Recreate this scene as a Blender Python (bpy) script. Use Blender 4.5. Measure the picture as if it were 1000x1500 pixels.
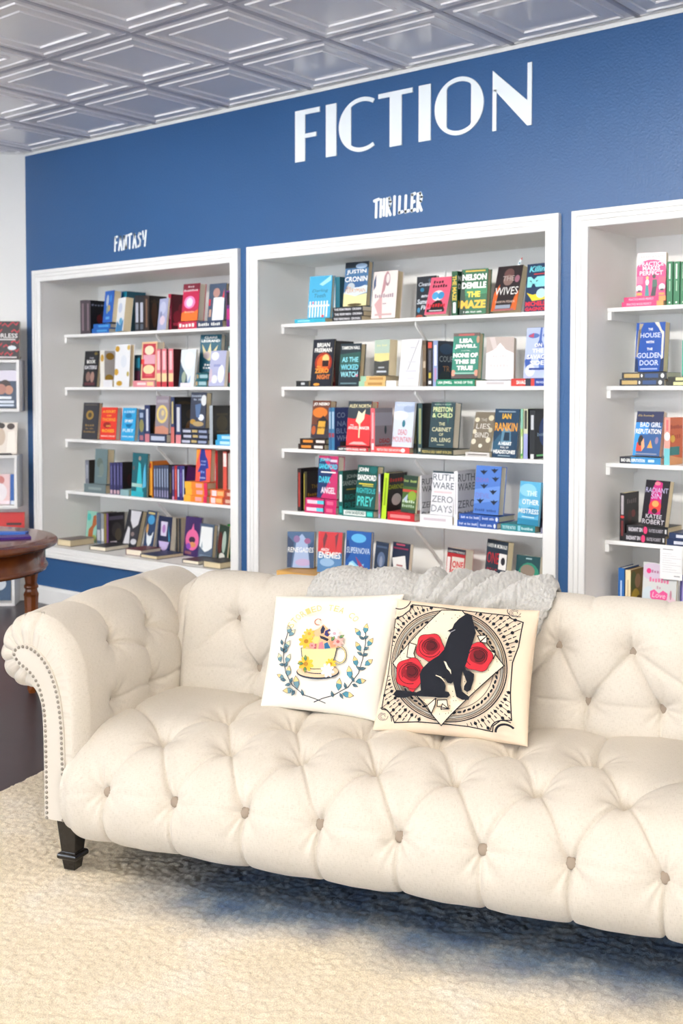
import bpy, bmesh, math, random
import numpy as np
from mathutils import Vector, Matrix
from mathutils.geometry import tessellate_polygon

for o in list(bpy.data.objects): bpy.data.objects.remove(o)
scene = bpy.context.scene
COL = scene.collection
rad = math.radians
random.seed(7); rng = np.random.default_rng(7)

# ------------------------------------------------------------------ camera
cam_d = bpy.data.cameras.new('camera'); cam = bpy.data.objects.new('camera', cam_d); COL.objects.link(cam)
cam_d.sensor_fit = 'HORIZONTAL'; cam_d.sensor_width = 36.0
cam_d.lens = 36.0 * 1679.57 / 1000.0
cam_d.shift_y = -(750.0 - 642.79) / 1000.0
yaw, pitch, roll = rad(39.7046), rad(2.3808), rad(0.0594)
fwd = Vector((-math.sin(yaw) * math.cos(pitch), math.cos(yaw) * math.cos(pitch), -math.sin(pitch)))
rgt = Vector((math.cos(yaw), math.sin(yaw), 0)); upv = rgt.cross(fwd)
r2 = rgt * math.cos(roll) + upv * math.sin(roll); u2 = -rgt * math.sin(roll) + upv * math.cos(roll)
m = Matrix((r2, u2, -fwd)).transposed().to_4x4(); m.translation = (0, -4.5715, 1.4107)
cam.matrix_world = m
cam_d.clip_start = .05; cam_d.clip_end = 60
cam_d.dof.use_dof = True; cam_d.dof.focus_distance = 3.15; cam_d.dof.aperture_fstop = 8.0
scene.camera = cam

# ------------------------------------------------------------------ light
world = bpy.data.worlds.new('world'); scene.world = world; world.use_nodes = True
bg = world.node_tree.nodes['Background']; bg.inputs[0].default_value = (.80, .88, 1.0, 1); bg.inputs[1].default_value = 1.6
def area(name, loc, rot, sx, sy, power, col):
    l = bpy.data.lights.new(name, 'AREA'); l.shape = 'RECTANGLE'; l.size = sx; l.size_y = sy; l.energy = power; l.color = col
    o = bpy.data.objects.new(name, l); COL.objects.link(o); o.location = loc; o.rotation_euler = rot
    return o
ROOM_X1, ROOM_Y0, CEIL = 3.2, -11.0, 2.988
# daylight entering through the three shopfront window bays behind the camera
for i, xc in enumerate((-5.2, -1.7, 1.7)):
    area('shopfront_daylight', (xc, ROOM_Y0 + .12, 1.45), (rad(-90), 0, 0), 3.1, 2.3, 680, (.95, .975, 1.0))
vs = scene.view_settings
vs.view_transform = 'Standard'; vs.look = 'None'; vs.exposure = 1.4; vs.gamma = 1.0; vs.use_curve_mapping = False

# ------------------------------------------------------------------ helpers
def lin(h):
    if not isinstance(h, str): return tuple(h)
    c = [int(h[i:i + 2], 16) / 255 for i in (0, 2, 4)]
    return tuple(v / 12.92 if v <= .04045 else ((v + .055) / 1.055) ** 2.4 for v in c)
MATS = {}
def mat(name, col, rough=.5, metal=0., spec=.5, bump=None, var=None, coat=0., sheen=0., coord='Object'):
    """bump = (scale, strength, distance); var = (scale, other colour, contrast)"""
    if name in MATS: return MATS[name]
    mt = bpy.data.materials.new(name); mt.use_nodes = True; MATS[name] = mt
    nt = mt.node_tree; b = nt.nodes['Principled BSDF']
    b.inputs['Base Color'].default_value = (*lin(col), 1); b.inputs['Roughness'].default_value = rough
    b.inputs['Metallic'].default_value = metal; b.inputs['Specular IOR Level'].default_value = spec
    b.inputs['Coat Weight'].default_value = coat; b.inputs['Sheen Weight'].default_value = sheen
    if bump or var: tc = nt.nodes.new('ShaderNodeTexCoord')
    if var:
        n = nt.nodes.new('ShaderNodeTexNoise'); n.inputs['Scale'].default_value = var[0]; n.inputs['Detail'].default_value = 4
        nt.links.new(tc.outputs[coord], n.inputs['Vector'])
        r = nt.nodes.new('ShaderNodeValToRGB'); c = var[2]
        r.color_ramp.elements[0].position = .5 - .5 * c; r.color_ramp.elements[1].position = .5 + .5 * c
        r.color_ramp.elements[0].color = (*lin(col), 1); r.color_ramp.elements[1].color = (*lin(var[1]), 1)
        nt.links.new(n.outputs['Fac'], r.inputs[0]); nt.links.new(r.outputs[0], b.inputs['Base Color'])
    if bump:
        n = nt.nodes.new('ShaderNodeTexNoise'); n.inputs['Scale'].default_value = bump[0]; n.inputs['Detail'].default_value = 3
        nt.links.new(tc.outputs[coord], n.inputs['Vector'])
        bp = nt.nodes.new('ShaderNodeBump'); bp.inputs['Strength'].default_value = bump[1]; bp.inputs['Distance'].default_value = bump[2]
        nt.links.new(n.outputs['Fac'], bp.inputs['Height']); nt.links.new(bp.outputs[0], b.inputs['Normal'])
    return mt
def cmat(h, rough=.42): return mat('print_' + h + ('' if rough == .42 else '_%d' % int(rough * 100)), h, rough)

def mesh(name, verts, faces, mats=None, midx=None, smooth=False):
    me = bpy.data.meshes.new(name)
    me.from_pydata([tuple(v) for v in verts], [], [tuple(f) for f in faces])
    for mm in (mats or []): me.materials.append(mm)
    if midx is not None: me.polygons.foreach_set('material_index', list(midx))
    if smooth: me.polygons.foreach_set('use_smooth', [True] * len(me.polygons))
    me.update(); return me
def obj(name, me, parent=None, loc=None):
    o = bpy.data.objects.new(name, me); COL.objects.link(o)
    if parent: o.parent = parent
    if loc is not None: o.location = loc
    return o
def tag(o, label, cat, group=None):
    o['label'] = label; o['category'] = cat
    if group: o['group'] = group
    return o
def thing(name, label, cat, loc=(0, 0, 0), rz=0, group=None):
    o = bpy.data.objects.new(name, None); COL.objects.link(o); o.location = loc; o.rotation_euler = (0, 0, rz)
    o.empty_display_size = .1
    return tag(o, label, cat, group)
def struct(name, me, parent=None):
    o = obj(name, me, parent); o['kind'] = 'structure'; return o
class MB:
    """collects simple solids into one mesh"""
    def __init__(s): s.v = []; s.f = []; s.mi = []
    def add(s, v, f, mi=0):
        n = len(s.v); s.v += [tuple(a) for a in v]; s.f += [tuple(i + n for i in q) for q in f]; s.mi += [mi] * len(f); return s
    def box(s, x0, y0, z0, x1, y1, z1, mi=0):
        v = [(x0, y0, z0), (x1, y0, z0), (x1, y1, z0), (x0, y1, z0), (x0, y0, z1), (x1, y0, z1), (x1, y1, z1), (x0, y1, z1)]
        return s.add(v, [(0, 3, 2, 1), (4, 5, 6, 7), (0, 1, 5, 4), (1, 2, 6, 5), (2, 3, 7, 6), (3, 0, 4, 7)], mi)
    def lathe(s, prof, c=(0, 0), n=32, mi=0):
        v = []; f = []
        for r, z in prof:
            for k in range(n): a = 2 * math.pi * k / n; v.append((c[0] + r * math.cos(a), c[1] + r * math.sin(a), z))
        for j in range(len(prof) - 1):
            for k in range(n): f.append((j * n + k, j * n + (k + 1) % n, (j + 1) * n + (k + 1) % n, (j + 1) * n + k))
        f.append(tuple(reversed(range(n)))); f.append(tuple((len(prof) - 1) * n + k for k in range(n)))
        return s.add(v, f, mi)
    def prism(s, poly, h0, h1, axis='z', mi=0):
        n = len(poly); P = {'z': lambda a, b, h: (a, b, h), 'y': lambda a, b, h: (a, h, b), 'x': lambda a, b, h: (h, a, b)}[axis]
        v = [P(a, b, h0) for a, b in poly] + [P(a, b, h1) for a, b in poly]
        tri = tessellate_polygon([[Vector((a, b, 0)) for a, b in poly]])
        f = [tuple(t) for t in tri] + [tuple(n + i for i in reversed(t)) for t in tri] + [(k, (k + 1) % n, n + (k + 1) % n, n + k) for k in range(n)]
        return s.add(v, f, mi)
    def mesh(s, name, mats, smooth=False):
        me = mesh(name, s.v, s.f, mats, s.mi, smooth)
        bm = bmesh.new(); bm.from_mesh(me); bmesh.ops.recalc_face_normals(bm, faces=bm.faces); bm.to_mesh(me); bm.free()
        return me
def bevel(o, w=.003, seg=2):
    md = o.modifiers.new('bevel', 'BEVEL'); md.width = w; md.segments = seg; md.limit_method = 'ANGLE'; md.angle_limit = rad(40)
def grid_mesh(name, P, mats, smooth=True, uv=None, close_u=False):
    """P: array (n, m, 3)"""
    n, mm = P.shape[:2]
    idx = np.arange(n * mm).reshape(n, mm)
    a = idx[:-1, :-1].ravel(); b = idx[1:, :-1].ravel(); c = idx[1:, 1:].ravel(); d = idx[:-1, 1:].ravel()
    F = np.stack([a, b, c, d], 1)
    me = bpy.data.meshes.new(name)
    me.vertices.add(n * mm); me.vertices.foreach_set('co', P.reshape(-1).astype(np.float32))
    me.loops.add(F.size); me.loops.foreach_set('vertex_index', F.ravel().astype(np.int32))
    me.polygons.add(len(F)); me.polygons.foreach_set('loop_start', np.arange(0, F.size, 4, dtype=np.int32))
    me.polygons.foreach_set('loop_total', np.full(len(F), 4, dtype=np.int32))
    me.update(calc_edges=True); me.validate()
    if uv is not None:
        l = me.uv_layers.new(name='UVMap'); l.data.foreach_set('uv', uv.reshape(-1, 2)[F.ravel()].ravel().astype(np.float32))
    for k in mats: me.materials.append(k)
    me.polygons.foreach_set('use_smooth', [smooth] * len(me.polygons))
    return me
def catmull(pts, n):
    p = np.array(pts, float); k = len(p)
    q = np.vstack([2 * p[0] - p[1], p, 2 * p[-1] - p[-2]])
    t = np.linspace(0, k - 1 - 1e-9, n); i = t.astype(int); u = (t - i)[:, None]
    a, b, c, d = q[i], q[i + 1], q[i + 2], q[i + 3]
    return .5 * ((2 * b) + (-a + c) * u + (2 * a - 5 * b + 4 * c - d) * u ** 2 + (-a + 3 * b - 3 * c + d) * u ** 3)
def resample(pts, n):
    d = np.r_[0, np.cumsum(np.linalg.norm(np.diff(pts, axis=0), axis=1))]
    t = np.linspace(0, d[-1], n)
    return np.stack([np.interp(t, d, pts[:, k]) for k in range(pts.shape[1])], 1), t
def sstep(x, a, b): t = np.clip((x - a) / (b - a), 0, 1); return t * t * (3 - 2 * t)

TEXTS = {}
def text2d(s, bold=0., ital=0.):
    k = (s, bold, ital)
    if k not in TEXTS:
        cu = bpy.data.curves.new('txt', 'FONT'); cu.body = s; cu.size = 1; cu.resolution_u = 2; cu.offset = bold; cu.shear = ital; cu.fill_mode = 'FRONT'
        o = bpy.data.objects.new('txt', cu); COL.objects.link(o)
        me = bpy.data.meshes.new_from_object(o)
        v = np.array([[p.co.x, p.co.y] for p in me.vertices]).reshape(-1, 2); f = [tuple(p.vertices) for p in me.polygons]
        bpy.data.objects.remove(o); bpy.data.curves.remove(cu); bpy.data.meshes.remove(me)
        lo, hi = v.min(0), v.max(0); TEXTS[k] = ((v - lo) / np.maximum(hi - lo, 1e-6), f, hi - lo)
    return TEXTS[k]
class Print:
    """flat printed artwork laid on a surface through a mapping (a, b, layer) -> xyz"""
    def __init__(s, fn, maxlen=None, rough=.42): s.fn = fn; s.rough = rough; s.v = []; s.f = []; s.mi = []; s.mats = []; s.n = 0; s.maxlen = maxlen
    def m(s, c):
        mt = c if not isinstance(c, str) else cmat(c, s.rough)
        if mt not in s.mats: s.mats.append(mt)
        return s.mats.index(mt)
    def tris(s, pts, tri, c):
        s.n += 1; mi = s.m(c)
        if s.maxlen:
            out = []; st = [tuple(np.array(pts[i], float) for i in t) for t in tri]
            while st:
                a, b, d = st.pop(); L = [np.hypot(*(b - a)), np.hypot(*(d - b)), np.hypot(*(a - d))]; k = int(np.argmax(L))
                if L[k] < s.maxlen: out.append((a, b, d)); continue
                if k == 0: mm = (a + b) / 2; st += [(a, mm, d), (mm, b, d)]
                elif k == 1: mm = (b + d) / 2; st += [(a, b, mm), (a, mm, d)]
                else: mm = (a + d) / 2; st += [(a, b, mm), (mm, b, d)]
            pts = [p for t in out for p in t]; tri = [(3 * i, 3 * i + 1, 3 * i + 2) for i in range(len(out))]
        n0 = len(s.v); s.v += [s.fn(p[0], p[1], s.n) for p in pts]
        s.f += [tuple(n0 + i for i in t) for t in tri]; s.mi += [mi] * len(tri)
    def poly(s, pts, c): s.tris(pts, tessellate_polygon([[Vector((p[0], p[1], 0)) for p in pts]]), c)
    def rect(s, x0, y0, x1, y1, c): s.tris([(x0, y0), (x1, y0), (x1, y1), (x0, y1)], [(0, 1, 2), (0, 2, 3)], c)
    def ell(s, x, y, rx, ry, c, n=20, rot=0):
        cr, sr = math.cos(rot), math.sin(rot); pts = [(x, y)]
        for k in range(n):
            a = 2 * math.pi * k / n; e, g = rx * math.cos(a), ry * math.sin(a); pts.append((x + e * cr - g * sr, y + e * sr + g * cr))
        s.tris(pts, [(0, 1 + k, 1 + (k + 1) % n) for k in range(n)], c)
    def ring(s, x, y, rx, ry, w, c, n=64, a0=0, a1=2 * math.pi):
        pts = []; 
        for k in range(n + 1):
            a = a0 + (a1 - a0) * k / n
            pts += [(x + rx * math.cos(a), y + ry * math.sin(a)), (x + (rx - w) * math.cos(a), y + (ry - w) * math.sin(a))]
        s.tris(pts, [t for k in range(n) for t in ((2 * k, 2 * k + 2, 2 * k + 1), (2 * k + 1, 2 * k + 2, 2 * k + 3))], c)
    def line(s, P, w, c, closed=False):
        P = [np.array(p, float) for p in P]
        if closed: P = P + [P[0]]
        pts = []; tri = []
        for a, b in zip(P[:-1], P[1:]):
            d = b - a; L = np.hypot(*d)
            if L < 1e-9: continue
            d = d / L; nn = np.array([-d[1], d[0]]) * w / 2; e = d * w * .3; k = len(pts)
            pts += [a - e + nn, a - e - nn, b + e - nn, b + e + nn]; tri += [(k, k + 1, k + 2), (k, k + 2, k + 3)]
        s.tris(pts, tri, c)
    def text(s, t, cx, cy, h, w, c, bold=0., ital=0., flip=False):
        v, f, _ = text2d(t, bold, ital)
        if not len(f): return
        pts = [(cx + (p[0] - .5) * w, cy + (p[1] - .5) * h) for p in v]
        tri = [t3 for q in f for t3 in ([(q[0], q[i], q[i + 1]) for i in range(1, len(q) - 1)])]
        s.tris(pts, tri, c)
    def obj(s, name, parent):
        if not s.f: return None
        return obj(name, mesh(name, s.v, s.f, s.mats, s.mi), parent)

# ------------------------------------------------------------------ materials
def blue_wall_mat():
    mt = mat('blue_wall_paint', '2c588a', .36, spec=.5, bump=(95, .35, .004))
    return mt
M_BLUE = blue_wall_mat()
M_WHITE_WALL = mat('white_wall_paint', 'eeeeec', .55, bump=(95, .2, .003))
M_TRIM = mat('white_trim_paint', 'e9e9e8', .32)
M_NICHE = mat('niche_paint', 'f6f5f2', .5, bump=(90, .12, .002))
M_SHELF = mat('shelf_paint', 'f4f4f3', .35)
M_TILE = mat('ceiling_vinyl', 'f6f5f8', .17, spec=.6)
M_GRID = mat('ceiling_grid', 'b4b4be', .4)
M_CEIL = mat('ceiling_slab', '9a9aa2', .8)
M_FLOOR = mat('floor_dark', '3a3238', .32, var=(3, '453b40', .5), bump=(30, .05, .002))
M_PAGES = mat('page_edges', 'd9c9a6', .8, bump=(300, .3, .001))
M_PAGES2 = mat('page_edges_pale', 'e8dfcc', .8, bump=(300, .3, .001))
M_GOLDWOOD = mat('pine_wood', 'dcae66', .5, var=(12, 'c8964c', .7))

# ------------------------------------------------------------------ room shell
CX = -6.53                                    # corner of the blue wall and the angled white wall
NICHES = [(-6.362, -4.600), (-4.384, -2.602), (-2.391, -.61)]
Z_SILL, Z_TOP, DEPTH, SHELF_Y = .3868, 2.127, .467, .177
SHELF_Z = [1.7861, 1.4352, 1.0882, .7386]
AW = Vector((-math.sqrt(.5), -math.sqrt(.5), 0)); AN = Vector((math.sqrt(.5), -math.sqrt(.5), 0))
b = MB(); b.prism([(-9.7, .6), (ROOM_X1, .6), (ROOM_X1, ROOM_Y0), (-9.7, ROOM_Y0)], -.12, 0)
struct('floor', b.mesh('floor', [M_FLOOR]))
b = MB(); G = .0205; xs = [CX] + [x for n in NICHES for x in (n[0] - G, n[1] + G)] + [ROOM_X1]
b.box(CX, 0, 0, ROOM_X1, .12, Z_SILL - G); b.box(CX, 0, Z_TOP + G, ROOM_X1, .12, CEIL + .05)
for k in range(0, len(xs), 2): b.box(xs[k], 0, Z_SILL - G, xs[k + 1], .12, Z_TOP + G)
struct('wall_back', b.mesh('wall_back', [M_BLUE]))
b = MB(); e = Vector((CX, 0, 0)) + AW * 4.2; ob = -AN * .12
b.prism([(CX, 0), (e.x, e.y), (e.x + ob.x, e.y + ob.y), (CX + ob.x, ob.y), (CX, .12)], 0, CEIL + .05)
struct('wall_angled', b.mesh('wall_angled', [M_WHITE_WALL]))
b = MB(); b.box(e.x - .12, ROOM_Y0, 0, e.x, e.y, CEIL + .05); struct('wall_left', b.mesh('wall_left', [M_WHITE_WALL]))
M_FRAME = mat('shopfront_aluminium', '8a8d90', .35, metal=.6)
b = MB(); b.box(e.x - .12, ROOM_Y0 - .12, 0, ROOM_X1 + .12, ROOM_Y0, .25); b.box(e.x - .12, ROOM_Y0 - .12, 2.65, ROOM_X1 + .12, ROOM_Y0, CEIL + .05)
for x in (e.x - .12, -6.95, -3.55, -.05, ROOM_X1 - .05): b.box(x, ROOM_Y0 - .12, .25, x + (2.4 if x < -8 else .2), ROOM_Y0, 2.65)
struct('wall_front', b.mesh('wall_front', [M_WHITE_WALL]))
b = MB(); b.box(ROOM_X1, ROOM_Y0, 0, ROOM_X1 + .12, .12, CEIL + .05)
struct('wall_right', b.mesh('wall_right', [M_WHITE_WALL]))
for i, (x0, x1) in enumerate(((-6.75, -3.55), (-3.35, -.05), (.15, ROOM_X1 - .05))):
    b = MB()
    for x in (x0, (x0 + x1) / 2 - .025, x1 - .05): b.box(x, ROOM_Y0 - .08, .25, x + .05, ROOM_Y0 - .02, 2.65)
    for z in (.25, 2.6): b.box(x0, ROOM_Y0 - .08, z, x1, ROOM_Y0 - .02, z + .05)
    struct('window_%d' % (i + 1), b.mesh('window_frame', [M_FRAME]))
# baseboard under the bookcases
b = MB(); b.prism([(0, 0), (-.016, 0), (-.016, .095), (-.010, .108), (0, .114)], CX, ROOM_X1, 'x'); struct('baseboard_back', b.mesh('baseboard', [M_TRIM]))
b = MB(); q0 = Vector((CX, 0, 0)); q1 = q0 + AW * 4.2
b.prism([(q0.x, q0.y), (q1.x, q1.y), (q1.x + AN.x * .016, q1.y + AN.y * .016), (q0.x + AN.x * .016, q0.y + AN.y * .016)], 0, .11)
struct('baseboard_angled', b.mesh('baseboard', [M_TRIM]))

# ------------------------------------------------------------------ ceiling: slab, vinyl tiles, grid
b = MB(); b.box(-9.8, ROOM_Y0 - .12, CEIL + .03, ROOM_X1 + .12, .6, CEIL + .13)
ceiling = struct('ceiling', b.mesh('ceiling', [M_CEIL]))
T = .61
prof = [(.293, 0), (.258, 0), (.2575, -.004), (.2555, -.0065), (.252, -.007), (.2485, -.0065), (.2465, -.004), (.246, .001), (.186, .001),
        (.1855, -.003), (.1835, -.0055), (.180, -.006), (.1765, -.0055), (.1745, -.003), (.174, .003)]
v = []; f = []
for r, z in prof: v += [(-r, -r, z), (r, -r, z), (r, r, z), (-r, r, z)]
for j in range(len(prof) - 1):
    for k in range(4): f.append((4 * j + k, 4 * j + 4 + k, 4 * j + 4 + (k + 1) % 4, 4 * j + (k + 1) % 4))
n = 4 * (len(prof) - 1); f.append((n, n + 3, n + 2, n + 1))
tile_me = mesh('ceiling_tile', v, f, [M_TILE])
bar_x = MB().prism([(-.012, -.003), (.012, -.003), (.012, .02), (-.012, .02)], 0, 12.9, 'x').mesh('grid_bar', [M_GRID])
bar_y = MB().prism([(-.012, -.004), (.012, -.004), (.012, .02), (-.012, .02)], 0, T * 9, 'y').mesh('grid_bar', [M_GRID])
T0 = -4.6062 - T * 8
# ceiling cells that hold an added light panel instead of a tile
FILL_LIGHTS = [(17, 3, 'added warm square ceiling light panel near the plain end wall'), (6, 5, 'added warm square ceiling light panel above the round mahogany table'), (12, 6, 'added warm square ceiling light panel over the front of the rug'),
          (14, 6, 'added warm square ceiling light panel above the rug end farthest from the table'), (17, 7, 'added warm square ceiling light panel beside the plain side wall'), (8, 8, 'added warm square ceiling light panel towards the shopfront')]
for i in range(21):
    obj('grid_bar', bar_y, ceiling, (T0 + T * i, -T * 9, CEIL))
    for j in range(9):
        c = Vector((T0 + T * (i + .5), -T * (j + .5), CEIL))
        if (i, j) in [q[:2] for q in FILL_LIGHTS]: continue
        if (c - Vector((CX, 0, 0))).dot(AN) < -.42: continue
        obj('ceiling_tile', tile_me, ceiling, c)
for j in range(10): obj('grid_bar', bar_x, ceiling, (T0, -T * j, CEIL))
b = MB().prism([(0, -.022), (-.004, -.022), (-.004, -.004), (-.022, -.004), (-.022, 0), (0, 0)], CX, ROOM_X1, 'x')
struct('trim_1', b.mesh('wall_angle', [M_TRIM])).location = (0, 0, CEIL)
b = MB()
b.prism([(q0.x, q0.y), (q1.x, q1.y), (q1.x + AN.x * .02, q1.y + AN.y * .02), (q0.x + AN.x * .02, q0.y + AN.y * .02)], CEIL - .008, CEIL + .002)
struct('trim_2', b.mesh('wall_angle', [M_TRIM]))
# unseen warm ceiling panels, added to brighten the seating area and rug
M_GLOW = bpy.data.materials.new('fill_panel_glow'); M_GLOW.use_nodes = True
em = M_GLOW.node_tree.nodes['Principled BSDF']; em.inputs['Emission Color'].default_value = (1.0, .89, .74, 1); em.inputs['Emission Strength'].default_value = 16.0
em.inputs['Base Color'].default_value = (.9, .88, .8, 1)
panel_f = MB()
for a in ((-.3, -.3, .3, -.27), (-.3, .27, .3, .3), (-.3, -.27, -.27, .27), (.27, -.27, .3, .27)): panel_f.box(a[0], a[1], -.03, a[2], a[3], .02)
panel_f = panel_f.mesh('panel_frame', [M_TRIM]); panel_d = MB().box(-.27, -.27, -.015, .27, .27, .015).mesh('diffuser', [M_GLOW])
for i, j, lab in FILL_LIGHTS:
    t = thing('added_ceiling_light', lab, 'light', (T0 + T * (i + .5), -T * (j + .5), CEIL), 0, 'added warm white ceiling light panels')
    obj('frame', panel_f, t); obj('diffuser', panel_d, t)

# track lighting added to brighten the bookcases (outside the view, above and in front of the sofa)
M_TRACK = mat('track_white', 'e8e8e8', .4)
M_LENS = bpy.data.materials.new('added_lamp_lens'); M_LENS.use_nodes = True
q_ = M_LENS.node_tree.nodes['Principled BSDF']; q_.inputs['Emission Color'].default_value = (1, .97, .92, 1); q_.inputs['Emission Strength'].default_value = 5
tk = thing('added_light_track', 'added white ceiling light track running along the bookcase wall', 'track', (0, -3.65, CEIL))
obj('rail', MB().box(-6.6, -.018, -.03, -.2, .018, -.004).mesh('rail', [M_TRACK]), tk)
head_me = MB().lathe([(.02, .10), (.045, .095), (.05, .08), (.05, -.05), (.046, -.05), (.044, -.03)], n=24).mesh('housing', [M_TRACK], True)
lens_me = MB().lathe([(.001, -.034), (.043, -.034), (.043, -.030), (.001, -.030)], n=24).mesh('lens', [M_LENS])
stem_me = MB().lathe([(.008, 0), (.008, .12)], n=10).mesh('stem', [M_TRACK])
TRACK_POWER = 48
for k, (x, tx, wh) in enumerate(((-5.9, -5.9, 'dusty mauve spines of the fantasy bookcase'), (-5.0, -5.0, 'golden flower cover of the fantasy bookcase'), (-4.1, -4.0, 'turquoise picket fence cover'), (-3.2, -3.1, 'emerald green covers of the thriller bookcase'), (-2.2, -2.1, 'pink couple paperback of the signless bookcase'), (-1.2, -1.0, 'empty end of the signless bookcase'))):
    t = thing('added_track_lamp', 'added white track lamp aimed at the ' + wh, 'lamp', (x, -3.65, CEIL - .15), 0, 'added track lamps facing the bookcases')
    d = Vector((tx, .2, 1.45)) - Vector((x, -3.65, CEIL - .15))
    q = d.to_track_quat('-Z', 'Y')
    obj('stem', stem_me, t)
    for nm, me in (('housing', head_me), ('lens', lens_me)):
        o = obj(nm, me, t); o.rotation_mode = 'QUATERNION'; o.rotation_quaternion = q
    l = bpy.data.lights.new('fill_spot', 'SPOT'); l.energy = TRACK_POWER; l.color = (1, .975, .94); l.spot_size = rad(62); l.spot_blend = .7; l.shadow_soft_size = .12
    o = bpy.data.objects.new('fill_spot', l); COL.objects.link(o); o.parent = t; o.rotation_mode = 'QUATERNION'; o.rotation_quaternion = q; o.location = d.normalized() * .07

# ------------------------------------------------------------------ built-in bookcases
def make_bookcase(x0, x1, label, std):
    t = thing('built_in_bookcase', label, 'bookcase', (x0, 0, 0))
    w = x1 - x0; D = DEPTH
    obj('back_panel', MB().box(-.02, D, Z_SILL - .03, w + .02, D + .02, Z_TOP + .03).mesh('back_panel', [M_NICHE]), t)
    obj('side_panel', MB().box(-.02, .001, Z_SILL - .02, 0, D, Z_TOP + .02).mesh('side_panel', [M_NICHE]), t)
    obj('side_panel', MB().box(w, .001, Z_SILL - .02, w + .02, D, Z_TOP + .02).mesh('side_panel', [M_NICHE]), t)
    obj('top_panel', MB().box(0, .001, Z_TOP, w, D, Z_TOP + .02).mesh('top_panel', [M_NICHE]), t)
    obj('ledge', MB().box(0, -.012, Z_SILL - .02, w, D, Z_SILL).mesh('ledge', [M_SHELF]), t)
    # picture-frame casing with stepped profile, mitred at the corners
    pr = [(.0, 0), (.0, .012), (.004, .015), (.028, .015), (.031, .020), (.048, .020), (.051, .026), (.072, .026), (.074, .024), (.074, 0)]
    v = []; f = []
    for d, p in pr: v += [(-d, -p, Z_SILL - d), (w + d, -p, Z_SILL - d), (w + d, -p, Z_TOP + d), (-d, -p, Z_TOP + d)]
    for j in range(len(pr) - 1):
        for k in range(4): f.append((4 * j + k, 4 * j + (k + 1) % 4, 4 * j + 4 + (k + 1) % 4, 4 * j + 4 + k))
    me = mesh('casing', v, f, [M_TRIM]); bm = bmesh.new(); bm.from_mesh(me); bmesh.ops.recalc_face_normals(bm, faces=bm.faces); bm.to_mesh(me); bm.free()
    obj('casing', me, t)
    sh = MB().box(0.001, SHELF_Y, -.019, w - .001, D - .002, 0).mesh('shelf', [M_SHELF])
    cl = MB().box(0.001, SHELF_Y + .004, -.055, .02, D - .002, -.0195).mesh('cleat', [M_SHELF])
    br = MB().add([(std - .004, SHELF_Y + .03, -.0195), (std + .004, SHELF_Y + .03, -.0195), (std + .004, SHELF_Y + .03, -.04), (std - .004, SHELF_Y + .03, -.04),
                   (std - .004, D - .012, -.24), (std + .004, D - .012, -.24), (std + .004, D - .012, -.265), (std - .004, D - .012, -.265)],
                  [(0, 1, 2, 3), (7, 6, 5, 4), (0, 4, 5, 1), (1, 5, 6, 2), (2, 6, 7, 3), (3, 7, 4, 0)]).mesh('brace', [M_SHELF])
    for z in SHELF_Z:
        s = obj('shelf', sh, t, (0, 0, z)); bevel(s, .003)
        obj('cleat', cl, s); obj('cleat', cl, s, (w - .021, 0, 0)); obj('brace', br, s)
    obj('bracket_rail', MB().box(std - .009, D - .012, .46, std + .009, D - .001, Z_TOP - .08).mesh('bracket_rail', [M_SHELF]), t)
    return t
make_bookcase(*NICHES[0], 'white built-in bookcase below the small fantasy sign', .892)
make_bookcase(*NICHES[1], 'white built-in bookcase below the thriller sign', .908)
make_bookcase(*NICHES[2], 'white built-in bookcase without a sign, holding pink and green books', .9)

# ------------------------------------------------------------------ wall lettering
M_SIGN = mat('sign_white', 'e9f0f4', .5)
sign = thing('wall_lettering', 'large white art deco letters reading FICTION on blue wall', 'sign', (-4.113, 0, 2.62))
def letter(parts):
    b = MB()
    for p in parts: b.prism([(x + 4.113, z - 2.62) for x, z in p], -.006, -.0004, 'y')
    obj('letter', b.mesh('letter', [M_SIGN]), sign)
def rc(x0, z0, x1, z1): return [(x0, z0), (x1, z0), (x1, z1), (x0, z1)]
letter([rc(-4.113, 2.622, -4.043, 2.890), rc(-4.043, 2.864, -3.941, 2.890), rc(-4.043, 2.742, -3.965, 2.764)])
letter([rc(-3.899, 2.622, -3.828, 2.890)])
def arc_letter(cx, rx, a0, a1, il, ir, tk=.021, cz=2.757, rz=.136, n=44):
    out = []; inn = []
    for k in range(n + 1):
        a = a0 + (a1 - a0) * k / n; c, s_ = math.cos(a), math.sin(a)
        out.append((cx + rx * c, cz + rz * s_))
        ex = min(max((rx - tk) * c, il), ir); zmax = (rz - tk) * math.sqrt(max(0, 1 - (ex / (rx - tk)) ** 2))
        inn.append((cx + ex, cz + max(-zmax, min(zmax, (rz - tk) * s_))))
    return [[out[k], out[k + 1], inn[k + 1], inn[k]] for k in range(n)]
letter(arc_letter(-3.66, .152, rad(58), rad(302), -.071, 9))
letter([rc(-3.555, 2.866, -3.344, 2.889), rc(-3.484, 2.620, -3.410, 2.866)])
letter([rc(-3.307, 2.620, -3.236, 2.889)])
letter(arc_letter(-3.074, .139, 0, rad(360), -.069, .069))
letter([rc(-2.887, 2.612, -2.866, 2.800), [(-2.887, 2.800), (-2.866, 2.787), (-2.703, 2.612), (-2.703, 2.725), (-2.887, 2.889)], rc(-2.703, 2.612, -2.680, 2.892)])
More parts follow.
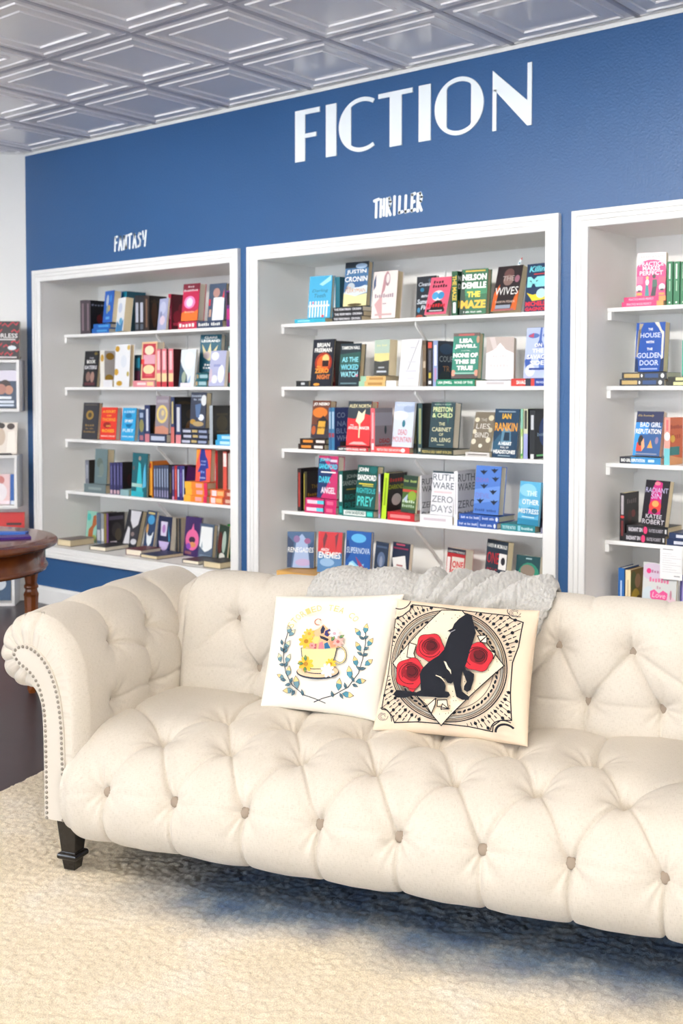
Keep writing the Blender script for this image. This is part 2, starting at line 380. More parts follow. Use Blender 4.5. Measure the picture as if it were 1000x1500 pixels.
BR = {'T': [[(.05, .93), (.95, 1)], [(.5, .97), (.42, .0)]], 'H': [[(.2, 1), (.12, 0)], [(.85, 1), (.78, .05)], [(.15, .5), (.8, .56)]],
      'R': [[(.2, 1), (.14, 0)], [(.2, .97), (.7, 1.02), (.95, .8), (.75, .55), (.25, .48)], [(.35, .48), (.9, .02)]], 'I': [[(.5, 1), (.45, 0)]],
      'L': [[(.3, 1), (.2, .05), (.85, .1)]], 'E': [[(.85, 1), (.3, .95), (.2, .05), (.85, .1)], [(.25, .5), (.75, .56)]],
      'F': [[(.9, 1), (.35, .95), (.25, 0)], [(.3, .52), (.75, .58)]], 'A': [[(.05, 0), (.5, 1), (.85, 0)], [(.25, .35), (.75, .38)]],
      'N': [[(.12, 0), (.2, 1), (.75, .05), (.85, 1)]], 'S': [[(.85, .92), (.45, 1), (.2, .75), (.7, .45), (.6, .1), (.1, .02)]], 'Y': [[(.12, 1), (.3, .5), (.75, .5)], [(.95, 1.02), (.6, 0)]]}
def brush_sign(word, x0, x1, z0, z1, sw, rise, label):
    t = thing('wall_lettering', label, 'sign', (x0, 0, z0)); n = len(word); lw = (x1 - x0) / n
    for i, ch in enumerate(word):
        pr = Print(lambda a, b, l: (a, -.0008 - .00005 * l, b))
        for st in BR[ch]:
            P = [(i * lw + lw * (.1 + .8 * a), rise * i / n + (z1 - z0) * b_ * (1 if i % 3 else 1.06)) for a, b_ in st]
            pr.line(P, sw, M_SIGN)
            for p in (P[0], P[-1]): pr.ell(p[0], p[1], sw / 2, sw / 2, M_SIGN, 10)
        pr.obj('letter', t)
brush_sign('THRILLER', -3.588, -3.285, 2.284, 2.366, .0155, .006, 'small white hand brushed thriller sign above middle bookcase')
brush_sign('FANTASY', -5.622, -5.312, 2.272, 2.352, .0142, .012, 'small white hand brushed fantasy sign above bookcase')

# ------------------------------------------------------------------ white wall: display cubes
M_CUBE = mat('cube_white', 'ecebea', .45)
def wall_pt(a, off, z): p = Vector((CX, 0, 0)) + AW * a + AN * off; return Vector((p.x, p.y, z))
WRZ = math.atan2(AN.y, AN.x) + math.pi / 2     # local -y faces the room
def cube(a_right, z0, h, label, w=.34, d=.205):
    # local x runs from the left end to the right end as seen from the room
    t = thing('display_cube', label, 'shelf', wall_pt(a_right + w, .001, z0), WRZ, 'white display cubes on the angled wall')
    k = .018
    obj('side_panel', MB().box(0, -d, 0, k, 0, h).mesh('side_panel', [M_CUBE]), t); obj('side_panel', MB().box(w - k, -d, 0, w, 0, h).mesh('side_panel', [M_CUBE]), t)
    obj('top_panel', MB().box(k, -d, h - k, w - k, 0, h).mesh('top_panel', [M_CUBE]), t); obj('bottom_panel', MB().box(k, -d, 0, w - k, 0, k).mesh('bottom_panel', [M_CUBE]), t)
    obj('back_panel', MB().box(k, -.008, k, w - k, 0, h - k).mesh('back_panel', [M_CUBE]), t)
    return t
cube(.016, 1.275, .338, 'upper white display cube holding a couple photo book')
cube(.037, .640, .349, 'middle white display cube holding pink and blue books')
cube(.060, .0, .36, 'lowest white display cube standing on the floor')

# ------------------------------------------------------------------ round table
M_WOOD = mat('mahogany', '5a2a18', .22, var=(9, '8a4a1e', .5), coat=.3)
M_WOOD2 = mat('mahogany_leg', '7a3a14', .3, var=(14, '9a5420', .7), coat=.2)
tb = thing('round_table', 'round dark mahogany side table with turned legs near the corner', 'table', (-4.6, -1.87, 0))
obj('tabletop', MB().lathe([(.0, .762), (.49, .762), (.505, .760), (.512, .756), (.540, .755), (.550, .748), (.552, .738), (.546, .728), (.530, .722), (.50, .720)][::-1], n=72).mesh('tabletop', [M_WOOD], True), tb)
ap = MB().lathe([(.46, .62), (.503, .62), (.508, .632), (.503, .640), (.497, .645), (.497, .722), (.46, .722)], n=72)
obj('apron', ap.mesh('apron', [M_WOOD], True), tb)
lg = MB().lathe([(.016, 0.001), (.022, .02), (.027, .30), (.034, .455), (.036, .465), (.030, .478), (.028, .49), (.034, .498), (.034, .506), (.027, .515), (.030, .54), (.036, .575), (.036, .62)], n=10).mesh('leg', [M_WOOD2])
for k in range(4):
    a = rad(78 + 90 * k); obj('leg', lg, tb, (.47 * math.cos(a), .47 * math.sin(a), 0))
def flat_item(name, label, cat, x, y, z, w, d, h, rz, col):
    o = obj(name, MB().box(-w / 2, -d / 2, 0, w / 2, d / 2, h).mesh(name, [cmat(col)])); o.location = (x, y, z); o.rotation_euler = (0, 0, rz); bevel(o, .001, 1)
    return tag(o, label, cat)
flat_item('leaflet', 'white folded leaflet lying on the round mahogany table', 'paper', -4.40, -1.73, .7625, .15, .21, .003, .6, 'e6e8ea')
flat_item('notebook', 'violet notebook lying on the round mahogany table', 'notebook', -4.315, -1.63, .7625, .09, .14, .010, -.5, '4a2a8c')
flat_item('pen_box', 'blue pen box beside the violet notebook on the table', 'box', -4.45, -1.56, .7625, .05, .16, .012, -.9, '2f6ac8')

# ------------------------------------------------------------------ sofa (own frame: u along its length, v towards its back, z up)
SA = rad(17.67); SO = Vector((-2.708, -2.536, 0)); W = 1.837
def fabric_mat():
    mt = mat('linen_upholstery', 'e3d3b8', .85, sheen=.15)
    nt = mt.node_tree; b = nt.nodes['Principled BSDF']
    uv = nt.nodes.new('ShaderNodeTexCoord'); fac = []
    for sc in ((1700, 160, 1), (160, 1700, 1)):
        mp = nt.nodes.new('ShaderNodeMapping'); mp.inputs['Scale'].default_value = sc; nt.links.new(uv.outputs['UV'], mp.inputs[0])
        n = nt.nodes.new('ShaderNodeTexNoise'); n.inputs['Scale'].default_value = .5; n.inputs['Detail'].default_value = 2; nt.links.new(mp.outputs[0], n.inputs['Vector']); fac.append(n)
    ad = nt.nodes.new('ShaderNodeMath'); ad.operation = 'ADD'; nt.links.new(fac[0].outputs['Fac'], ad.inputs[0]); nt.links.new(fac[1].outputs['Fac'], ad.inputs[1])
    bp = nt.nodes.new('ShaderNodeBump'); bp.inputs['Strength'].default_value = .35; bp.inputs['Distance'].default_value = .0008
    nt.links.new(ad.outputs[0], bp.inputs['Height']); nt.links.new(bp.outputs[0], b.inputs['Normal'])
    r = nt.nodes.new('ShaderNodeValToRGB'); r.color_ramp.elements[0].position = .7; r.color_ramp.elements[1].position = 1.25
    r.color_ramp.elements[0].color = (*lin('c4bcb0'), 1); r.color_ramp.elements[1].color = (*lin('d6cfc4'), 1)
    nt.links.new(ad.outputs[0], r.inputs[0]); nt.links.new(r.outputs[0], b.inputs['Base Color'])
    return mt
M_LINEN = fabric_mat()
M_BUTTON = mat('linen_button', '9c8e80', .8, bump=(700, .3, .001))
M_NAIL = mat('nailhead_pewter', '9c948a', .3, metal=.7)
M_LEGBLACK = mat('black_lacquer', '141213', .25, coat=.3)
sofa = thing('chesterfield_sofa', 'cream linen chesterfield sofa with deep button tufting and black legs', 'sofa', SO, SA)

def tuft(A, Bc, segs, btn, H, w=.042, soft=.4, broad=.5):
    """height field over surface coordinates (A, Bc); segs: (p, q, depth_p, depth_q); btn: button points"""
    cut = np.zeros_like(A)
    for sg in segs:
        p, q, dp, dq = sg[:4]; bf = sg[4] if len(sg) > 4 else 1.
        p = np.array(p, float); q = np.array(q, float); d = q - p; L2 = (d ** 2).sum()
        t = np.clip(((A - p[0]) * d[0] + (Bc - p[1]) * d[1]) / L2, 0, 1)
        # creases sag slightly so they read as folds, deepest at the buttons
        dist = np.hypot(A - p[0] - d[0] * t, Bc - p[1] - d[1] * t)
        mid = 1 - soft * np.sin(np.pi * t)
        cut = np.maximum(cut, (dp + (dq - dp) * t) * (bf * mid * broad * np.exp(-(dist / w) ** 1.25) + (.4 + .6 * mid) * .34 * np.exp(-(dist / .0048) ** 1.3)))
    h = 1 - cut
    for i, (a, b) in enumerate(btn):
        r = np.hypot(A - a, Bc - b); th = np.arctan2(Bc - b, A - a)
        h = h - .60 * np.exp(-(r / .022) ** 1.5) - .34 * np.exp(-(r / .055) ** 2)
        h = h + .085 * np.cos(8 * th + i * 1.7 + 1.2 * np.sin(3 * th)) * np.exp(-(r / .062) ** 2) * np.clip(r / .02, 0, 1)
    return h * H
def wrinkle(A, Bc, amp):
    out = np.zeros_like(A); r = np.random.default_rng(3)
    for k in range(14):
        fx, fy, ph = r.normal(0, 22), r.normal(0, 22), r.uniform(0, 6.28)
        out += np.sin(A * fx + Bc * fy + ph + 1.5 * np.sin(A * fy * .4 + ph))
    return out * amp / 4
def normals2d(P):
    d = np.gradient(P, axis=0); d /= np.linalg.norm(d, axis=1)[:, None] + 1e-12
    return np.stack([-d[:, 1], d[:, 0]], 1)
def arc_of(P, t, pt):
    return t[np.argmin(((P - np.array(pt)) ** 2).sum(1))]
def button_obj(parent, pos, nrm, r=.0125):
    o = obj('button', BUTTON_ME, parent); z = Vector(nrm).normalized()
    o.rotation_mode = 'QUATERNION'; o.rotation_quaternion = z.to_track_quat('Z', 'Y'); o.location = pos
BUTTON_ME = MB().lathe([(.007, -.012), (.0142, -.007), (.0155, 0), (.0145, .004), (.0105, .007), (.0045, .0083), (.0005, .0086)], n=16).mesh('button', [M_BUTTON], True)

# --- seat: profile from the back junction over the top, round the front and under
SP_, ST = resample(catmull([(.62, .372), (.50, .388), (.40, .394), (.28, .397), (.17, .393), (.085, .381), (.02, .352), (-.03, .318), (-.055, .284), (-.056, .24), (-.042, .20), (-.012, .172), (.05, .16), (.14, .16)], 600), 290)
nS = normals2d(SP_)
if nS[20, 1] < 0: nS = -nS
us = np.linspace(.015, W - .015, 540)
A, Bq = np.meshgrid(us, ST, indexing='ij')
sF, sA, sB = arc_of(SP_, ST, (-.057, .284)), arc_of(SP_, ST, (.085, .383)), arc_of(SP_, ST, (.27, .397))
sEnd, sBack, sTop = ST[-1], 0.0, 0.0
F_ = [.159 + .217 * k for k in range(8)]; A_ = [.2595 + .2175 * k for k in range(7)]; B_ = [.159 + .217 * k for k in range(8)]
B_ = [.368 + .2175 * k for k in range(6)]
segs = []
for x in F_: segs.append(((x, sF), (x, sEnd), 1, .9, .55))
for k in range(7): segs.append(((F_[k], sF), (F_[k + 1], sF), .42, .42, .6))
segs += [((.0, sF + .02), (F_[0], sF), .3, .5), ((F_[-1], sF), (W, sF + .02), .5, .3)]
for i, x in enumerate(A_):
    segs += [((x, sA), (F_[i], sF), 1, 1, .5), ((x, sA), (F_[i + 1], sF), 1, 1, .5)]
for i, x in enumerate(B_):
    segs += [((x, sB), (A_[i], sA), 1, 1), ((x, sB), (A_[i + 1], sA), 1, 1), ((x, sB), (x, 0.05), 1, .8)]
segs += [((A_[0], sA), (.03, sB), 1, .6), ((A_[-1], sA), (W - .03, sB), 1, .6), ((0, sB + .06), (0, 0), .9, .9), ((W, sB + .06), (W, 0), .9, .9)]
btn = [(x, sF) for x in F_] + [(x, sA) for x in A_] + [(x, sB) for x in B_]
Hs = .044
h = .010 + tuft(A, Bq, segs, btn, Hs, .05, .62, .62) + wrinkle(A, Bq, .0012)
h *= 1 - .45 * np.exp(-((A - .015) / .03) ** 2) - .45 * np.exp(-((A - W + .015) / .03) ** 2)
P = np.stack([A, SP_[None, :, 0] + nS[None, :, 0] * h, SP_[None, :, 1] + nS[None, :, 1] * h], 2)
seat = obj('seat', grid_mesh('seat', P, [M_LINEN], uv=np.stack([A, Bq], 2)), sofa)
for x, s in btn:
    j = int(np.argmin(np.abs(ST - s))); i = int(np.argmin(np.abs(us - x)))
    button_obj(seat, P[i, j] + np.array([0, nS[j, 0], nS[j, 1]]) * (.016 if s == sF else .005), (0, nS[j, 0], nS[j, 1]))

# --- backrest: inner face up, over the roll, down the outside
BP, BT = resample(catmull([(.535, .35), (.548, .43), (.560, .515), (.572, .60), (.588, .675), (.612, .728), (.650, .757), (.70, .760), (.745, .735), (.768, .68), (.765, .60), (.758, .45), (.755, .17)], 600), 240)
nB = normals2d(BP)
if nB[10, 0] > 0: nB = -nB
ub = np.linspace(-.06, W + .06, 520)
A, Bq = np.meshgrid(ub, BT, indexing='ij')
s1, s2 = arc_of(BP, BT, (.560, .510)), arc_of(BP, BT, (.587, .665)); sN = arc_of(BP, BT, (.675, .762)); sO = arc_of(BP, BT, (.768, .66))
L_ = [.326 + .2125 * k for k in range(7)]; L_ = [x for x in L_ if x < W - .2]; U_ = [.238 + .2122 * k for k in range(8)]; U_ = [x for x in U_ if x < W - .12]
segs = []
for i, x in enumerate(L_):
    segs += [((x, s1), (x, 0), 1, .8)]
    segs += [((x, s1), (U_[i], s2), 1, 1)] + ([((x, s1), (U_[i + 1], s2), 1, 1)] if i + 1 < len(U_) else [])
    segs += [((x, sN - .045), (x, sO), .25, .9)]
for a, b2 in zip(L_[:-1], L_[1:]): segs.append(((a, s1), (b2, s1), .5, .5, .6))
segs += [((.09, s1 - .01), (L_[0], s1), .1, .5, .6), ((L_[-1], s1), (W - .09, s1 - .01), .5, .1, .6), ((U_[0], s2), (.10, s1 + .03), .9, .3), ((U_[-1], s2), (W - .1, s1 + .03), .9, .3)]
for x in U_: segs.append(((x, s2), (x, s2 + .085), 1, .25))
segs += [((.05, 0), (.05, sN), .9, .9), ((W - .05, 0), (W - .05, sN), .9, .9)]
btn = [(x, s1) for x in L_] + [(x, s2) for x in U_]
h = tuft(A, Bq, segs, btn, .040, .04) + wrinkle(A + 3, Bq, .001)
h *= 1 - sstep(Bq, sO, sO + .15)
P = np.stack([A, BP[None, :, 0] + nB[None, :, 0] * h, BP[None, :, 1] + nB[None, :, 1] * h], 2)
dive = 1 - sstep(np.minimum(A, W - A), -.05, .075); P[:, :, 2] -= .07 * dive * sstep(P[:, :, 2], .5, .7); P[:, :, 1] += .05 * dive
back = obj('backrest', grid_mesh('backrest', P, [M_LINEN], uv=np.stack([A, Bq], 2)), sofa)
for x, s in btn:
    j = int(np.argmin(np.abs(BT - s))); i = int(np.argmin(np.abs(ub - x)))
    button_obj(back, P[i, j] + np.array([0, nB[j, 0], nB[j, 1]]) * .008, (0, nB[j, 0], nB[j, 1]))
BACK_P, BACK_N, BACK_T = BP, nB, BT

# --- arms: rolled section swept front to back, gathered onto a studded front panel
PO = [(.03, .17), (.045, .27), (.052, .36), (.056, .45), (.056, .53), (.046, .60), (.018, .67), (-.03, .725), (-.085, .757), (-.14, .763), (-.19, .745), (-.232, .705), (-.252, .65), (-.247, .595), (-.215, .548), (-.165, .533), (-.12, .535), (-.09, .505), (-.072, .45), (-.064, .34), (-.062, .17)]
PP = [(.006, .17), (.006, .27), (.004, .36), (.001, .45), (-.010, .53), (-.026, .582), (-.046, .620), (-.070, .648), (-.098, .667), (-.128, .675), (-.152, .671), (-.169, .659), (-.175, .643), (-.168, .627), (-.150, .610), (-.126, .596), (-.102, .574), (-.084, .542), (-.070, .48), (-.066, .36), (-.065, .17)]
NP = 300
OUT = catmull(PO, NP); PAN = catmull(PP, NP)
OT = np.r_[0, np.cumsum(np.linalg.norm(np.diff(OUT, axis=0), axis=1))]
nO = normals2d(OUT)
if nO[20, 0] < 0: nO = -nO
sT, sBt = OT[np.argmin(((OUT - np.array((.024, .655))) ** 2).sum(1))], OT[np.argmin(((OUT - np.array((.056, .475))) ** 2).sum(1))]
sR = OT[np.argmin(((OUT - np.array((-.10, .760))) ** 2).sum(1))]; sRo = OT[np.argmin(((OUT - np.array((-.25, .65))) ** 2).sum(1))]
vb = np.r_[np.linspace(.80, .012, 200)]
A, Bq = np.meshgrid(OT, vb, indexing='ij')
T1, T2, B1, B2 = (sT, .20), (sT, .42), (sBt, .165), (sBt, .39)
segs = [(T1, (sT + .06, .215), 1, .9), ((sT + .06, .215), (sR, .19), .8, .5), ((sR, .19), (sRo, .19), .5, .6), (T2, (sT + .06, .43), 1, .9), ((sT + .06, .43), (sR, .41), .8, .5), ((sR, .41), (sRo, .41), .5, .6),
        (T1, ((sT + sBt) / 2 + .03, .36), 1, .75), (((sT + sBt) / 2 + .03, .36), B2, .75, 1), (T2, ((sT + sBt) / 2 + .02, .57), 1, .75), (B1, (sBt + .022, .28), 1, .5, .5), ((sBt + .022, .28), B2, .5, 1, .5), (B2, (sBt + .02, .56), 1, .6, .5),
        (B1, (sBt - .06, .15), .7, .1), (B2, (sBt - .09, .38), .7, .3), (B1, (sBt + .035, .175), .7, .1), ((0, .58), (sR, .58), .8, .8)]
PLEAT = [OT[i] for i in (126, 144, 159, 176, 192, 210, 225)]
pd = [.75, .9, .9, .8, .8, .8, .7]
for s, d in zip(PLEAT, pd): segs.append(((s + .004, -.02), (s + .02, .06), d, .1))
Ha = .034
h = tuft(A, Bq, segs, [T1, T2, B1, B2], Ha, .040) - Ha + wrinkle(A + 1, Bq + 5, .0010)
X = OUT[:, None, 0] + nO[:, None, 0] * h; Z = OUT[:, None, 1] + nO[:, None, 1] * h
Z = Z + .022 * sstep(Bq, .0, .5) * sstep(Z, .50, .74)
body = np.stack([X, Bq, Z], 2)
# front cap rings: rolled edge then flat to the panel
K = 22; caps = []
for k in range(1, K + 1):
    t = k / K; e1 = t ** 1.15
    o2 = OUT + (PAN - OUT) * e1 ; v = .012 - .05 * math.sin(min(1, t * 1.5) * math.pi / 2)
    hh = np.zeros(NP)
    for s, d in zip(PLEAT, pd): hh = np.maximum(hh, d * np.exp(-np.abs(OT - s) / .012) * (1 - .5 * t))
    ring = np.stack([o2[:, 0], np.full(NP, v) + .024 * hh, o2[:, 1]], 1)
    caps.append(ring)
body = np.concatenate([body, np.stack(caps, 1)], 1)
# close the back end
cen = OUT.mean(0); body = np.concatenate([np.stack([OUT * .02 + cen * .98], 1)[:, :, [0, 0, 1]] * np.array([1, 0, 1]) + np.array([0, .80, 0]), body], 1)
arm_uv = np.stack([np.broadcast_to(OT[:, None], body.shape[:2]), body[:, :, 1]], 2)
nail_me = MB().lathe([(.0052, 0), (.0050, .0016), (.0038, .0032), (.0018, .0041), (.0003, .0044)], n=10).mesh('nailhead', [M_NAIL], True)
def make_arm(mirror):
    f = (lambda x: W - x) if mirror else (lambda x: x)
    Pm = body.copy(); Pm[:, :, 0] = f(Pm[:, :, 0])
    if mirror: Pm = Pm[::-1]
    arm = obj('arm', grid_mesh('arm', Pm, [M_LINEN], uv=arm_uv), sofa)
    poly = [(f(x), z) for x, z in PAN]
    pn = obj('front_panel', MB().prism(poly, -.044, -.030, 'y').mesh('front_panel', [M_LINEN], False), arm); bevel(pn, .004, 3)
    c2, t2 = resample(PAN, 400); nn = normals2d(c2)
    if nn[20, 0] < 0: nn = -nn
    ins = c2 - nn * .0075
    tt = np.r_[0, np.cumsum(np.linalg.norm(np.diff(ins, axis=0), axis=1))]; cnt = int(tt[-1] / .0150)
    for k in range(cnt + 1):
        s = .004 + (tt[-1] - .008) * k / cnt; x = np.interp(s, tt, ins[:, 0]); z = np.interp(s, tt, ins[:, 1])
        o = obj('nailhead', nail_me, arm, (f(x), -.0435, z)); o.rotation_euler = (rad(90), 0, 0)
    for s, v in (T1, T2, B1, B2):
        i = int(np.argmin(np.abs(OT - s))); j = 1 + int(np.argmin(np.abs(vb - v)))
        p = body[i, j]; nv = np.array([nO[i, 0], 0, nO[i, 1]]); q = p + nv * .004
        button_obj(arm, (f(q[0]), q[1], q[2]), (nv[0] * (-1 if mirror else 1), 0, nv[2]))
    return arm
make_arm(False); make_arm(True)
M_LINING = mat('light_block_lining', '2a2a2c', .9)
obj('light_block_base', MB().box(0, .02, .165, W, .74, .22).mesh('light_block_base', [M_LINING]), sofa)  # unseen dark box added under the seat to block light
def leg_mesh():
    v = []; f = []
    secs = [(.172, .037), (.165, .037), (.160, .034), (.158, .0335), (.052, .0235), (.050, .031), (.044, .033), (.036, .033), (.032, .028), (.030, .0225), (.0, .0185)]
    for z, r in secs: v += [(-r, -r, z), (r, -r, z), (r, r, z), (-r, r, z)]
    for j in range(len(secs) - 1):
        for k in range(4): f.append((4 * j + k, 4 * j + (k + 1) % 4, 4 * j + 4 + (k + 1) % 4, 4 * j + 4 + k))
    f += [(0, 1, 2, 3), tuple(reversed([4 * (len(secs) - 1) + k for k in range(4)]))]
    b = MB().add(v, f); return b.mesh('leg', [M_LEGBLACK])
LEG = leg_mesh()
for u, v in ((0, .0), (W, .0), (0, .70), (W, .70)): bevel(obj('leg', LEG, sofa, (u, v, .019)), .002)

# ------------------------------------------------------------------ scatter cushions
def sofa_pt(u, v, z): return SO + Vector((math.cos(SA) * u - math.sin(SA) * v, math.sin(SA) * u + math.cos(SA) * v, z))
def make_pillow(name, label, corners, thick, mt, edge=.035):
    c = [np.array(sofa_pt(*p)) for p in corners]           # TL TR BR BL
    cen = sum(c) / 4; root = thing(name, label, 'cushion', Vector(c[2] * .5 + c[3] * .5), SA)
    ex = (c[1] + c[2] - c[0] - c[3]); ey = (c[0] + c[1] - c[2] - c[3]); nrm = np.cross(ex, ey); nrm /= np.linalg.norm(nrm)
    Mi = np.array(root.matrix_basis.inverted()) if False else None
    org = np.array(root.location); ca, sa = math.cos(-SA), math.sin(-SA)
    def loc(p): d = p - org; return np.stack([d[..., 0] * ca - d[..., 1] * sa, d[..., 0] * sa + d[..., 1] * ca, d[..., 2]], -1)
    def surf(a, b, side, off=0.):
        """a right -1..1, b up -1..1"""
        a = np.asarray(a, float); b = np.asarray(b, float)
        a2 = a * (1 - edge * (1 - b ** 2)) ; b2 = b * (1 - edge * (1 - a ** 2))
        s = (a2 + 1) / 2; t = (b2 + 1) / 2
        p = c[3] * ((1 - s) * (1 - t))[..., None] + c[2] * (s * (1 - t))[..., None] + c[1] * (s * t)[..., None] + c[0] * ((1 - s) * t)[..., None]
        q = np.clip((1 - a ** 2), 0, 1) ** .42 * np.clip((1 - b ** 2), 0, 1) ** .42
        wr = .05 * np.sin(7 * a + 2 * b) * (np.abs(a) ** 3) + .05 * np.sin(8 * b + 1 + 2 * a) * (np.abs(b) ** 3)
        th = thick * (q * (1 + wr) - .10 * np.exp(-((b + .1) / .35) ** 2) * q * np.clip(.6 - np.abs(a), 0, 1))
        return loc(p + nrm * (th * side + off)[..., None])
    g = np.sin(np.linspace(-1, 1, 61) * math.pi / 2)
    A, Bm = np.meshgrid(g, g, indexing='ij')
    Pf = surf(A, Bm, 1., np.zeros_like(A)); Pb = surf(A[::-1], Bm[::-1], -1., np.zeros_like(A))
    full = np.concatenate([Pf, Pb[1:]], 0)
    cv = obj('cover', grid_mesh('cover', full, [mt], uv=np.stack([np.concatenate([A, A[1:] + 2]), np.concatenate([Bm, Bm[1:]])], 2) * .2), root)
    return root, surf
def quad_inv(Q):
    """artwork units -> (a, b) in -1..1 for a drawn square whose corners are TL TR BR BL"""
    TL, TR, BR_, BL = [np.array(q, float) for q in Q]
    src = [TL, TR, BR_, BL]; dst = [(-1, 1), (1, 1), (1, -1), (-1, -1)]
    Mx = []; r = []
    for (x, y), (a, b2) in zip(src, dst):
        Mx += [[x, y, 1, 0, 0, 0, -a * x, -a * y], [0, 0, 0, x, y, 1, -b2 * x, -b2 * y]]; r += [a, b2]
    hq = np.linalg.solve(np.array(Mx), np.array(r))
    def g(x, y): d = hq[6] * x + hq[7] * y + 1; return (hq[0] * x + hq[1] * y + hq[2]) / d, (hq[3] * x + hq[4] * y + hq[5]) / d
    return g
def pillow_print(surf, Q, maxlen=26):
    g = quad_inv(Q)
    def fn(x, y, l):
        a, b2 = g(x, y); a = min(.985, max(-.985, a)); b2 = min(.985, max(-.985, b2))
        return tuple(surf(np.array(a), np.array(b2), 1., np.array(.0010 + .00006 * l)))
    return Print(fn, maxlen, .9)
M_PIL1 = mat('cushion_white_cotton', 'f1ece2', .85, bump=(900, .25, .0006)); M_PIL2 = mat('cushion_cream_cotton', 'f0dcc4', .85, bump=(900, .25, .0006))
p1, surf1 = make_pillow('throw_cushion', 'white square cushion printed with teacup and leafy wreath', [(.411, .520, .760), (.835, .535, .792), (.818, .365, .440), (.428, .372, .445)], .062, M_PIL1)
p2, surf2 = make_pillow('throw_cushion', 'cream square cushion printed with black wolf and red roses', [(.834, .480, .785), (1.265, .480, .782), (1.273, .300, .440), (.822, .298, .436)], .062, M_PIL2)
# artwork: teacup and wreath
pr = pillow_print(surf1, [(152, 75), (955, 60), (795, 880), (45, 790)])
Y1, TEAL, DK = 'f0c860', '3f7f96', '2c3a4a'
def leaf(x, y, ang, L, c0='4f90a6', c1='e8cc8c'):
    ca, sa = math.cos(ang), math.sin(ang)
    def q(a, b2): return (x + ca * a - sa * b2, y + sa * a + ca * b2)
    w = L * .2
    pr.poly([q(-L * .5 - 3, 0), q(-L * .2, w + 3), q(L * .15, w + 2), q(L * .5 + 4, 0), q(L * .15, -w - 2), q(-L * .2, -w - 3)], DK)
    pr.poly([q(-L * .5, 0), q(-L * .2, w), q(L * .1, w), q(L * .1, -w), q(-L * .2, -w)], c0)
    pr.poly([q(L * .05, w), q(L * .15, w), q(L * .48, 0), q(L * .15, -w), q(L * .05, -w)], c1)
for st in ([(243, 340), (225, 400), (212, 460), (212, 530), (225, 610), (262, 685), (330, 745), (400, 768), (460, 792)], [(738, 345), (738, 420), (720, 520), (690, 610), (620, 695), (520, 748), (450, 765), (388, 786)]): pr.line(st, 5, DK)
for x, y, a, L in ((738, 318, -80, 66), (688, 345, -125, 62), (768, 408, -58, 62), (692, 440, -118, 66), (758, 538, -40, 62), (674, 535, -105, 66), (634, 606, -95, 76), (704, 656, -12, 64), (562, 682, -80, 74), (616, 741, 8, 72)): leaf(x, y, rad(a), L)
for x, y, a, L in ((249, 330, -105, 60), (270, 352, -48, 56), (238, 432, -55, 64), (188, 512, -105, 58), (243, 520, -62, 60), (192, 630, -150, 50), (245, 600, -80, 62), (292, 670, -95, 76), (236, 718, 180, 66)): leaf(x, y, rad(a), L, '6f96a4', 'd2cfae' if y < 560 else 'e8cc8c')
for x, y, a in ((715, 385, -150), (742, 380, -30), (745, 452, -30), (705, 488, -150), (738, 492, -20), (697, 580, -150), (722, 580, -10), (655, 648, -120), (668, 686, 20), (605, 690, -100), (575, 752, 60), (517, 742, -100), (205, 415, -100), (205, 462, -120), (232, 470, -60), (232, 560, -60), (205, 560, 190), (212, 655, 190), (240, 685, 170), (262, 660, -60), (270, 735, 130), (328, 735, -95)): leaf(x, y, rad(a), 34, '4a6a7a', '5a7a88')
pr.ell(435, 610, 136, 46, DK, 40); pr.ell(435, 605, 131, 40, 'f0c8a4', 40); pr.ell(437, 598, 95, 26, DK, 36); pr.ell(437, 596, 90, 22, 'f3d3ae', 36)
pr.ring(578, 502, 46, 58, 12, DK, 36, rad(-130), rad(130)); pr.ring(577, 502, 43, 55, 6, 'f6dc9c', 36, rad(-130), rad(130))
pr.poly([(330, 456), (562, 452), (552, 505), (528, 570), (495, 595), (392, 595), (355, 566), (334, 512)], DK)
pr.poly([(335, 460), (557, 457), (547, 503), (524, 566), (492, 590), (395, 590), (359, 562), (339, 510)], 'f7de9f')
pr.poly([(345, 452), (372, 405), (400, 350), (440, 330), (472, 300), (520, 345), (525, 390), (570, 440), (555, 462), (360, 466)], 'eeb78c')
for q, c in (([(455, 340), (470, 305), (485, 330), (475, 360), (458, 365)], '2c3450'), ([(485, 345), (515, 330), (525, 360), (500, 385), (480, 372)], '3a3c78'), ([(500, 352), (520, 345), (512, 372)], 'f0b060'), ([(395, 405), (430, 372), (450, 395), (440, 425), (410, 440)], 'f2cf82'), ([(450, 375), (480, 385), (510, 400), (500, 415), (455, 395)], '2a2e3c'), ([(440, 465), (448, 425), (470, 415), (478, 465)], 'e8808c'), ([(480, 465), (478, 430), (500, 420), (520, 460)], '2f6f9c'), ([(405, 465), (415, 430), (430, 430), (428, 465)], 'c86a7a'), ([(520, 455), (512, 415), (545, 400), (560, 450)], 'ef9a7c'), ([(420, 372), (450, 345), (452, 372), (430, 385)], 'f2b48c')): pr.poly(q, c)
def flower(x, y, r, c, c2, n=8):
    for k in range(n): a = 2 * math.pi * k / n + .3; pr.ell(x + r * .6 * math.cos(a), y + r * .6 * math.sin(a), r * .45, r * .24, c, 12, a)
    pr.ell(x, y, r * .3, r * .3, c2, 12)
for x, y, r, c, c2 in ((365, 415, 48, 'e9b63c', 'b9802c'), (385, 365, 36, 'e6bd55', 'c8963c'), (362, 562, 48, 'efbd3c', 'b9842c'), (522, 560, 34, 'efbd3c', 'b9842c'), (500, 602, 44, 'f2f2f2', 'd8d8dc'), (570, 418, 36, 'efb4ac', 'c86a6a'), (548, 365, 36, 'ece4e8', 'c8a4b4'), (405, 445, 22, 'e8a09a', 'c86a6a')): flower(x, y, r, c, c2)
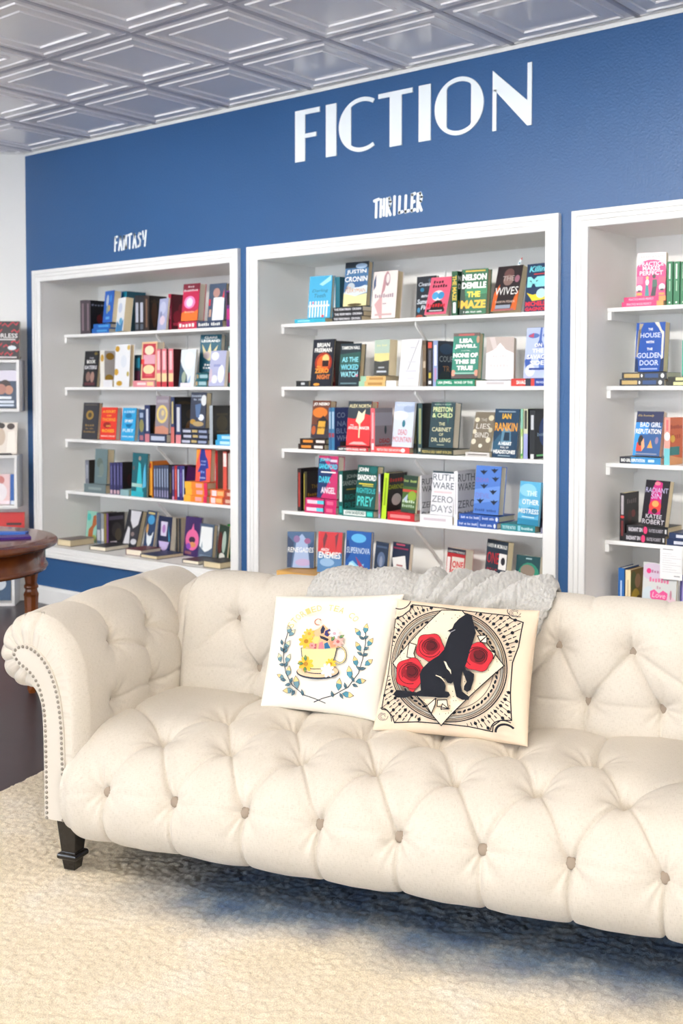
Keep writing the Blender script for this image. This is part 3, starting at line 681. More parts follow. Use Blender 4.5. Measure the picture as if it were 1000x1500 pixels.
for x, y, a in ((362, 525, -90), (358, 600, 90), (330, 560, 180), (595, 385, -30), (540, 400, -60)): leaf(x, y, rad(a), 34, '5a8a5c', '8aa85c')
pr.ring(443, 287, 24, 24, 5, 'b9745c', 30, rad(60), rad(330)); pr.ring(449, 286, 24, 22, 3, 'c98a6c', 24, rad(90), rad(300))
arc = 'STORIED TEA CO'
for i, ch in enumerate(arc):
    if ch == ' ': continue
    a = rad(-148 + 104 * i / (len(arc) - 1)); cx_, cy_ = 492 + 262 * math.cos(a), 445 + 262 * math.sin(a)
    v2, f2, _ = text2d(ch, 0, 0); ca, sa = math.cos(a + math.pi / 2), math.sin(a + math.pi / 2)
    pts = [(cx_ + ((p[0] - .5) * 28) * ca - (-(p[1] - .5) * 42) * sa, cy_ + ((p[0] - .5) * 28) * sa + (-(p[1] - .5) * 42) * ca) for p in v2]
    pr.tris(pts, [t3 for q in f2 for t3 in [(q[0], q[k], q[k + 1]) for k in range(1, len(q) - 1)]], 'e6cb84')
pr.obj('printed_design', p1)
# artwork: wolf, roses, circle and rays
pr = pillow_print(surf2, [(180, 78), (935, 130), (862, 885), (18, 802)])
INK, CREAM = '141824', 'f3e2c8'
BORD = [(268, 112), (430, 128), (600, 148), (785, 168), (800, 185), (862, 205), (845, 340), (815, 430), (800, 600), (796, 750), (740, 755), (695, 790), (688, 822), (560, 800), (420, 788), (280, 775), (150, 774), (140, 735), (110, 700), (78, 690), (95, 600), (120, 490), (140, 350), (165, 190), (215, 175), (255, 145)]
pr.line(BORD, 6, INK, True)
def inside(p, poly):
    c = False; n = len(poly)
    for i in range(n):
        (x1, y1), (x2, y2) = poly[i], poly[(i + 1) % n]
        if (y1 > p[1]) != (y2 > p[1]) and p[0] < (x2 - x1) * (p[1] - y1) / (y2 - y1) + x1: c = not c
    return c
CC = (468, 465); RX, RY = 318, 312
for k in range(96):
    a = 2 * math.pi * k / 96; d = (math.cos(a), math.sin(a)); r = 1.055; ends = []
    P = lambda r: (CC[0] + RX * r * d[0], CC[1] + RY * r * d[1])
    rm = 1.06
    while inside(P(rm + .02), BORD) and rm < 1.7: rm += .02
    if rm < 1.10: continue
    if k % 2:
        r = 1.06
        while r < rm - .04: pr.line([P(r), P(r + .05)], 5.5, INK); r += .085
    else:
        pr.line([P(1.06), P(rm)], 3.6, INK); r = 1.10
        while r < rm: x, y = P(r); pr.ell(x, y, 9.5, 9.5, INK, 10); r += .155
for r, w in ((1.02, 6), (.985, 3.5), (.955, 5), (.915, 2.5), (.80, 3)): pr.ring(CC[0], CC[1], RX * r, RY * r, w, INK, 72)
pr.ring(CC[0], CC[1], RX * .945, RY * .945, 9, 'a9a49a', 72)
for k in range(60):
    a = 2 * math.pi * k / 60; x, y = CC[0] + RX * .855 * math.cos(a), CC[1] + RY * .855 * math.sin(a)
    pr.ell(x, y, 13, 6, INK, 8, a + 1.1 + .5 * (k % 2))
KITE = [(438, 150), (548, 150), (776, 456), (416, 802), (158, 442)]
pr.poly(KITE, CREAM); pr.line(KITE, 5.5, INK, True)
for k in range(230):
    x, y = rng.uniform(170, 770), rng.uniform(155, 790)
    if inside((x, y), KITE): pr.ell(x, y, 2.6, 2.6, INK, 6)
def lobes(x, y, r, n, amp, ph=0.): return [(x + r * (1 + amp * math.sin(n * a + ph)) * math.cos(a), y + r * (1 + amp * math.sin(n * a + ph)) * math.sin(a)) for a in [2 * math.pi * k / 40 for k in range(40)]]
for pts in ([(265, 340), (305, 352), (290, 400), (300, 430), (250, 420), (255, 380)], [(640, 300), (688, 296), (690, 340), (655, 335), (690, 298), (655, 332)], [(700, 375), (735, 395), (725, 425), (700, 420), (715, 395)], [(310, 650), (350, 690), (375, 740), (400, 690), (405, 655), (350, 700), (310, 655)], [(410, 700), (415, 665), (465, 662), (472, 715), (430, 715), (440, 685), (470, 712)]):
    pr.poly(pts[:6] if len(pts) > 5 else pts, CREAM); pr.line(pts, 5, INK, True)
def rose(x, y, r, ph, tip=None):
    if tip: pr.poly([(x - r * .6, y + r * .5), (x + r * .75, y + r * .45), tip], 'd2303c'); pr.line([(x - r * .6, y + r * .5), tip, (x + r * .75, y + r * .45)], 3, '5c0c18')
    pr.poly(lobes(x, y, r + 3, 5, .07, ph), '3a0a12'); pr.poly(lobes(x, y, r, 5, .07, ph), 'c92a38')
    pr.poly(lobes(x + r * .1, y - r * .1, r * .62, 4, .06, ph + 1), '8c1624'); pr.poly(lobes(x + r * .12, y - r * .1, r * .4, 3, .08, ph), '5c101c')
    for q in range(4):
        rr = r * (.82 - .17 * q); pr.ring(x + r * .04 * q, y - r * .04 * q, rr, rr * .9, 3.5, '1c0a10', 24, ph + q * 1.3, ph + q * 1.3 + 3.6)
rose(382, 368, 76, .4); rose(268, 512, 84, 1.3, (278, 625)); rose(640, 420, 78, 2.2)
pr.poly([(300, 380), (440, 310), (470, 340), (440, 390)], 'c92a38') if False else None
WOLF = [(575, 178), (605, 183), (612, 210), (622, 245), (632, 285), (622, 320), (614, 350), (602, 380), (592, 420), (582, 455), (572, 475), (577, 493), (600, 500), (622, 515), (618, 550), (608, 580), (600, 605), (580, 618), (562, 605), (565, 585), (580, 560), (570, 530), (560, 502), (553, 530), (548, 580), (552, 615), (575, 632), (592, 645), (585, 662), (550, 662), (520, 645), (512, 600), (506, 560), (495, 572), (475, 568), (462, 545), (430, 535), (455, 555), (465, 585), (460, 615), (480, 620), (487, 638), (470, 652), (420, 652), (390, 648), (330, 645), (280, 640), (230, 650), (185, 645), (165, 625), (185, 603), (240, 610), (300, 620), (325, 610), (325, 560), (322, 520), (335, 490), (375, 450), (430, 415), (462, 380), (475, 340), (485, 310), (500, 283), (478, 277), (505, 262), (515, 235), (540, 205)]
pr.poly(WOLF, INK)
pr.poly([(458, 445), (470, 450), (482, 478), (495, 495), (497, 520), (488, 502), (474, 488)], CREAM); pr.line([(413, 526), (440, 536), (458, 560)], 5, CREAM); pr.line([(492, 286), (520, 270)], 4, 'a9a8b0')
pr.ring(762, 832, 78, 70, 6, INK, 30, rad(188), rad(300)); pr.ring(768, 838, 62, 58, 12, INK, 30, rad(185), rad(320))
pr.ring(212, 96, 62, 58, 6, INK, 24, rad(10), rad(120)); pr.ring(838, 150, 55, 40, 4, INK, 24, rad(70), rad(190)); pr.ring(88, 765, 62, 72, 5, INK, 24, rad(-95), rad(10))
for x, y in ((100, 745), (825, 165)):
    for q in range(3): pr.ring(x, y, 30 - 8 * q, 24 - 6 * q, 3, '55545c', 20, q, q + 4.6)
pr.obj('printed_design', p2)

# ------------------------------------------------------------------ throw blanket over the sofa back
def blanket():
    r = np.random.default_rng(11)
    path = BACK_P + BACK_N * .052
    keep = (BACK_T > arc_of(BACK_P, BACK_T, (.560, .515))) & (BACK_T < arc_of(BACK_P, BACK_T, (.757, .44)))
    path, tt = resample(path[keep], 230); nn = normals2d(path)
    if nn[5, 0] > 0: nn = -nn
    n = 300; a = np.linspace(0, 1, n)
    A, Tm = np.meshgrid(a, tt, indexing='ij'); sl = Tm / tt[-1]
    U = .50 + (1.275 - .50) * A - .30 * np.clip(.34 - sl, 0, 1) * A + .02 * np.sin(5 * sl + 1) * (A - .5)
    f = np.zeros_like(A)
    # gathered at one point on the ridge; long folds fan out from it, broad soft ones on the other side
    for c, w, amp, sk, cv in ((.12, .085, .016, .35, .3), (.32, .085, .018, .45, .3), (.50, .038, .030, .03, .0), (.60, .032, .034, -.25, -.5), (.69, .032, .036, -.42, -.7), (.79, .036, .038, -.62, -.9), (.92, .045, .034, -.85, -1.1)):
        q = sl - .44; x = A - c + sk * q + cv * q * np.abs(q)
        f = np.maximum(f, amp * np.exp(-np.abs(x / w) ** 2.4))
    f = f * (.25 + .75 * sstep(sl, .10, .36))
    env = np.clip(np.minimum(A, 1 - A) / .03, 0, 1) ** .5
    hh = (.004 + f) * env + .010 * np.exp(-((A - .3) / .3) ** 2)
    ns = r.normal(0, 1, A.shape)
    for _ in range(1): ns = (ns + np.roll(ns, 1, 0) + np.roll(ns, 1, 1) + np.roll(ns, -1, 0) + np.roll(ns, -1, 1)) / 5
    hh = hh + ns * .0045
    P = np.stack([U + r.normal(0, .0012, A.shape), path[None, :, 0] + nn[None, :, 0] * hh, path[None, :, 1] + nn[None, :, 1] * hh], 2)
    m_ = mat('sherpa_fleece', 'dedcd7', .95, sheen=.5, bump=(420, .9, .004), var=(140, 'c6c7c7', .6))
    o = obj('throw_blanket', grid_mesh('throw_blanket', P, [m_])); o.location = SO; o.rotation_euler = (0, 0, SA)
    md = o.modifiers.new('thickness', 'SOLIDIFY'); md.thickness = .010; md.offset = -1
    tag(o, 'pale grey fleece throw blanket draped in folds over the sofa back', 'blanket')
blanket()

# ------------------------------------------------------------------ rug
def rug():
    u0, u1, v0, v1 = -.628, 2.95, -1.55, 1.0; st = .0062
    nu, nv = int((u1 - u0) / st), int((v1 - v0) / st); r = np.random.default_rng(5)
    U, V_ = np.meshgrid(np.linspace(u0, u1, nu), np.linspace(v0, v1, nv), indexing='ij')
    ns = r.normal(0, 1, U.shape); s2 = ns.copy()
    for _ in range(1): s2 = (s2 + np.roll(s2, 1, 0) + np.roll(s2, -1, 0) + np.roll(s2, 1, 1) + np.roll(s2, -1, 1)) / 5
    s2 /= s2.std()
    edge = np.clip(np.minimum(np.minimum(U - u0, u1 - U), np.minimum(V_ - v0, v1 - V_)) / .014, 0, 1)
    Z = .001 + edge * (.015 + .0012 * s2 + .0012 * ns)
    Z = np.maximum(Z, .001)
    P = np.stack([U + r.normal(0, .0012, U.shape), V_ + r.normal(0, .0012, U.shape), Z], 2)
    mt = bpy.data.materials.new('rug_pile'); mt.use_nodes = True; nt = mt.node_tree; b = nt.nodes['Principled BSDF']
    b.inputs['Roughness'].default_value = 1; b.inputs['Specular IOR Level'].default_value = .1; b.inputs['Sheen Weight'].default_value = .2
    tc = nt.nodes.new('ShaderNodeTexCoord')
    def noise(sc, det, rough=.55, vec=None):
        n = nt.nodes.new('ShaderNodeTexNoise'); n.inputs['Scale'].default_value = sc; n.inputs['Detail'].default_value = det; n.inputs['Roughness'].default_value = rough
        nt.links.new(vec or tc.outputs['Object'], n.inputs['Vector']); return n.outputs['Fac']
    def math_(op, a, b2, c=None):
        n = nt.nodes.new('ShaderNodeMath'); n.operation = op
        for i, x in enumerate((a, b2, c)):
            if x is None: continue
            if isinstance(x, (int, float)): n.inputs[i].default_value = x
            else: nt.links.new(x, n.inputs[i])
        return n.outputs[0]
    def ramp(fac, stops):
        n = nt.nodes.new('ShaderNodeValToRGB'); el = n.color_ramp.elements
        while len(el) < len(stops): el.new(.5)
        for e, (p, c) in zip(el, stops): e.position = p; e.color = (*lin(c), 1)
        nt.links.new(fac, n.inputs[0]); return n.outputs[0]
    base = ramp(noise(2.2, 6, .62), [(.28, 'd8cebe'), (.40, 'f0e4cc'), (.55, 'f6ead4'), (.68, 'f8f1e4')])
    # blue grey field under the sofa, fading out ahead of its front edge
    sx = nt.nodes.new('ShaderNodeSeparateXYZ'); nt.links.new(tc.outputs['Object'], sx.inputs[0])
    vv = math_('ADD', sx.outputs[1], math_('MULTIPLY', math_('SUBTRACT', noise(2.6, 5, .6), .5), .30))
    uu = math_('ADD', sx.outputs[0], math_('MULTIPLY', math_('SUBTRACT', noise(3.4, 5, .6), .5), .5))
    fr = nt.nodes.new('ShaderNodeMapRange'); fr.interpolation_type = 'SMOOTHSTEP'; nt.links.new(vv, fr.inputs[0]); fr.inputs[1].default_value = -.24; fr.inputs[2].default_value = .0
    fl = nt.nodes.new('ShaderNodeMapRange'); fl.interpolation_type = 'SMOOTHSTEP'; nt.links.new(uu, fl.inputs[0]); fl.inputs[1].default_value = .02; fl.inputs[2].default_value = .55
    field = math_('MULTIPLY', fr.outputs[0], fl.outputs[0])
    blue = ramp(noise(9, 6, .65), [(.34, '44618a'), (.50, '647a94'), (.66, '949ea8')])
    mx = nt.nodes.new('ShaderNodeMixRGB'); nt.links.new(field, mx.inputs[0]); nt.links.new(base, mx.inputs[1]); nt.links.new(blue, mx.inputs[2])
    fine = ramp(noise(260, 2), [(.35, 'c8c8c8'), (.65, 'ffffff')])
    mu = nt.nodes.new('ShaderNodeMixRGB'); mu.blend_type = 'MULTIPLY'; mu.inputs[0].default_value = .6; nt.links.new(mx.outputs[0], mu.inputs[1]); nt.links.new(fine, mu.inputs[2])
    nt.links.new(mu.outputs[0], b.inputs['Base Color'])
    bp = nt.nodes.new('ShaderNodeBump'); bp.inputs['Strength'].default_value = .7; bp.inputs['Distance'].default_value = .004
    nt.links.new(noise(420, 3), bp.inputs['Height']); nt.links.new(bp.outputs[0], b.inputs['Normal'])
    o = obj('area_rug', grid_mesh('area_rug', P, [mt])); o.location = SO; o.rotation_euler = (0, 0, SA)
    tag(o, 'plush cream area rug with blue grey field under the sofa', 'rug')
rug()

# ------------------------------------------------------------------ books
# (kind, shelf, x, y, z, width, height, thickness, yaw, tilt, cover, spine, paperback, cover art, spine art, label, group)
# kinds: F faces the room, S shows its spine, H lies flat spine out, E lies flat page edges out
BOOKS=[
('S', 'L0', -6.217, 0.2, 1.7867, 0.148, 0.224, 0.0549, 0.0, 0, '17161b', '4a4149', 0, [], [('r', 0.1, 0.35, 0.9, 0.65, '8a7680')], 'dusty mauve hardcover spine beside the side panel, top shelf of fantasy bookcase', ''),
('S', 'L0', -6.161, 0.2, 1.7867, 0.146, 0.221, 0.0515, 0.0, 0, '17161b', '4a4149', 0, [('r', 0.07, 0.831, 0.184, 0.889, '8d93a8'), ('r', 0.242, 0.835, 0.356, 0.873, '8d93a8'), ('r', 0.414, 0.831, 0.528, 0.878, '8d93a8'), ('r', 0.586, 0.835, 0.7, 0.884, '8d93a8'), ('r', 0.758, 0.831, 0.872, 0.889, '8d93a8'), ('e', 0.55, 0.45, 0.2, 0.14, '6d1f22'), ('e', 0.7, 0.6, 0.13, 0.1, '3b2a2e'), ('r', 0.2, 0.14, 0.5, 0.24, '9a9aa8')], [('r', 0.1, 0.35, 0.9, 0.65, '8a7680')], 'dusty mauve hardcover with black and red cover, top shelf of fantasy bookcase', ''),
('H', 'L0', -6.079, 0.186, 1.7867, 0.15, 0.173, 0.0299, 0.0, 0, '1c63b8', '1c63b8', 0, [], [('r', 0.3, 0.3, 0.9, 0.7, '4fa0dc')], 'lower bright blue hardcover lying flat, top shelf of fantasy bookcase', ''),
('H', 'L0', -6.072, 0.193, 1.8172, 0.15, 0.173, 0.0299, 0.0, 0, '1c63b8', '1c63b8', 0, [], [('r', 0.3, 0.3, 0.9, 0.7, '4fa0dc')], 'upper bright blue hardcover lying flat, top shelf of fantasy bookcase', ''),
('F', 'L0', -5.998, 0.21, 1.8478, 0.137, 0.207, 0.054, -14.0, 6, '1f63c4', '1f63c4', 0, [('e', 0.35, 0.7, 0.14, 0.18, 'b9c6d8'), ('e', 0.55, 0.45, 0.16, 0.1, 'c8a860'), ('e', 0.4, 0.4, 0.12, 0.13, '8fa6a0'), ('r', 0.3, 0.1, 0.7, 0.18, '6fb7e8'), ('e', 0.7, 0.75, 0.1, 0.12, '3d94e4')], [], 'royal blue hardcover with pale floral cover, top shelf of fantasy bookcase', ''),
('S', 'L0', -5.88, 0.27, 1.7867, 0.16, 0.269, 0.0539, 0.0, 0, '115a72', '177a96', 0, [], [], 'teal hardcover standing behind the white paperback, top shelf of fantasy bookcase', ''),
('F', 'L0', -5.857, 0.2, 1.7867, 0.142, 0.215, 0.051, -20.0, 6, 'eef1f6', 'eef1f6', 1, [('p', ((0.0, 0.0), (0.9, 0.0), (0.95, 0.35), (0.55, 0.18), (0.1, 0.32)), '2f7fb8'), ('e', 0.6, 0.3, 0.2, 0.1, '5fb0d8'), ('e', 0.4, 0.7, 0.25, 0.15, 'c9d4ea')], [], 'white paperback with blue brushstroke cover, top shelf of fantasy bookcase', ''),
('S', 'L0', -5.664, 0.2, 1.7867, 0.15, 0.227, 0.0427, 0.0, 0, '15141a', '24252c', 0, [], [('r', 0.25, 0.2, 0.8, 0.8, 'b9bccb'), ('r', 0.05, 0.2, 0.2, 0.8, '58606e')], 'grey and white lettered black spine, one of two, top shelf of fantasy bookcase', 'pair of grey lettered black spines'),
('S', 'L0', -5.62, 0.2, 1.7867, 0.148, 0.225, 0.0436, 0.0, 0, '15141a', '24252c', 0, [], [('r', 0.25, 0.2, 0.8, 0.8, 'b9bccb'), ('r', 0.05, 0.2, 0.2, 0.8, '58606e')], 'grey and white lettered black spine, one of two, top shelf of fantasy bookcase', 'pair of grey lettered black spines'),
('S', 'L0', -5.576, 0.2, 1.7867, 0.147, 0.222, 0.0485, 0.0, 0, '120d0c', '2f211e', 0, [('e', 0.3, 0.5, 0.16, 0.4, '4a2c14'), ('e', 0.7, 0.35, 0.15, 0.25, '5a3512'), ('r', 0.1, 0.8, 0.9, 0.86, '39281a')], [('r', 0.1, 0.35, 0.9, 0.65, '7a5a44')], 'dark brown spine with black and amber cover, top shelf of fantasy bookcase', ''),
('F', 'L0', -5.453, 0.2, 1.7867, 0.129, 0.195, 0.012, -17.0, 6, 'aab0d4', 'aab0d4', 1, [('e', 0.45, 0.7, 0.35, 0.2, 'c6cbe6'), ('e', 0.5, 0.3, 0.3, 0.15, 'e2cfe0'), ('e', 0.3, 0.5, 0.1, 0.1, '7b84b4')], [], 'pale lavender paperback with misty cover, top shelf of fantasy bookcase', ''),
('S', 'L0', -5.347, 0.2, 1.7867, 0.145, 0.22, 0.0249, 0.0, 0, '5c1526', 'b82f4c', 0, [('e', 0.4, 0.35, 0.3, 0.2, 'a3203c'), ('e', 0.6, 0.6, 0.2, 0.15, '8d1c36'), ('r', 0.1, 0.12, 0.9, 0.2, 'd0405c')], [('r', 0.3, 0.25, 0.6, 0.75, 'e58aa0')], 'rose red hardcover with dark red cover, top shelf of fantasy bookcase', ''),
('H', 'L0', -5.246, 0.186, 1.7867, 0.15, 0.163, 0.0427, 0.0, 0, 'c92b4e', 'c92b4e', 0, [], [('r', 0.07, 0.248, 0.184, 0.752, 'f4f4f0'), ('r', 0.242, 0.284, 0.356, 0.608, 'f4f4f0'), ('r', 0.414, 0.248, 0.528, 0.656, 'f4f4f0'), ('r', 0.586, 0.284, 0.7, 0.704, 'f4f4f0'), ('r', 0.758, 0.248, 0.872, 0.752, 'f4f4f0')], 'pink and red hardcover lying flat, top shelf of fantasy bookcase', ''),
('F', 'L0', -5.245, 0.21, 1.83, 0.15, 0.228, 0.053, -2.0, 6, 'c82a55', 'c82a55', 0, [('r', 0, 0.82, 1, 1, '7c2338'), ('r', 0.3, 0.895, 0.388, 0.945, 'd8c7cc'), ('r', 0.433, 0.898, 0.521, 0.931, 'd8c7cc'), ('r', 0.567, 0.895, 0.655, 0.936, 'd8c7cc'), ('r', 0.07, 0.791, 0.151, 0.849, 'd8c7cc'), ('r', 0.193, 0.795, 0.274, 0.833, 'd8c7cc'), ('r', 0.316, 0.791, 0.397, 0.838, 'd8c7cc'), ('r', 0.439, 0.795, 0.52, 0.844, 'd8c7cc'), ('r', 0.561, 0.791, 0.643, 0.849, 'd8c7cc'), ('r', 0.684, 0.795, 0.765, 0.833, 'd8c7cc'), ('r', 0.807, 0.791, 0.888, 0.838, 'd8c7cc'), ('e', 0.45, 0.5, 0.34, 0.17, 'f48fc6'), ('e', 0.45, 0.5, 0.2, 0.12, 'fbe0f2'), ('p', ((0, 0), (1, 0), (1, 0.3), (0.6, 0.2), (0.2, 0.27), (0, 0.22)), 'f0762c'), ('r', 0.2, 0.219, 0.266, 0.261, 'f6c3a0'), ('r', 0.3, 0.222, 0.366, 0.249, 'f6c3a0'), ('r', 0.4, 0.219, 0.466, 0.253, 'f6c3a0'), ('r', 0.5, 0.222, 0.566, 0.257, 'f6c3a0'), ('r', 0.6, 0.219, 0.666, 0.261, 'f6c3a0'), ('r', 0.7, 0.222, 0.766, 0.249, 'f6c3a0')], [], 'pink and orange starburst hardcover, top shelf of fantasy bookcase', ''),
('H', 'L0', -5.08, 0.186, 1.7867, 0.15, 0.218, 0.0414, 0.0, 0, '303f5c', '303f5c', 0, [], [('r', 0.07, 0.269, 0.117, 0.731, 'f4f4f0'), ('r', 0.142, 0.302, 0.189, 0.599, 'f4f4f0'), ('r', 0.213, 0.269, 0.261, 0.643, 'f4f4f0'), ('r', 0.285, 0.302, 0.332, 0.687, 'f4f4f0'), ('r', 0.357, 0.269, 0.404, 0.731, 'f4f4f0'), ('r', 0.428, 0.302, 0.476, 0.599, 'f4f4f0'), ('r', 0.572, 0.302, 0.619, 0.687, 'f4f4f0'), ('r', 0.643, 0.269, 0.691, 0.731, 'f4f4f0'), ('r', 0.715, 0.302, 0.762, 0.599, 'f4f4f0'), ('r', 0.787, 0.269, 0.834, 0.643, 'f4f4f0'), ('r', 0.858, 0.302, 0.906, 0.687, 'f4f4f0')], 'slate blue hardcover lying flat, top shelf of fantasy bookcase', ''),
('F', 'L0', -5.015, 0.21, 1.8287, 0.145, 0.22, 0.022, -1.0, 6, '46566e', '46566e', 0, [('p', ((0.28, 0.0), (0.95, 0.0), (0.92, 0.62), (0.3, 0.62)), 'f5f7fb'), ('e', 0.45, 0.75, 0.2, 0.13, 'b98f86'), ('p', ((0.8, 0.6), (0.92, 0.6), (0.9, 0.85)), 'd23f54'), ('r', 0.02, 0.4, 0.14, 0.58, 'c03748'), ('r', 0.08, 0.1, 0.2, 0.3, 'caa089')], [], 'slate grey hardcover showing a figure in white, top shelf of fantasy bookcase', ''),
('S', 'L0', -4.842, 0.2, 1.7867, 0.14, 0.213, 0.0417, 0.0, 0, '231427', '6b2f7c', 0, [], [('r', 0.2, 0.1, 0.5, 0.9, 'c2347f'), ('r', 0.6, 0.1, 0.95, 0.9, '1c1220')], 'violet and black hardcover, top shelf of fantasy bookcase', ''),
('F', 'L1', -6.2, 0.2, 1.4358, 0.156, 0.237, 0.026, -3.0, 6, '1d1f26', '1d1f26', 0, [('t', 'THE', 0.5, 0.8, 0.05, 0.3, 'a9a9b5', 0.03, 0), ('t', 'BOOK', 0.5, 0.7, 0.1, 0.62, 'f4f4f0', 0.03, 0), ('t', 'EATERS', 0.5, 0.54, 0.1, 0.86, 'd9d9df', 0.03, 0), ('e', 0.35, 0.28, 0.16, 0.14, '8a6a62'), ('e', 0.65, 0.27, 0.14, 0.15, 'a88478'), ('r', 0.12, 0.04, 0.85, 0.12, '5c2c34'), ('e', 0.8, 0.92, 0.12, 0.04, '7a6a2a')], [], 'black hardcover with ghostly white title, second shelf of fantasy bookcase', ''),
('S', 'L1', -6.014, 0.2, 1.4358, 0.156, 0.236, 0.0441, 0.0, 0, 'cfc9c6', 'e9e6de', 0, [('e', 0.3, 0.85, 0.22, 0.1, 'b98a2c'), ('e', 0.25, 0.25, 0.22, 0.1, 'c49a3c')], [('e', 0.8, 0.5, 0.1, 0.4, 'c49a3c')], 'white hardcover spine with gilt roses, second shelf of fantasy bookcase', ''),
('H', 'L1', -5.965, 0.186, 1.4358, 0.15, 0.09, 0.0459, 0.0, 0, 'e8e8ec', 'e8e8ec', 0, [], [], 'white hardcover lying flat under gilt blossoms, second shelf of fantasy bookcase', ''),
('F', 'L1', -5.874, 0.2, 1.4358, 0.179, 0.271, 0.033, -8.0, 3, 'eceef2', 'eceef2', 0, [('e', 0.15, 0.9, 0.15, 0.07, 'd0a02e'), ('e', 0.12, 0.35, 0.15, 0.08, 'cfa236'), ('e', 0.35, 0.08, 0.2, 0.06, 'c69a2c'), ('e', 0.9, 0.92, 0.1, 0.06, 'd8b65a'), ('e', 0.9, 0.3, 0.08, 0.06, 'bfae5a'), ('e', 0.6, 0.6, 0.2, 0.15, 'e0e6ee')], [], 'white hardcover scattered with golden flowers, second shelf of fantasy bookcase', ''),
('S', 'L1', -5.734, 0.25, 1.4358, 0.135, 0.205, 0.0625, 0.0, 0, '2a1218', '1d4450', 0, [], [('r', 0.1, 0.1, 0.5, 0.9, '58213a'), ('r', 0.6, 0.3, 0.9, 0.9, '2c8aa4')], 'dark teal and maroon spine, second shelf of fantasy bookcase', ''),
('H', 'L1', -5.67, 0.186, 1.4358, 0.15, 0.206, 0.0393, 0.0, 0, 'e08a96', 'e08a96', 0, [], [('r', 0.2, 0.3, 0.6, 0.7, 'f7dede'), ('r', 0.65, 0.2, 0.95, 0.8, 'f2cf9c')], 'salmon pink hardcover lying flat, second shelf of fantasy bookcase', ''),
('F', 'L1', -5.623, 0.21, 1.4757, 0.159, 0.241, 0.054, -4.0, 3, 'e9c79c', 'e9c79c', 0, [('r', 0.08, 0.05, 0.92, 0.95, 'c7394a'), ('r', 0.12, 0.42, 0.9, 0.66, 'e4a9bb'), ('e', 0.5, 0.78, 0.3, 0.12, 'f4e3c4'), ('e', 0.5, 0.28, 0.36, 0.12, 'f0d7a8'), ('r', 0.0, 0.42, 0.2, 0.55, 'e33b34'), ('r', 0.3, 0.1, 0.75, 0.17, 'd65b66')], [], 'red hardcover with ornate cream border, second shelf of fantasy bookcase', ''),
('S', 'L1', -5.461, 0.2, 1.4358, 0.156, 0.236, 0.0399, 0.0, 0, '4a1418', 'e07a84', 0, [], [('r', 0.0, 0.0, 0.14, 1, 'c8434f'), ('r', 0.14, 0.05, 0.36, 0.95, 'f1d3a0'), ('r', 0.45, 0.25, 0.95, 0.75, 'f3c3c8')], 'pink spined hardcover in a row of three matching volumes, second shelf of fantasy bookcase', 'matching pink spines on the fantasy bookcase'),
('S', 'L1', -5.413, 0.2, 1.4358, 0.155, 0.235, 0.0471, 0.0, 0, '4a1418', 'e07a84', 0, [], [('r', 0.0, 0.0, 0.14, 1, 'c8434f'), ('r', 0.14, 0.05, 0.36, 0.95, 'f1d3a0'), ('r', 0.45, 0.25, 0.95, 0.75, 'f3c3c8')], 'pink spined hardcover in a row of three matching volumes, second shelf of fantasy bookcase', 'matching pink spines on the fantasy bookcase'),
('S', 'L1', -5.351, 0.2, 1.4358, 0.154, 0.234, 0.0454, 0.0, 0, '4a1418', 'e07a84', 0, [], [('r', 0.0, 0.0, 0.14, 1, 'c8434f'), ('r', 0.14, 0.05, 0.36, 0.95, 'f1d3a0'), ('r', 0.45, 0.25, 0.95, 0.75, 'f3c3c8')], 'pink spined hardcover in a row of three matching volumes, second shelf of fantasy bookcase', 'matching pink spines on the fantasy bookcase'),
('F', 'L1', -5.259, 0.2, 1.4358, 0.151, 0.228, 0.014, -6.0, 6, 'dfe6ec', 'dfe6ec', 0, [('p', ((0, 0.0), (0.6, 0.0), (0.5, 0.3), (0.12, 0.55), (0, 0.7)), '38566e'), ('e', 0.3, 0.25, 0.14, 0.16, '9fae9a'), ('e', 0.6, 0.7, 0.3, 0.22, 'f5f7fa'), ('p', ((0.55, 0.1), (0.7, 0.0), (0.75, 0.3)), '8fb0d0'), ('r', 0.1, 0.0, 0.85, 0.1, 'e8e2ea')], [], 'white and slate painted hardcover, second shelf of fantasy bookcase', ''),
('H', 'L1', -5.105, 0.196, 1.4358, 0.15, 0.098, 0.0412, 0.0, 0, '14606c', '14606c', 0, [], [('r', 0.3, 0.25, 0.95, 0.75, '9fc0c8'), ('e', 0.12, 0.5, 0.08, 0.35, 'b79a74')], 'lower dark teal hardcover lying flat, second shelf of fantasy bookcase', ''),
('H', 'L1', -5.105, 0.203, 1.4776, 0.15, 0.105, 0.0412, 0.0, 0, '14606c', '14606c', 0, [], [('r', 0.3, 0.25, 0.95, 0.75, '9fc0c8'), ('e', 0.12, 0.5, 0.08, 0.35, 'b79a74')], 'upper dark teal hardcover lying flat, second shelf of fantasy bookcase', ''),
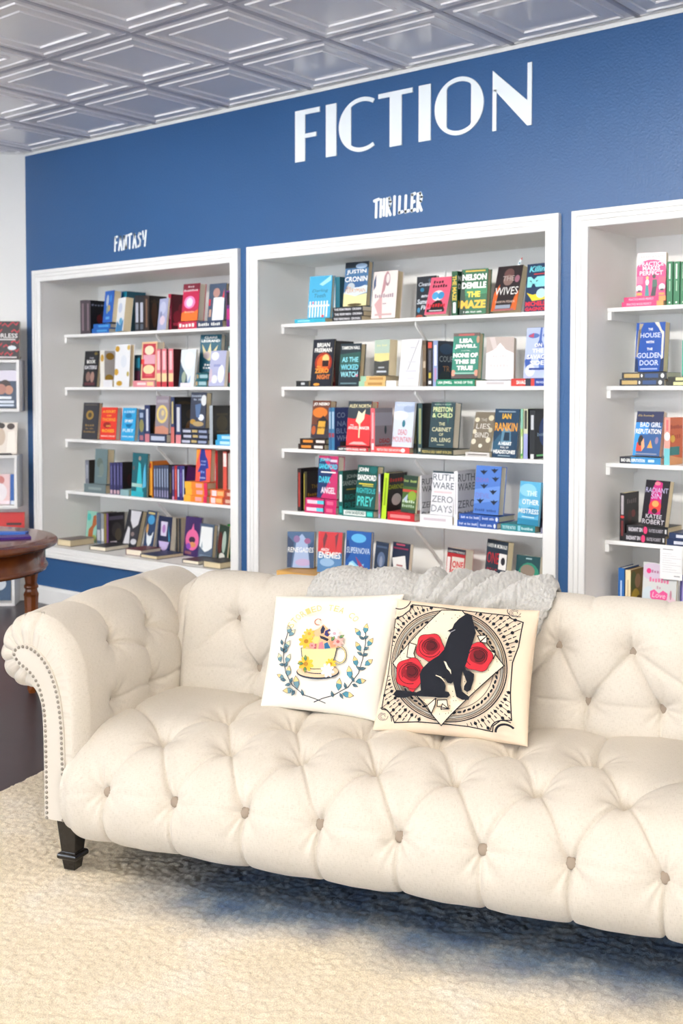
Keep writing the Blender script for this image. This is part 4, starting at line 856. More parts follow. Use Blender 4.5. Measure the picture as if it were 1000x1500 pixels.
('F', 'L1', -5.155, 0.27, 1.5194, 0.153, 0.232, 0.047, 13.0, 6, '145a70', '145a70', 0, [('t', 'CLAIRE', 0.5, 0.92, 0.06, 0.6, 'f4f4f0', 0.03, 0), ('t', 'LEGRAND', 0.5, 0.83, 0.07, 0.86, 'f4f4f0', 0.03, 0), ('p', ((0.2, 0.4), (0.1, 0.75), (0.35, 0.5), (0.5, 0.78), (0.55, 0.5), (0.85, 0.72), (0.7, 0.38), (0.45, 0.3)), 'd8d0a0'), ('e', 0.35, 0.45, 0.15, 0.1, 'c8b8b8'), ('r', 0.25, 0.171, 0.333, 0.229, 'f4f4f0'), ('r', 0.375, 0.175, 0.458, 0.213, 'f4f4f0'), ('r', 0.5, 0.171, 0.583, 0.218, 'f4f4f0'), ('r', 0.625, 0.175, 0.708, 0.224, 'f4f4f0'), ('r', 0.2, 0.095, 0.279, 0.145, 'f4f4f0'), ('r', 0.32, 0.098, 0.399, 0.131, 'f4f4f0'), ('r', 0.44, 0.095, 0.519, 0.136, 'f4f4f0'), ('r', 0.56, 0.098, 0.639, 0.14, 'f4f4f0'), ('r', 0.68, 0.095, 0.759, 0.145, 'f4f4f0')], [], 'deep teal hardcover with pale feathers, second shelf of fantasy bookcase', ''),
('F', 'L1', -4.997, 0.2, 1.4358, 0.14, 0.213, 0.026, -3.0, 6, 'aeb2d2', 'aeb2d2', 1, [('e', 0.3, 0.85, 0.25, 0.12, 'e4e6f2'), ('e', 0.75, 0.35, 0.2, 0.25, 'eef2fa'), ('e', 0.35, 0.2, 0.2, 0.12, 'dfe4f4'), ('r', 0.25, 0.55, 0.7, 0.62, '8f95c4'), ('e', 0.1, 0.3, 0.1, 0.2, 'c8b8c8')], [], 'lilac paperback with white blossoms, second shelf of fantasy bookcase', ''),
('S', 'L1', -4.868, 0.24, 1.4358, 0.157, 0.239, 0.025, 0.0, 0, '122c30', '1d7d74', 0, [], [('r', 0.1, 0.0, 0.35, 1, 'c8394a'), ('r', 0.75, 0.1, 0.97, 0.9, 'dfe4e8')], 'teal and red spine, second shelf of fantasy bookcase', ''),
('F', 'L2', -6.218, 0.2, 1.0888, 0.16, 0.242, 0.028, 1.0, 6, '34363f', '34363f', 0, [('e', 0.45, 0.66, 0.24, 0.13, 'a3823f'), ('e', 0.45, 0.66, 0.12, 0.07, '4a4030'), ('r', 0.2, 0.351, 0.299, 0.409, '9a7d4c'), ('r', 0.35, 0.355, 0.449, 0.393, '9a7d4c'), ('r', 0.5, 0.351, 0.599, 0.398, '9a7d4c'), ('r', 0.65, 0.355, 0.749, 0.404, '9a7d4c'), ('r', 0.25, 0.269, 0.305, 0.311, '9a7d4c'), ('r', 0.333, 0.272, 0.388, 0.299, '9a7d4c'), ('r', 0.5, 0.272, 0.555, 0.307, '9a7d4c'), ('r', 0.583, 0.269, 0.638, 0.311, '9a7d4c'), ('r', 0.667, 0.272, 0.722, 0.299, '9a7d4c'), ('r', 0.125, 0.175, 0.187, 0.225, '9a7d4c'), ('r', 0.219, 0.178, 0.281, 0.211, '9a7d4c'), ('r', 0.312, 0.175, 0.374, 0.216, '9a7d4c'), ('r', 0.406, 0.178, 0.468, 0.22, '9a7d4c'), ('r', 0.5, 0.175, 0.562, 0.225, '9a7d4c'), ('r', 0.594, 0.178, 0.656, 0.211, '9a7d4c'), ('r', 0.688, 0.175, 0.749, 0.216, '9a7d4c'), ('r', 0.781, 0.178, 0.843, 0.22, '9a7d4c'), ('r', 0.1, 0.93, 0.9, 0.95, '6a625a')], [], 'charcoal hardcover with gold crest, third shelf of fantasy bookcase', ''),
('F', 'L2', -6.024, 0.2, 1.0888, 0.139, 0.211, 0.044, 8.0, 6, 'e2372a', 'e2372a', 0, [('t', 'A COURT', 0.5, 0.87, 0.09, 0.8, 'f5b52c', 0.03, 0), ('t', 'OF', 0.5, 0.74, 0.05, 0.3, 'f5b52c', 0.03, 0), ('t', 'THORNS', 0.5, 0.62, 0.1, 0.86, 'f0a52c', 0.03, 0), ('e', 0.4, 0.45, 0.24, 0.09, '9c1f20'), ('t', 'AND', 0.5, 0.42, 0.05, 0.3, 'f5c84c', 0.03, 0), ('t', 'ROSES', 0.5, 0.27, 0.1, 0.76, 'f5b52c', 0.03, 0), ('t', 'SARAH J MAAS', 0.5, 0.1, 0.06, 0.86, 'f0dccf', 0.03, 0)], [], 'scarlet hardcover with yellow lettering, third shelf of fantasy bookcase', ''),
('F', 'L2', -5.812, 0.2, 1.0888, 0.14, 0.211, 0.032, -2.0, 6, '2aa3dc', '2aa3dc', 0, [('t', 'A COURT', 0.5, 0.88, 0.07, 0.8, 'd9f0fb', 0.03, 0), ('e', 0.45, 0.76, 0.24, 0.08, '1379b4'), ('t', 'OF MIST', 0.5, 0.6, 0.09, 0.6, 'f4f4f0', 0.03, 0), ('p', ((0.3, 0.5), (0.8, 0.52), (0.6, 0.38), (0.35, 0.42)), '0f6ea6'), ('t', 'FURY', 0.5, 0.31, 0.1, 0.8, 'cfeafa', 0.03, 0), ('t', 'SARAH J MAAS', 0.5, 0.12, 0.06, 0.84, 'dff3fc', 0.03, 0)], [], 'sky blue hardcover with white lettering, third shelf of fantasy bookcase', ''),
('S', 'L2', -5.633, 0.2, 1.0888, 0.134, 0.204, 0.0544, 0.0, 0, '1c2436', '2c4468', 0, [], [('e', 0.5, 0.5, 0.2, 0.4, '8d8a54'), ('r', 0.75, 0.2, 0.9, 0.8, '9fb0cc'), ('r', 0.05, 0.2, 0.2, 0.8, 'b06a78')], 'navy illustrated spine with gold swirl, third shelf of fantasy bookcase', ''),
('S', 'L2', -5.576, 0.2, 1.0888, 0.154, 0.233, 0.0499, 0.0, 0, '15100d', '2e3a66', 0, [('e', 0.4, 0.35, 0.2, 0.3, '7a4a12'), ('e', 0.6, 0.7, 0.2, 0.12, '3a2410')], [('r', 0.0, 0.05, 0.22, 0.95, 'c97b86'), ('r', 0.3, 0.3, 0.9, 0.7, 'c9cfdc')], 'navy spine with pale capitals and rose foot, third shelf of fantasy bookcase', ''),
('H', 'L2', -5.516, 0.186, 1.0888, 0.15, 0.159, 0.0536, 0.0, 0, '2a3350', '2a3350', 0, [], [('r', 0.1, 0.25, 0.9, 0.75, 'b9c2d8')], 'navy hardcover lying flat with pale lettering, third shelf of fantasy bookcase', ''),
('F', 'L2', -5.492, 0.21, 1.143, 0.156, 0.237, 0.012, -10.0, 3, '8f8590', '8f8590', 0, [('e', 0.5, 0.52, 0.42, 0.24, 'e6cf7c'), ('e', 0.5, 0.52, 0.28, 0.16, 'a79c9c'), ('e', 0.55, 0.55, 0.12, 0.08, 'd8c48c'), ('p', ((0, 0.0), (1, 0.0), (1, 0.15), (0.6, 0.22), (0, 0.18)), 'c98a74'), ('r', 0.1, 0.82, 0.9, 0.9, 'a8a0ac')], [], 'grey hardcover with golden crescent ring, third shelf of fantasy bookcase', ''),
('S', 'L2', -5.333, 0.2, 1.0888, 0.16, 0.285, 0.0346, 0.0, 0, '12100f', '333f66', 0, [('e', 0.5, 0.85, 0.35, 0.06, '3a2a14'), ('e', 0.4, 0.4, 0.2, 0.3, '4a3010')], [('r', 0.0, 0.05, 0.35, 0.95, 'cc6f68'), ('r', 0.42, 0.3, 0.9, 0.7, 'd5c37e')], 'tall navy spine with gold capitals and coral foot, third shelf of fantasy bookcase', ''),
('S', 'L2', -5.289, 0.2, 1.0888, 0.159, 0.241, 0.0523, 0.0, 0, '14100d', '333c64', 0, [('e', 0.5, 0.35, 0.28, 0.25, '6a4210'), ('e', 0.5, 0.75, 0.25, 0.12, '33220e')], [('r', 0.0, 0.05, 0.22, 0.95, 'd6868c'), ('r', 0.3, 0.25, 0.92, 0.75, 'ccd0d6')], 'navy spine with ivory capitals and pink foot, third shelf of fantasy bookcase', ''),
('H', 'L2', -5.227, 0.186, 1.0888, 0.15, 0.237, 0.0307, 0.0, 0, '23283e', '23283e', 0, [], [('r', 0.05, 0.25, 0.35, 0.75, 'b9bdd0'), ('r', 0.4, 0.3, 0.6, 0.8, 'b9a46c'), ('r', 0.65, 0.25, 0.95, 0.75, '8f9ab8')], 'lowest lettered navy hardcover in a stack of three, third shelf of fantasy bookcase', ''),
('H', 'L2', -5.22, 0.193, 1.1201, 0.15, 0.23, 0.0307, 0.0, 0, '23283e', '23283e', 0, [], [('r', 0.05, 0.25, 0.35, 0.75, 'b9bdd0'), ('r', 0.4, 0.3, 0.6, 0.8, 'b9a46c'), ('r', 0.65, 0.25, 0.95, 0.75, '8f9ab8')], 'middle lettered navy hardcover in a stack of three, third shelf of fantasy bookcase', ''),
('H', 'L2', -5.223, 0.19, 1.1514, 0.15, 0.233, 0.0307, 0.0, 0, '23283e', '23283e', 0, [], [('r', 0.05, 0.25, 0.35, 0.75, 'b9bdd0'), ('r', 0.4, 0.3, 0.6, 0.8, 'b9a46c'), ('r', 0.65, 0.25, 0.95, 0.75, '8f9ab8')], 'topmost lettered navy hardcover in a stack of three, third shelf of fantasy bookcase', ''),
('F', 'L2', -5.173, 0.21, 1.1827, 0.144, 0.217, 0.042, -3.0, 4, '3c4254', '3c4254', 0, [('r', 0.07, 0.871, 0.151, 0.929, 'a9b4c4'), ('r', 0.193, 0.875, 0.274, 0.913, 'a9b4c4'), ('r', 0.316, 0.871, 0.397, 0.918, 'a9b4c4'), ('r', 0.439, 0.875, 0.52, 0.924, 'a9b4c4'), ('r', 0.561, 0.871, 0.643, 0.929, 'a9b4c4'), ('r', 0.684, 0.875, 0.765, 0.913, 'a9b4c4'), ('r', 0.807, 0.871, 0.888, 0.918, 'a9b4c4'), ('r', 0.2, 0.775, 0.266, 0.825, 'a9b4c4'), ('r', 0.3, 0.778, 0.366, 0.811, 'a9b4c4'), ('r', 0.5, 0.778, 0.566, 0.82, 'a9b4c4'), ('r', 0.6, 0.775, 0.666, 0.825, 'a9b4c4'), ('r', 0.7, 0.778, 0.766, 0.811, 'a9b4c4'), ('e', 0.72, 0.3, 0.18, 0.09, 'e6eefb'), ('e', 0.85, 0.78, 0.18, 0.15, 'dfe2e4'), ('e', 0.2, 0.18, 0.18, 0.07, 'b98f3c'), ('e', 0.55, 0.12, 0.35, 0.07, 'b39a6c'), ('p', ((0.4, 0.3), (0.6, 0.3), (0.7, 0.7), (0.3, 0.65)), '56719a')], [], 'dark slate hardcover with pale orbs, third shelf of fantasy bookcase', ''),
('S', 'L2', -4.988, 0.2, 1.0888, 0.155, 0.235, 0.0273, 0.0, 0, '171512', 'a9b2ba', 0, [('e', 0.5, 0.55, 0.3, 0.2, '3a3018'), ('r', 0.2, 0.3, 0.8, 0.36, '4a3c1c'), ('r', 0.2, 0.75, 0.8, 0.8, '3a3018')], [], 'slim grey spine with black and gilt cover, third shelf of fantasy bookcase', ''),
('H', 'L2', -4.923, 0.186, 1.0888, 0.15, 0.126, 0.0314, 0.0, 0, '3fa6d8', '3fa6d8', 0, [], [('r', 0.3, 0.2, 0.95, 0.8, 'b4dcf0')], 'lower cyan hardcover lying flat, third shelf of fantasy bookcase', ''),
('H', 'L2', -4.916, 0.193, 1.1208, 0.15, 0.126, 0.0314, 0.0, 0, '3fa6d8', '3fa6d8', 0, [], [('r', 0.3, 0.2, 0.95, 0.8, 'b4dcf0')], 'upper cyan hardcover lying flat, third shelf of fantasy bookcase', ''),
('H', 'L3', -6.174, 0.186, 0.7392, 0.15, 0.225, 0.0573, 0.0, 0, '6f8084', '6f8084', 0, [], [('r', 0.2, 0.35, 0.8, 0.65, '8f9ea0')], 'grey green hardcover lying flat, fourth shelf of fantasy bookcase', ''),
('S', 'L3', -6.178, 0.2, 0.7971, 0.101, 0.153, 0.039, 0.0, 0, '3a3632', '767a86', 0, [], [('r', 0.2, 0.25, 0.8, 0.75, 'a0a4b0')], 'grey spined hardcover standing on a flat one, fourth shelf of fantasy bookcase', ''),
('F', 'L3', -6.097, 0.21, 0.7971, 0.151, 0.229, 0.054, -7.0, 3, '6d8388', '6d8388', 0, [('e', 0.4, 0.6, 0.25, 0.14, '62706a'), ('e', 0.55, 0.4, 0.2, 0.2, '7a8a84'), ('r', 0.25, 0.2, 0.6, 0.24, '84948e')], [], 'weathered grey green hardcover, fourth shelf of fantasy bookcase', ''),
('S', 'L3', -5.923, 0.2, 0.7392, 0.135, 0.205, 0.0311, 0.0, 0, '1a1418', '39396a', 0, [('e', 0.5, 0.45, 0.25, 0.2, '38181c')], [('r', 0.02, 0.1, 0.14, 0.9, 'c9a9b4'), ('r', 0.3, 0.35, 0.9, 0.65, '6f6ea0')], 'slim navy spine in a set of four, fourth shelf of fantasy bookcase', 'slim navy spines on the fourth fantasy shelf'),
('S', 'L3', -5.888, 0.2, 0.7392, 0.136, 0.207, 0.0295, 0.0, 0, '1a1418', '39396a', 0, [('e', 0.5, 0.45, 0.25, 0.2, '38181c')], [('r', 0.02, 0.1, 0.14, 0.9, 'c9a9b4'), ('r', 0.3, 0.35, 0.9, 0.65, '6f6ea0')], 'slim navy spine in a set of four, fourth shelf of fantasy bookcase', 'slim navy spines on the fourth fantasy shelf'),
('S', 'L3', -5.855, 0.2, 0.7392, 0.137, 0.208, 0.0293, 0.0, 0, '1a1418', '39396a', 0, [('e', 0.5, 0.45, 0.25, 0.2, '38181c')], [('r', 0.02, 0.1, 0.14, 0.9, 'c9a9b4'), ('r', 0.3, 0.35, 0.9, 0.65, '6f6ea0')], 'slim navy spine in a set of four, fourth shelf of fantasy bookcase', 'slim navy spines on the fourth fantasy shelf'),
('S', 'L3', -5.822, 0.2, 0.7392, 0.138, 0.209, 0.0265, 0.0, 0, '1a1418', '39396a', 0, [('e', 0.5, 0.45, 0.25, 0.2, '38181c')], [('r', 0.02, 0.1, 0.14, 0.9, 'c9a9b4'), ('r', 0.3, 0.35, 0.9, 0.65, '6f6ea0')], 'slim navy spine in a set of four, fourth shelf of fantasy bookcase', 'slim navy spines on the fourth fantasy shelf'),
('H', 'L3', -5.795, 0.181, 0.7392, 0.15, 0.083, 0.0388, 0.0, 0, '8fb6bc', '8fb6bc', 0, [], [], 'pale teal hardcover lying flat, fourth shelf of fantasy bookcase', ''),
('F', 'L3', -5.711, 0.2, 0.7392, 0.183, 0.277, 0.013, -9.0, 3, '0f5f6c', '0f5f6c', 0, [('p', ((0.3, 0.05), (0.75, 0.05), (0.55, 0.75), (0.42, 0.8)), '2fc0cc'), ('e', 0.48, 0.88, 0.08, 0.05, 'a08a7c'), ('r', 0, 0.22, 0.7, 0.3, 'a9cfc8'), ('e', 0.1, 0.65, 0.06, 0.05, '6a5a58'), ('p', ((0.72, 0.2), (0.95, 0.25), (0.85, 0.8), (0.75, 0.6)), '57b8e0'), ('r', 0, 0, 0.8, 0.12, '2bb5c8')], [], 'teal hardcover with glowing tower cover, fourth shelf of fantasy bookcase', ''),
('S', 'L3', -5.545, 0.2, 0.7392, 0.151, 0.228, 0.0393, 0.0, 0, 'e07c2c', 'eda23c', 0, [], [('r', 0.82, 0.2, 0.95, 0.8, 'c44a28'), ('r', 0.0, 0.1, 0.06, 0.9, '2a2018')], 'orange yellow spine, fourth shelf of fantasy bookcase', ''),
('S', 'L3', -5.494, 0.2, 0.7392, 0.135, 0.204, 0.0211, 0.0, 0, '20202c', '3f4966', 0, [], [('r', 0.05, 0.2, 0.25, 0.8, '8f8ab0'), ('r', 0.35, 0.2, 0.9, 0.8, '8d9ab4')], 'slim slate spine in a tight row of six, fourth shelf of fantasy bookcase', 'slim slate spines on the fourth fantasy shelf'),
('S', 'L3', -5.47, 0.2, 0.7392, 0.136, 0.206, 0.021, 0.0, 0, '20202c', '3f4966', 0, [], [('r', 0.05, 0.2, 0.25, 0.8, '8f8ab0'), ('r', 0.35, 0.2, 0.9, 0.8, '8d9ab4')], 'slim slate spine in a tight row of six, fourth shelf of fantasy bookcase', 'slim slate spines on the fourth fantasy shelf'),
('S', 'L3', -5.446, 0.2, 0.7392, 0.136, 0.207, 0.0209, 0.0, 0, '20202c', '3f4966', 0, [], [('r', 0.05, 0.2, 0.25, 0.8, '8f8ab0'), ('r', 0.35, 0.2, 0.9, 0.8, '8d9ab4')], 'slim slate spine in a tight row of six, fourth shelf of fantasy bookcase', 'slim slate spines on the fourth fantasy shelf'),
('S', 'L3', -5.422, 0.2, 0.7392, 0.137, 0.208, 0.0208, 0.0, 0, '20202c', '3f4966', 0, [], [('r', 0.05, 0.2, 0.25, 0.8, '8f8ab0'), ('r', 0.35, 0.2, 0.9, 0.8, '8d9ab4')], 'slim slate spine in a tight row of six, fourth shelf of fantasy bookcase', 'slim slate spines on the fourth fantasy shelf'),
('S', 'L3', -5.398, 0.2, 0.7392, 0.138, 0.209, 0.0207, 0.0, 0, '20202c', '3f4966', 0, [], [('r', 0.05, 0.2, 0.25, 0.8, '8f8ab0'), ('r', 0.35, 0.2, 0.9, 0.8, '8d9ab4')], 'slim slate spine in a tight row of six, fourth shelf of fantasy bookcase', 'slim slate spines on the fourth fantasy shelf'),
('S', 'L3', -5.375, 0.2, 0.7392, 0.138, 0.21, 0.0206, 0.0, 0, '20202c', '3f4966', 0, [], [('r', 0.05, 0.2, 0.25, 0.8, '8f8ab0'), ('r', 0.35, 0.2, 0.9, 0.8, '8d9ab4')], 'slim slate spine in a tight row of six, fourth shelf of fantasy bookcase', 'slim slate spines on the fourth fantasy shelf'),
('S', 'L3', -5.348, 0.2, 0.7392, 0.136, 0.206, 0.0218, 0.0, 0, '1c1722', '1c1722', 0, [], [('r', 0.2, 0.25, 0.8, 0.75, '5a4a30')], 'thin black spine between slate and violet ones, fourth shelf of fantasy bookcase', ''),
('S', 'L3', -5.322, 0.2, 0.7392, 0.136, 0.207, 0.0192, 0.0, 0, '4b3a72', '4b3a72', 0, [], [('r', 0.0, 0.1, 0.1, 0.9, 'd79ac0'), ('r', 0.3, 0.2, 0.9, 0.8, '7f78a8')], 'thin violet spine, fourth shelf of fantasy bookcase', ''),
('S', 'L3', -5.299, 0.2, 0.7392, 0.14, 0.212, 0.0203, 0.0, 0, 'b3262e', 'b3262e', 0, [], [('r', 0.3, 0.3, 0.9, 0.7, 'd87a6a')], 'thin scarlet spine, fourth shelf of fantasy bookcase', ''),
('S', 'L3', -5.276, 0.2, 0.7392, 0.139, 0.211, 0.0215, 0.0, 0, '27316a', '27316a', 0, [], [('r', 0.1, 0.2, 0.9, 0.8, 'b9c4e0')], 'thin navy spine beside the scarlet one, fourth shelf of fantasy bookcase', ''),
('S', 'L3', -5.251, 0.2, 0.7392, 0.14, 0.212, 0.0177, 0.0, 0, '42307c', '42307c', 0, [], [('r', 0.2, 0.25, 0.8, 0.75, '6a5ab0')], 'thin purple spine, fourth shelf of fantasy bookcase', ''),
('S', 'L3', -5.23, 0.2, 0.7392, 0.141, 0.213, 0.0201, 0.0, 0, '2a1638', '2a356e', 0, [('p', ((0, 0.3), (0.5, 0.1), (0.8, 0.9), (0.2, 1)), '5c2a80'), ('e', 0.5, 0.3, 0.15, 0.1, '7a5a1c')], [('r', 0.1, 0.2, 0.9, 0.8, 'aebad8')], 'thin navy spine with violet and black cover, fourth shelf of fantasy bookcase', ''),
('H', 'L3', -5.196, 0.181, 0.7392, 0.15, 0.201, 0.04, 0.0, 0, 'ef8a2e', 'ef8a2e', 0, [], [('r', 0.0, 0.0, 0.3, 1, 'f5b53a'), ('r', 0.5, 0.2, 0.78, 0.8, 'f4a6a6'), ('r', 0.85, 0.0, 1, 1, 'dd2a5c')], 'lowest orange and yellow hardcover in a stack of three, fourth shelf of fantasy bookcase', ''),
('H', 'L3', -5.189, 0.188, 0.7798, 0.15, 0.194, 0.04, 0.0, 0, 'ef8a2e', 'ef8a2e', 0, [], [('r', 0.0, 0.0, 0.3, 1, 'f5b53a'), ('r', 0.5, 0.2, 0.78, 0.8, 'f4a6a6'), ('r', 0.85, 0.0, 1, 1, 'dd2a5c')], 'middle orange and yellow hardcover in a stack of three, fourth shelf of fantasy bookcase', ''),
('H', 'L3', -5.192, 0.185, 0.8204, 0.15, 0.197, 0.04, 0.0, 0, 'ef8a2e', 'ef8a2e', 0, [], [('r', 0.0, 0.0, 0.3, 1, 'f5b53a'), ('r', 0.5, 0.2, 0.78, 0.8, 'f4a6a6'), ('r', 0.85, 0.0, 1, 1, 'dd2a5c')], 'topmost orange and yellow hardcover in a stack of three, fourth shelf of fantasy bookcase', ''),
('H', 'L3', -4.97, 0.181, 0.7392, 0.15, 0.109, 0.0413, 0.0, 0, 'ee7a3c', 'ee7a3c', 0, [], [('r', 0.1, 0.1, 0.45, 0.9, 'f6d9dc'), ('r', 0.5, 0.2, 0.95, 0.8, 'f2b878')], 'lower coral hardcover lying flat with white panel, fourth shelf of fantasy bookcase', ''),
('H', 'L3', -4.97, 0.188, 0.7811, 0.15, 0.116, 0.0413, 0.0, 0, 'ee7a3c', 'ee7a3c', 0, [], [('r', 0.1, 0.1, 0.45, 0.9, 'f6d9dc'), ('r', 0.5, 0.2, 0.95, 0.8, 'f2b878')], 'upper coral hardcover lying flat with white panel, fourth shelf of fantasy bookcase', ''),
('H', 'L3', -4.861, 0.186, 0.7392, 0.15, 0.097, 0.0404, 0.0, 0, 'b5503f', 'b5503f', 0, [], [('r', 0.2, 0.25, 0.8, 0.75, 'dcb4a0')], 'lower rust red hardcover lying flat against the side panel, fourth shelf of fantasy bookcase', ''),
('H', 'L3', -4.854, 0.193, 0.7802, 0.15, 0.097, 0.0404, 0.0, 0, 'b5503f', 'b5503f', 0, [], [('r', 0.2, 0.25, 0.8, 0.75, 'dcb4a0')], 'upper rust red hardcover lying flat against the side panel, fourth shelf of fantasy bookcase', ''),
('F', 'L3', -5.119, 0.205, 0.861, 0.131, 0.198, 0.038, -2.0, 4, 'ef5a4a', 'ef5a4a', 0, [('p', ((0, 0.5), (0.25, 1), (0, 1)), 'f6a032'), ('p', ((0.3, 1), (0.55, 1), (0.65, 0.78), (0.78, 0.68), (0.88, 0.42), (0.7, 0.4), (0.75, 0.05), (0.3, 0.0), (0.32, 0.3), (0.12, 0.28), (0.3, 0.5), (0.22, 0.7)), '24368f'), ('t', 'THE', 0.5, 0.62, 0.05, 0.36, '9fb4e8', 0.03, 0), ('r', 0.32, 0.499, 0.379, 0.541, '9fb4e8'), ('r', 0.41, 0.502, 0.469, 0.529, '9fb4e8'), ('r', 0.5, 0.499, 0.559, 0.533, '9fb4e8'), ('r', 0.59, 0.502, 0.649, 0.537, '9fb4e8'), ('r', 0.35, 0.262, 0.449, 0.338, '7f9ae0'), ('r', 0.5, 0.268, 0.599, 0.316, '7f9ae0'), ('r', 0.3, 0.091, 0.344, 0.149, 'b0c0ee'), ('r', 0.367, 0.095, 0.411, 0.133, 'b0c0ee'), ('r', 0.433, 0.091, 0.477, 0.138, 'b0c0ee'), ('r', 0.5, 0.095, 0.544, 0.144, 'b0c0ee'), ('r', 0.567, 0.091, 0.611, 0.149, 'b0c0ee'), ('r', 0.633, 0.095, 0.677, 0.133, 'b0c0ee')], [], 'orange hardcover with blue silhouette, fourth shelf of fantasy bookcase', ''),
('S', 'L3', -4.988, 0.25, 0.7392, 0.16, 0.313, 0.0165, 0.0, 0, '8d7a70', 'b8202a', 0, [], [], 'bright red spine behind the orange stacks, fourth shelf of fantasy bookcase', ''),
('S', 'L3', -4.916, 0.24, 0.8229, 0.151, 0.228, 0.0325, 0.0, 0, '7a2a24', 'd8584a', 0, [], [('r', 0.6, 0.1, 0.95, 0.9, 'f2e0dc')], 'red and white spine on coral books, fourth shelf of fantasy bookcase', ''),
('S', 'L3', -4.883, 0.25, 0.8212, 0.144, 0.218, 0.0309, 0.0, 0, '9a9288', 'b0a8a0', 0, [], [], 'grey paged hardcover at the shelf end, fourth shelf of fantasy bookcase', ''),
('E', 'L4', -6.289, 0.05, 0.3874, 0.14, 0.2, 0.0443, 1.0, 0, '776b68', '776b68', 0, [], [], 'taupe hardcover lying flat at the ledge corner, bottom shelf of fantasy bookcase', ''),
('E', 'L4', -5.947, 0.05, 0.3874, 0.15, 0.204, 0.0286, 3.0, 0, '2e2c33', '2e2c33', 0, [], [], 'charcoal hardcover lying flat with pale page edges, bottom shelf of fantasy bookcase', ''),
('E', 'L4', -5.6, 0.06, 0.3874, 0.14, 0.17, 0.038, 3.0, 0, '6a2c3c', '6a2c3c', 0, [], [], 'wine red hardcover lying flat, bottom shelf of fantasy bookcase', ''),
('E', 'L4', -5.437, 0.04, 0.3874, 0.16, 0.21, 0.0234, -3.0, 0, '1e2c56', '1e2c56', 0, [], [], 'navy blue topped hardcover lying flat, bottom shelf of fantasy bookcase', ''),
('E', 'L4', -5.07, 0.05, 0.3874, 0.14, 0.167, 0.0233, 0.0, 0, '35343a', '35343a', 0, [], [], 'black hardcover lying flat before the purple cover, bottom shelf of fantasy bookcase', ''),
('E', 'L4', -4.857, 0.02, 0.3874, 0.14, 0.167, 0.0378, 0.0, 0, '3a393e', '3a393e', 0, [], [], 'black hardcover lying flat beside the side panel, bottom shelf of fantasy bookcase', ''),
('F', 'L4', -6.314, 0.3, 0.3874, 0.137, 0.208, 0.012, -8.0, 6, '8fc8b8', '8fc8b8', 1, [('p', ((0.2, 0.0), (0.6, 0.0), (0.7, 0.45), (0.95, 0.6), (0.85, 0.9), (0.6, 0.85), (0.55, 0.55), (0.25, 0.4)), 'b5602c'), ('e', 0.2, 0.8, 0.2, 0.12, '3fb4ae'), ('e', 0.8, 0.15, 0.2, 0.1, 'a8b85c')], [], 'mint green paperback with orange figure, bottom shelf of fantasy bookcase', ''),
('S', 'L4', -6.164, 0.28, 0.3874, 0.136, 0.206, 0.0411, 0.0, 0, '2c2c30', '586a82', 0, [], [('r', 0.1, 0.1, 0.45, 0.9, 'b9bcc4')], 'grey and blue spine, bottom shelf of fantasy bookcase', ''),
('S', 'L4', -6.12, 0.28, 0.3874, 0.135, 0.205, 0.0336, 0.0, 0, '2c2c30', '8f949c', 0, [], [('r', 0.1, 0.1, 0.5, 0.9, 'd2d4d8')], 'pale silver spine, bottom shelf of fantasy bookcase', ''),
('S', 'L4', -6.084, 0.28, 0.3874, 0.137, 0.207, 0.022, 0.0, 0, '2c2618', '8a7a34', 0, [], [], 'gilded olive spine, bottom shelf of fantasy bookcase', ''),
('S', 'L4', -6.06, 0.28, 0.3874, 0.138, 0.209, 0.0191, 0.0, 0, '1d1820', '6a3f80', 0, [('r', 0.05, 0.78, 0.9, 0.9, '5a5468'), ('e', 0.5, 0.45, 0.3, 0.25, '3a3438'), ('e', 0.6, 0.3, 0.2, 0.2, '544a3c'), ('r', 0.1, 0.05, 0.5, 0.1, 'd8d0d8')], [], 'plum spine with black misty cover, bottom shelf of fantasy bookcase', ''),
('F', 'L4', -5.895, 0.27, 0.3874, 0.16, 0.242, 0.038, -5.0, 14, '2a2c36', '2a2c36', 0, [('p', ((0.2, 0.98), (0.92, 0.98), (0.85, 0.62), (0.55, 0.5), (0.3, 0.7)), 'd4d4dc'), ('p', ((0.05, 0.05), (0.5, 0.05), (0.35, 0.5), (0.2, 0.55)), 'd8d8de'), ('e', 0.75, 0.15, 0.2, 0.08, 'c8c8d0'), ('e', 0.6, 0.35, 0.12, 0.06, '8a7878')], [], 'black hardcover with large pale heart, bottom shelf of fantasy bookcase', ''),
('F', 'L4', -5.684, 0.27, 0.3874, 0.123, 0.254, 0.012, -12.0, 9, '1d3c66', '1d3c66', 1, [('e', 0.5, 0.78, 0.36, 0.12, '3f9ad0'), ('p', ((0.15, 0.5), (0.5, 0.35), (0.9, 0.5), (0.75, 0.2), (0.5, 0.1), (0.28, 0.2)), 'e6eef4'), ('e', 0.2, 0.55, 0.12, 0.12, 'c99a5c'), ('r', 0.1, 0.92, 0.8, 0.97, 'c9b87a'), ('e', 0.35, 0.42, 0.06, 0.04, '16222c'), ('e', 0.68, 0.42, 0.06, 0.04, '16222c')], [], 'dark blue paperback with white fox face, bottom shelf of fantasy bookcase', ''),
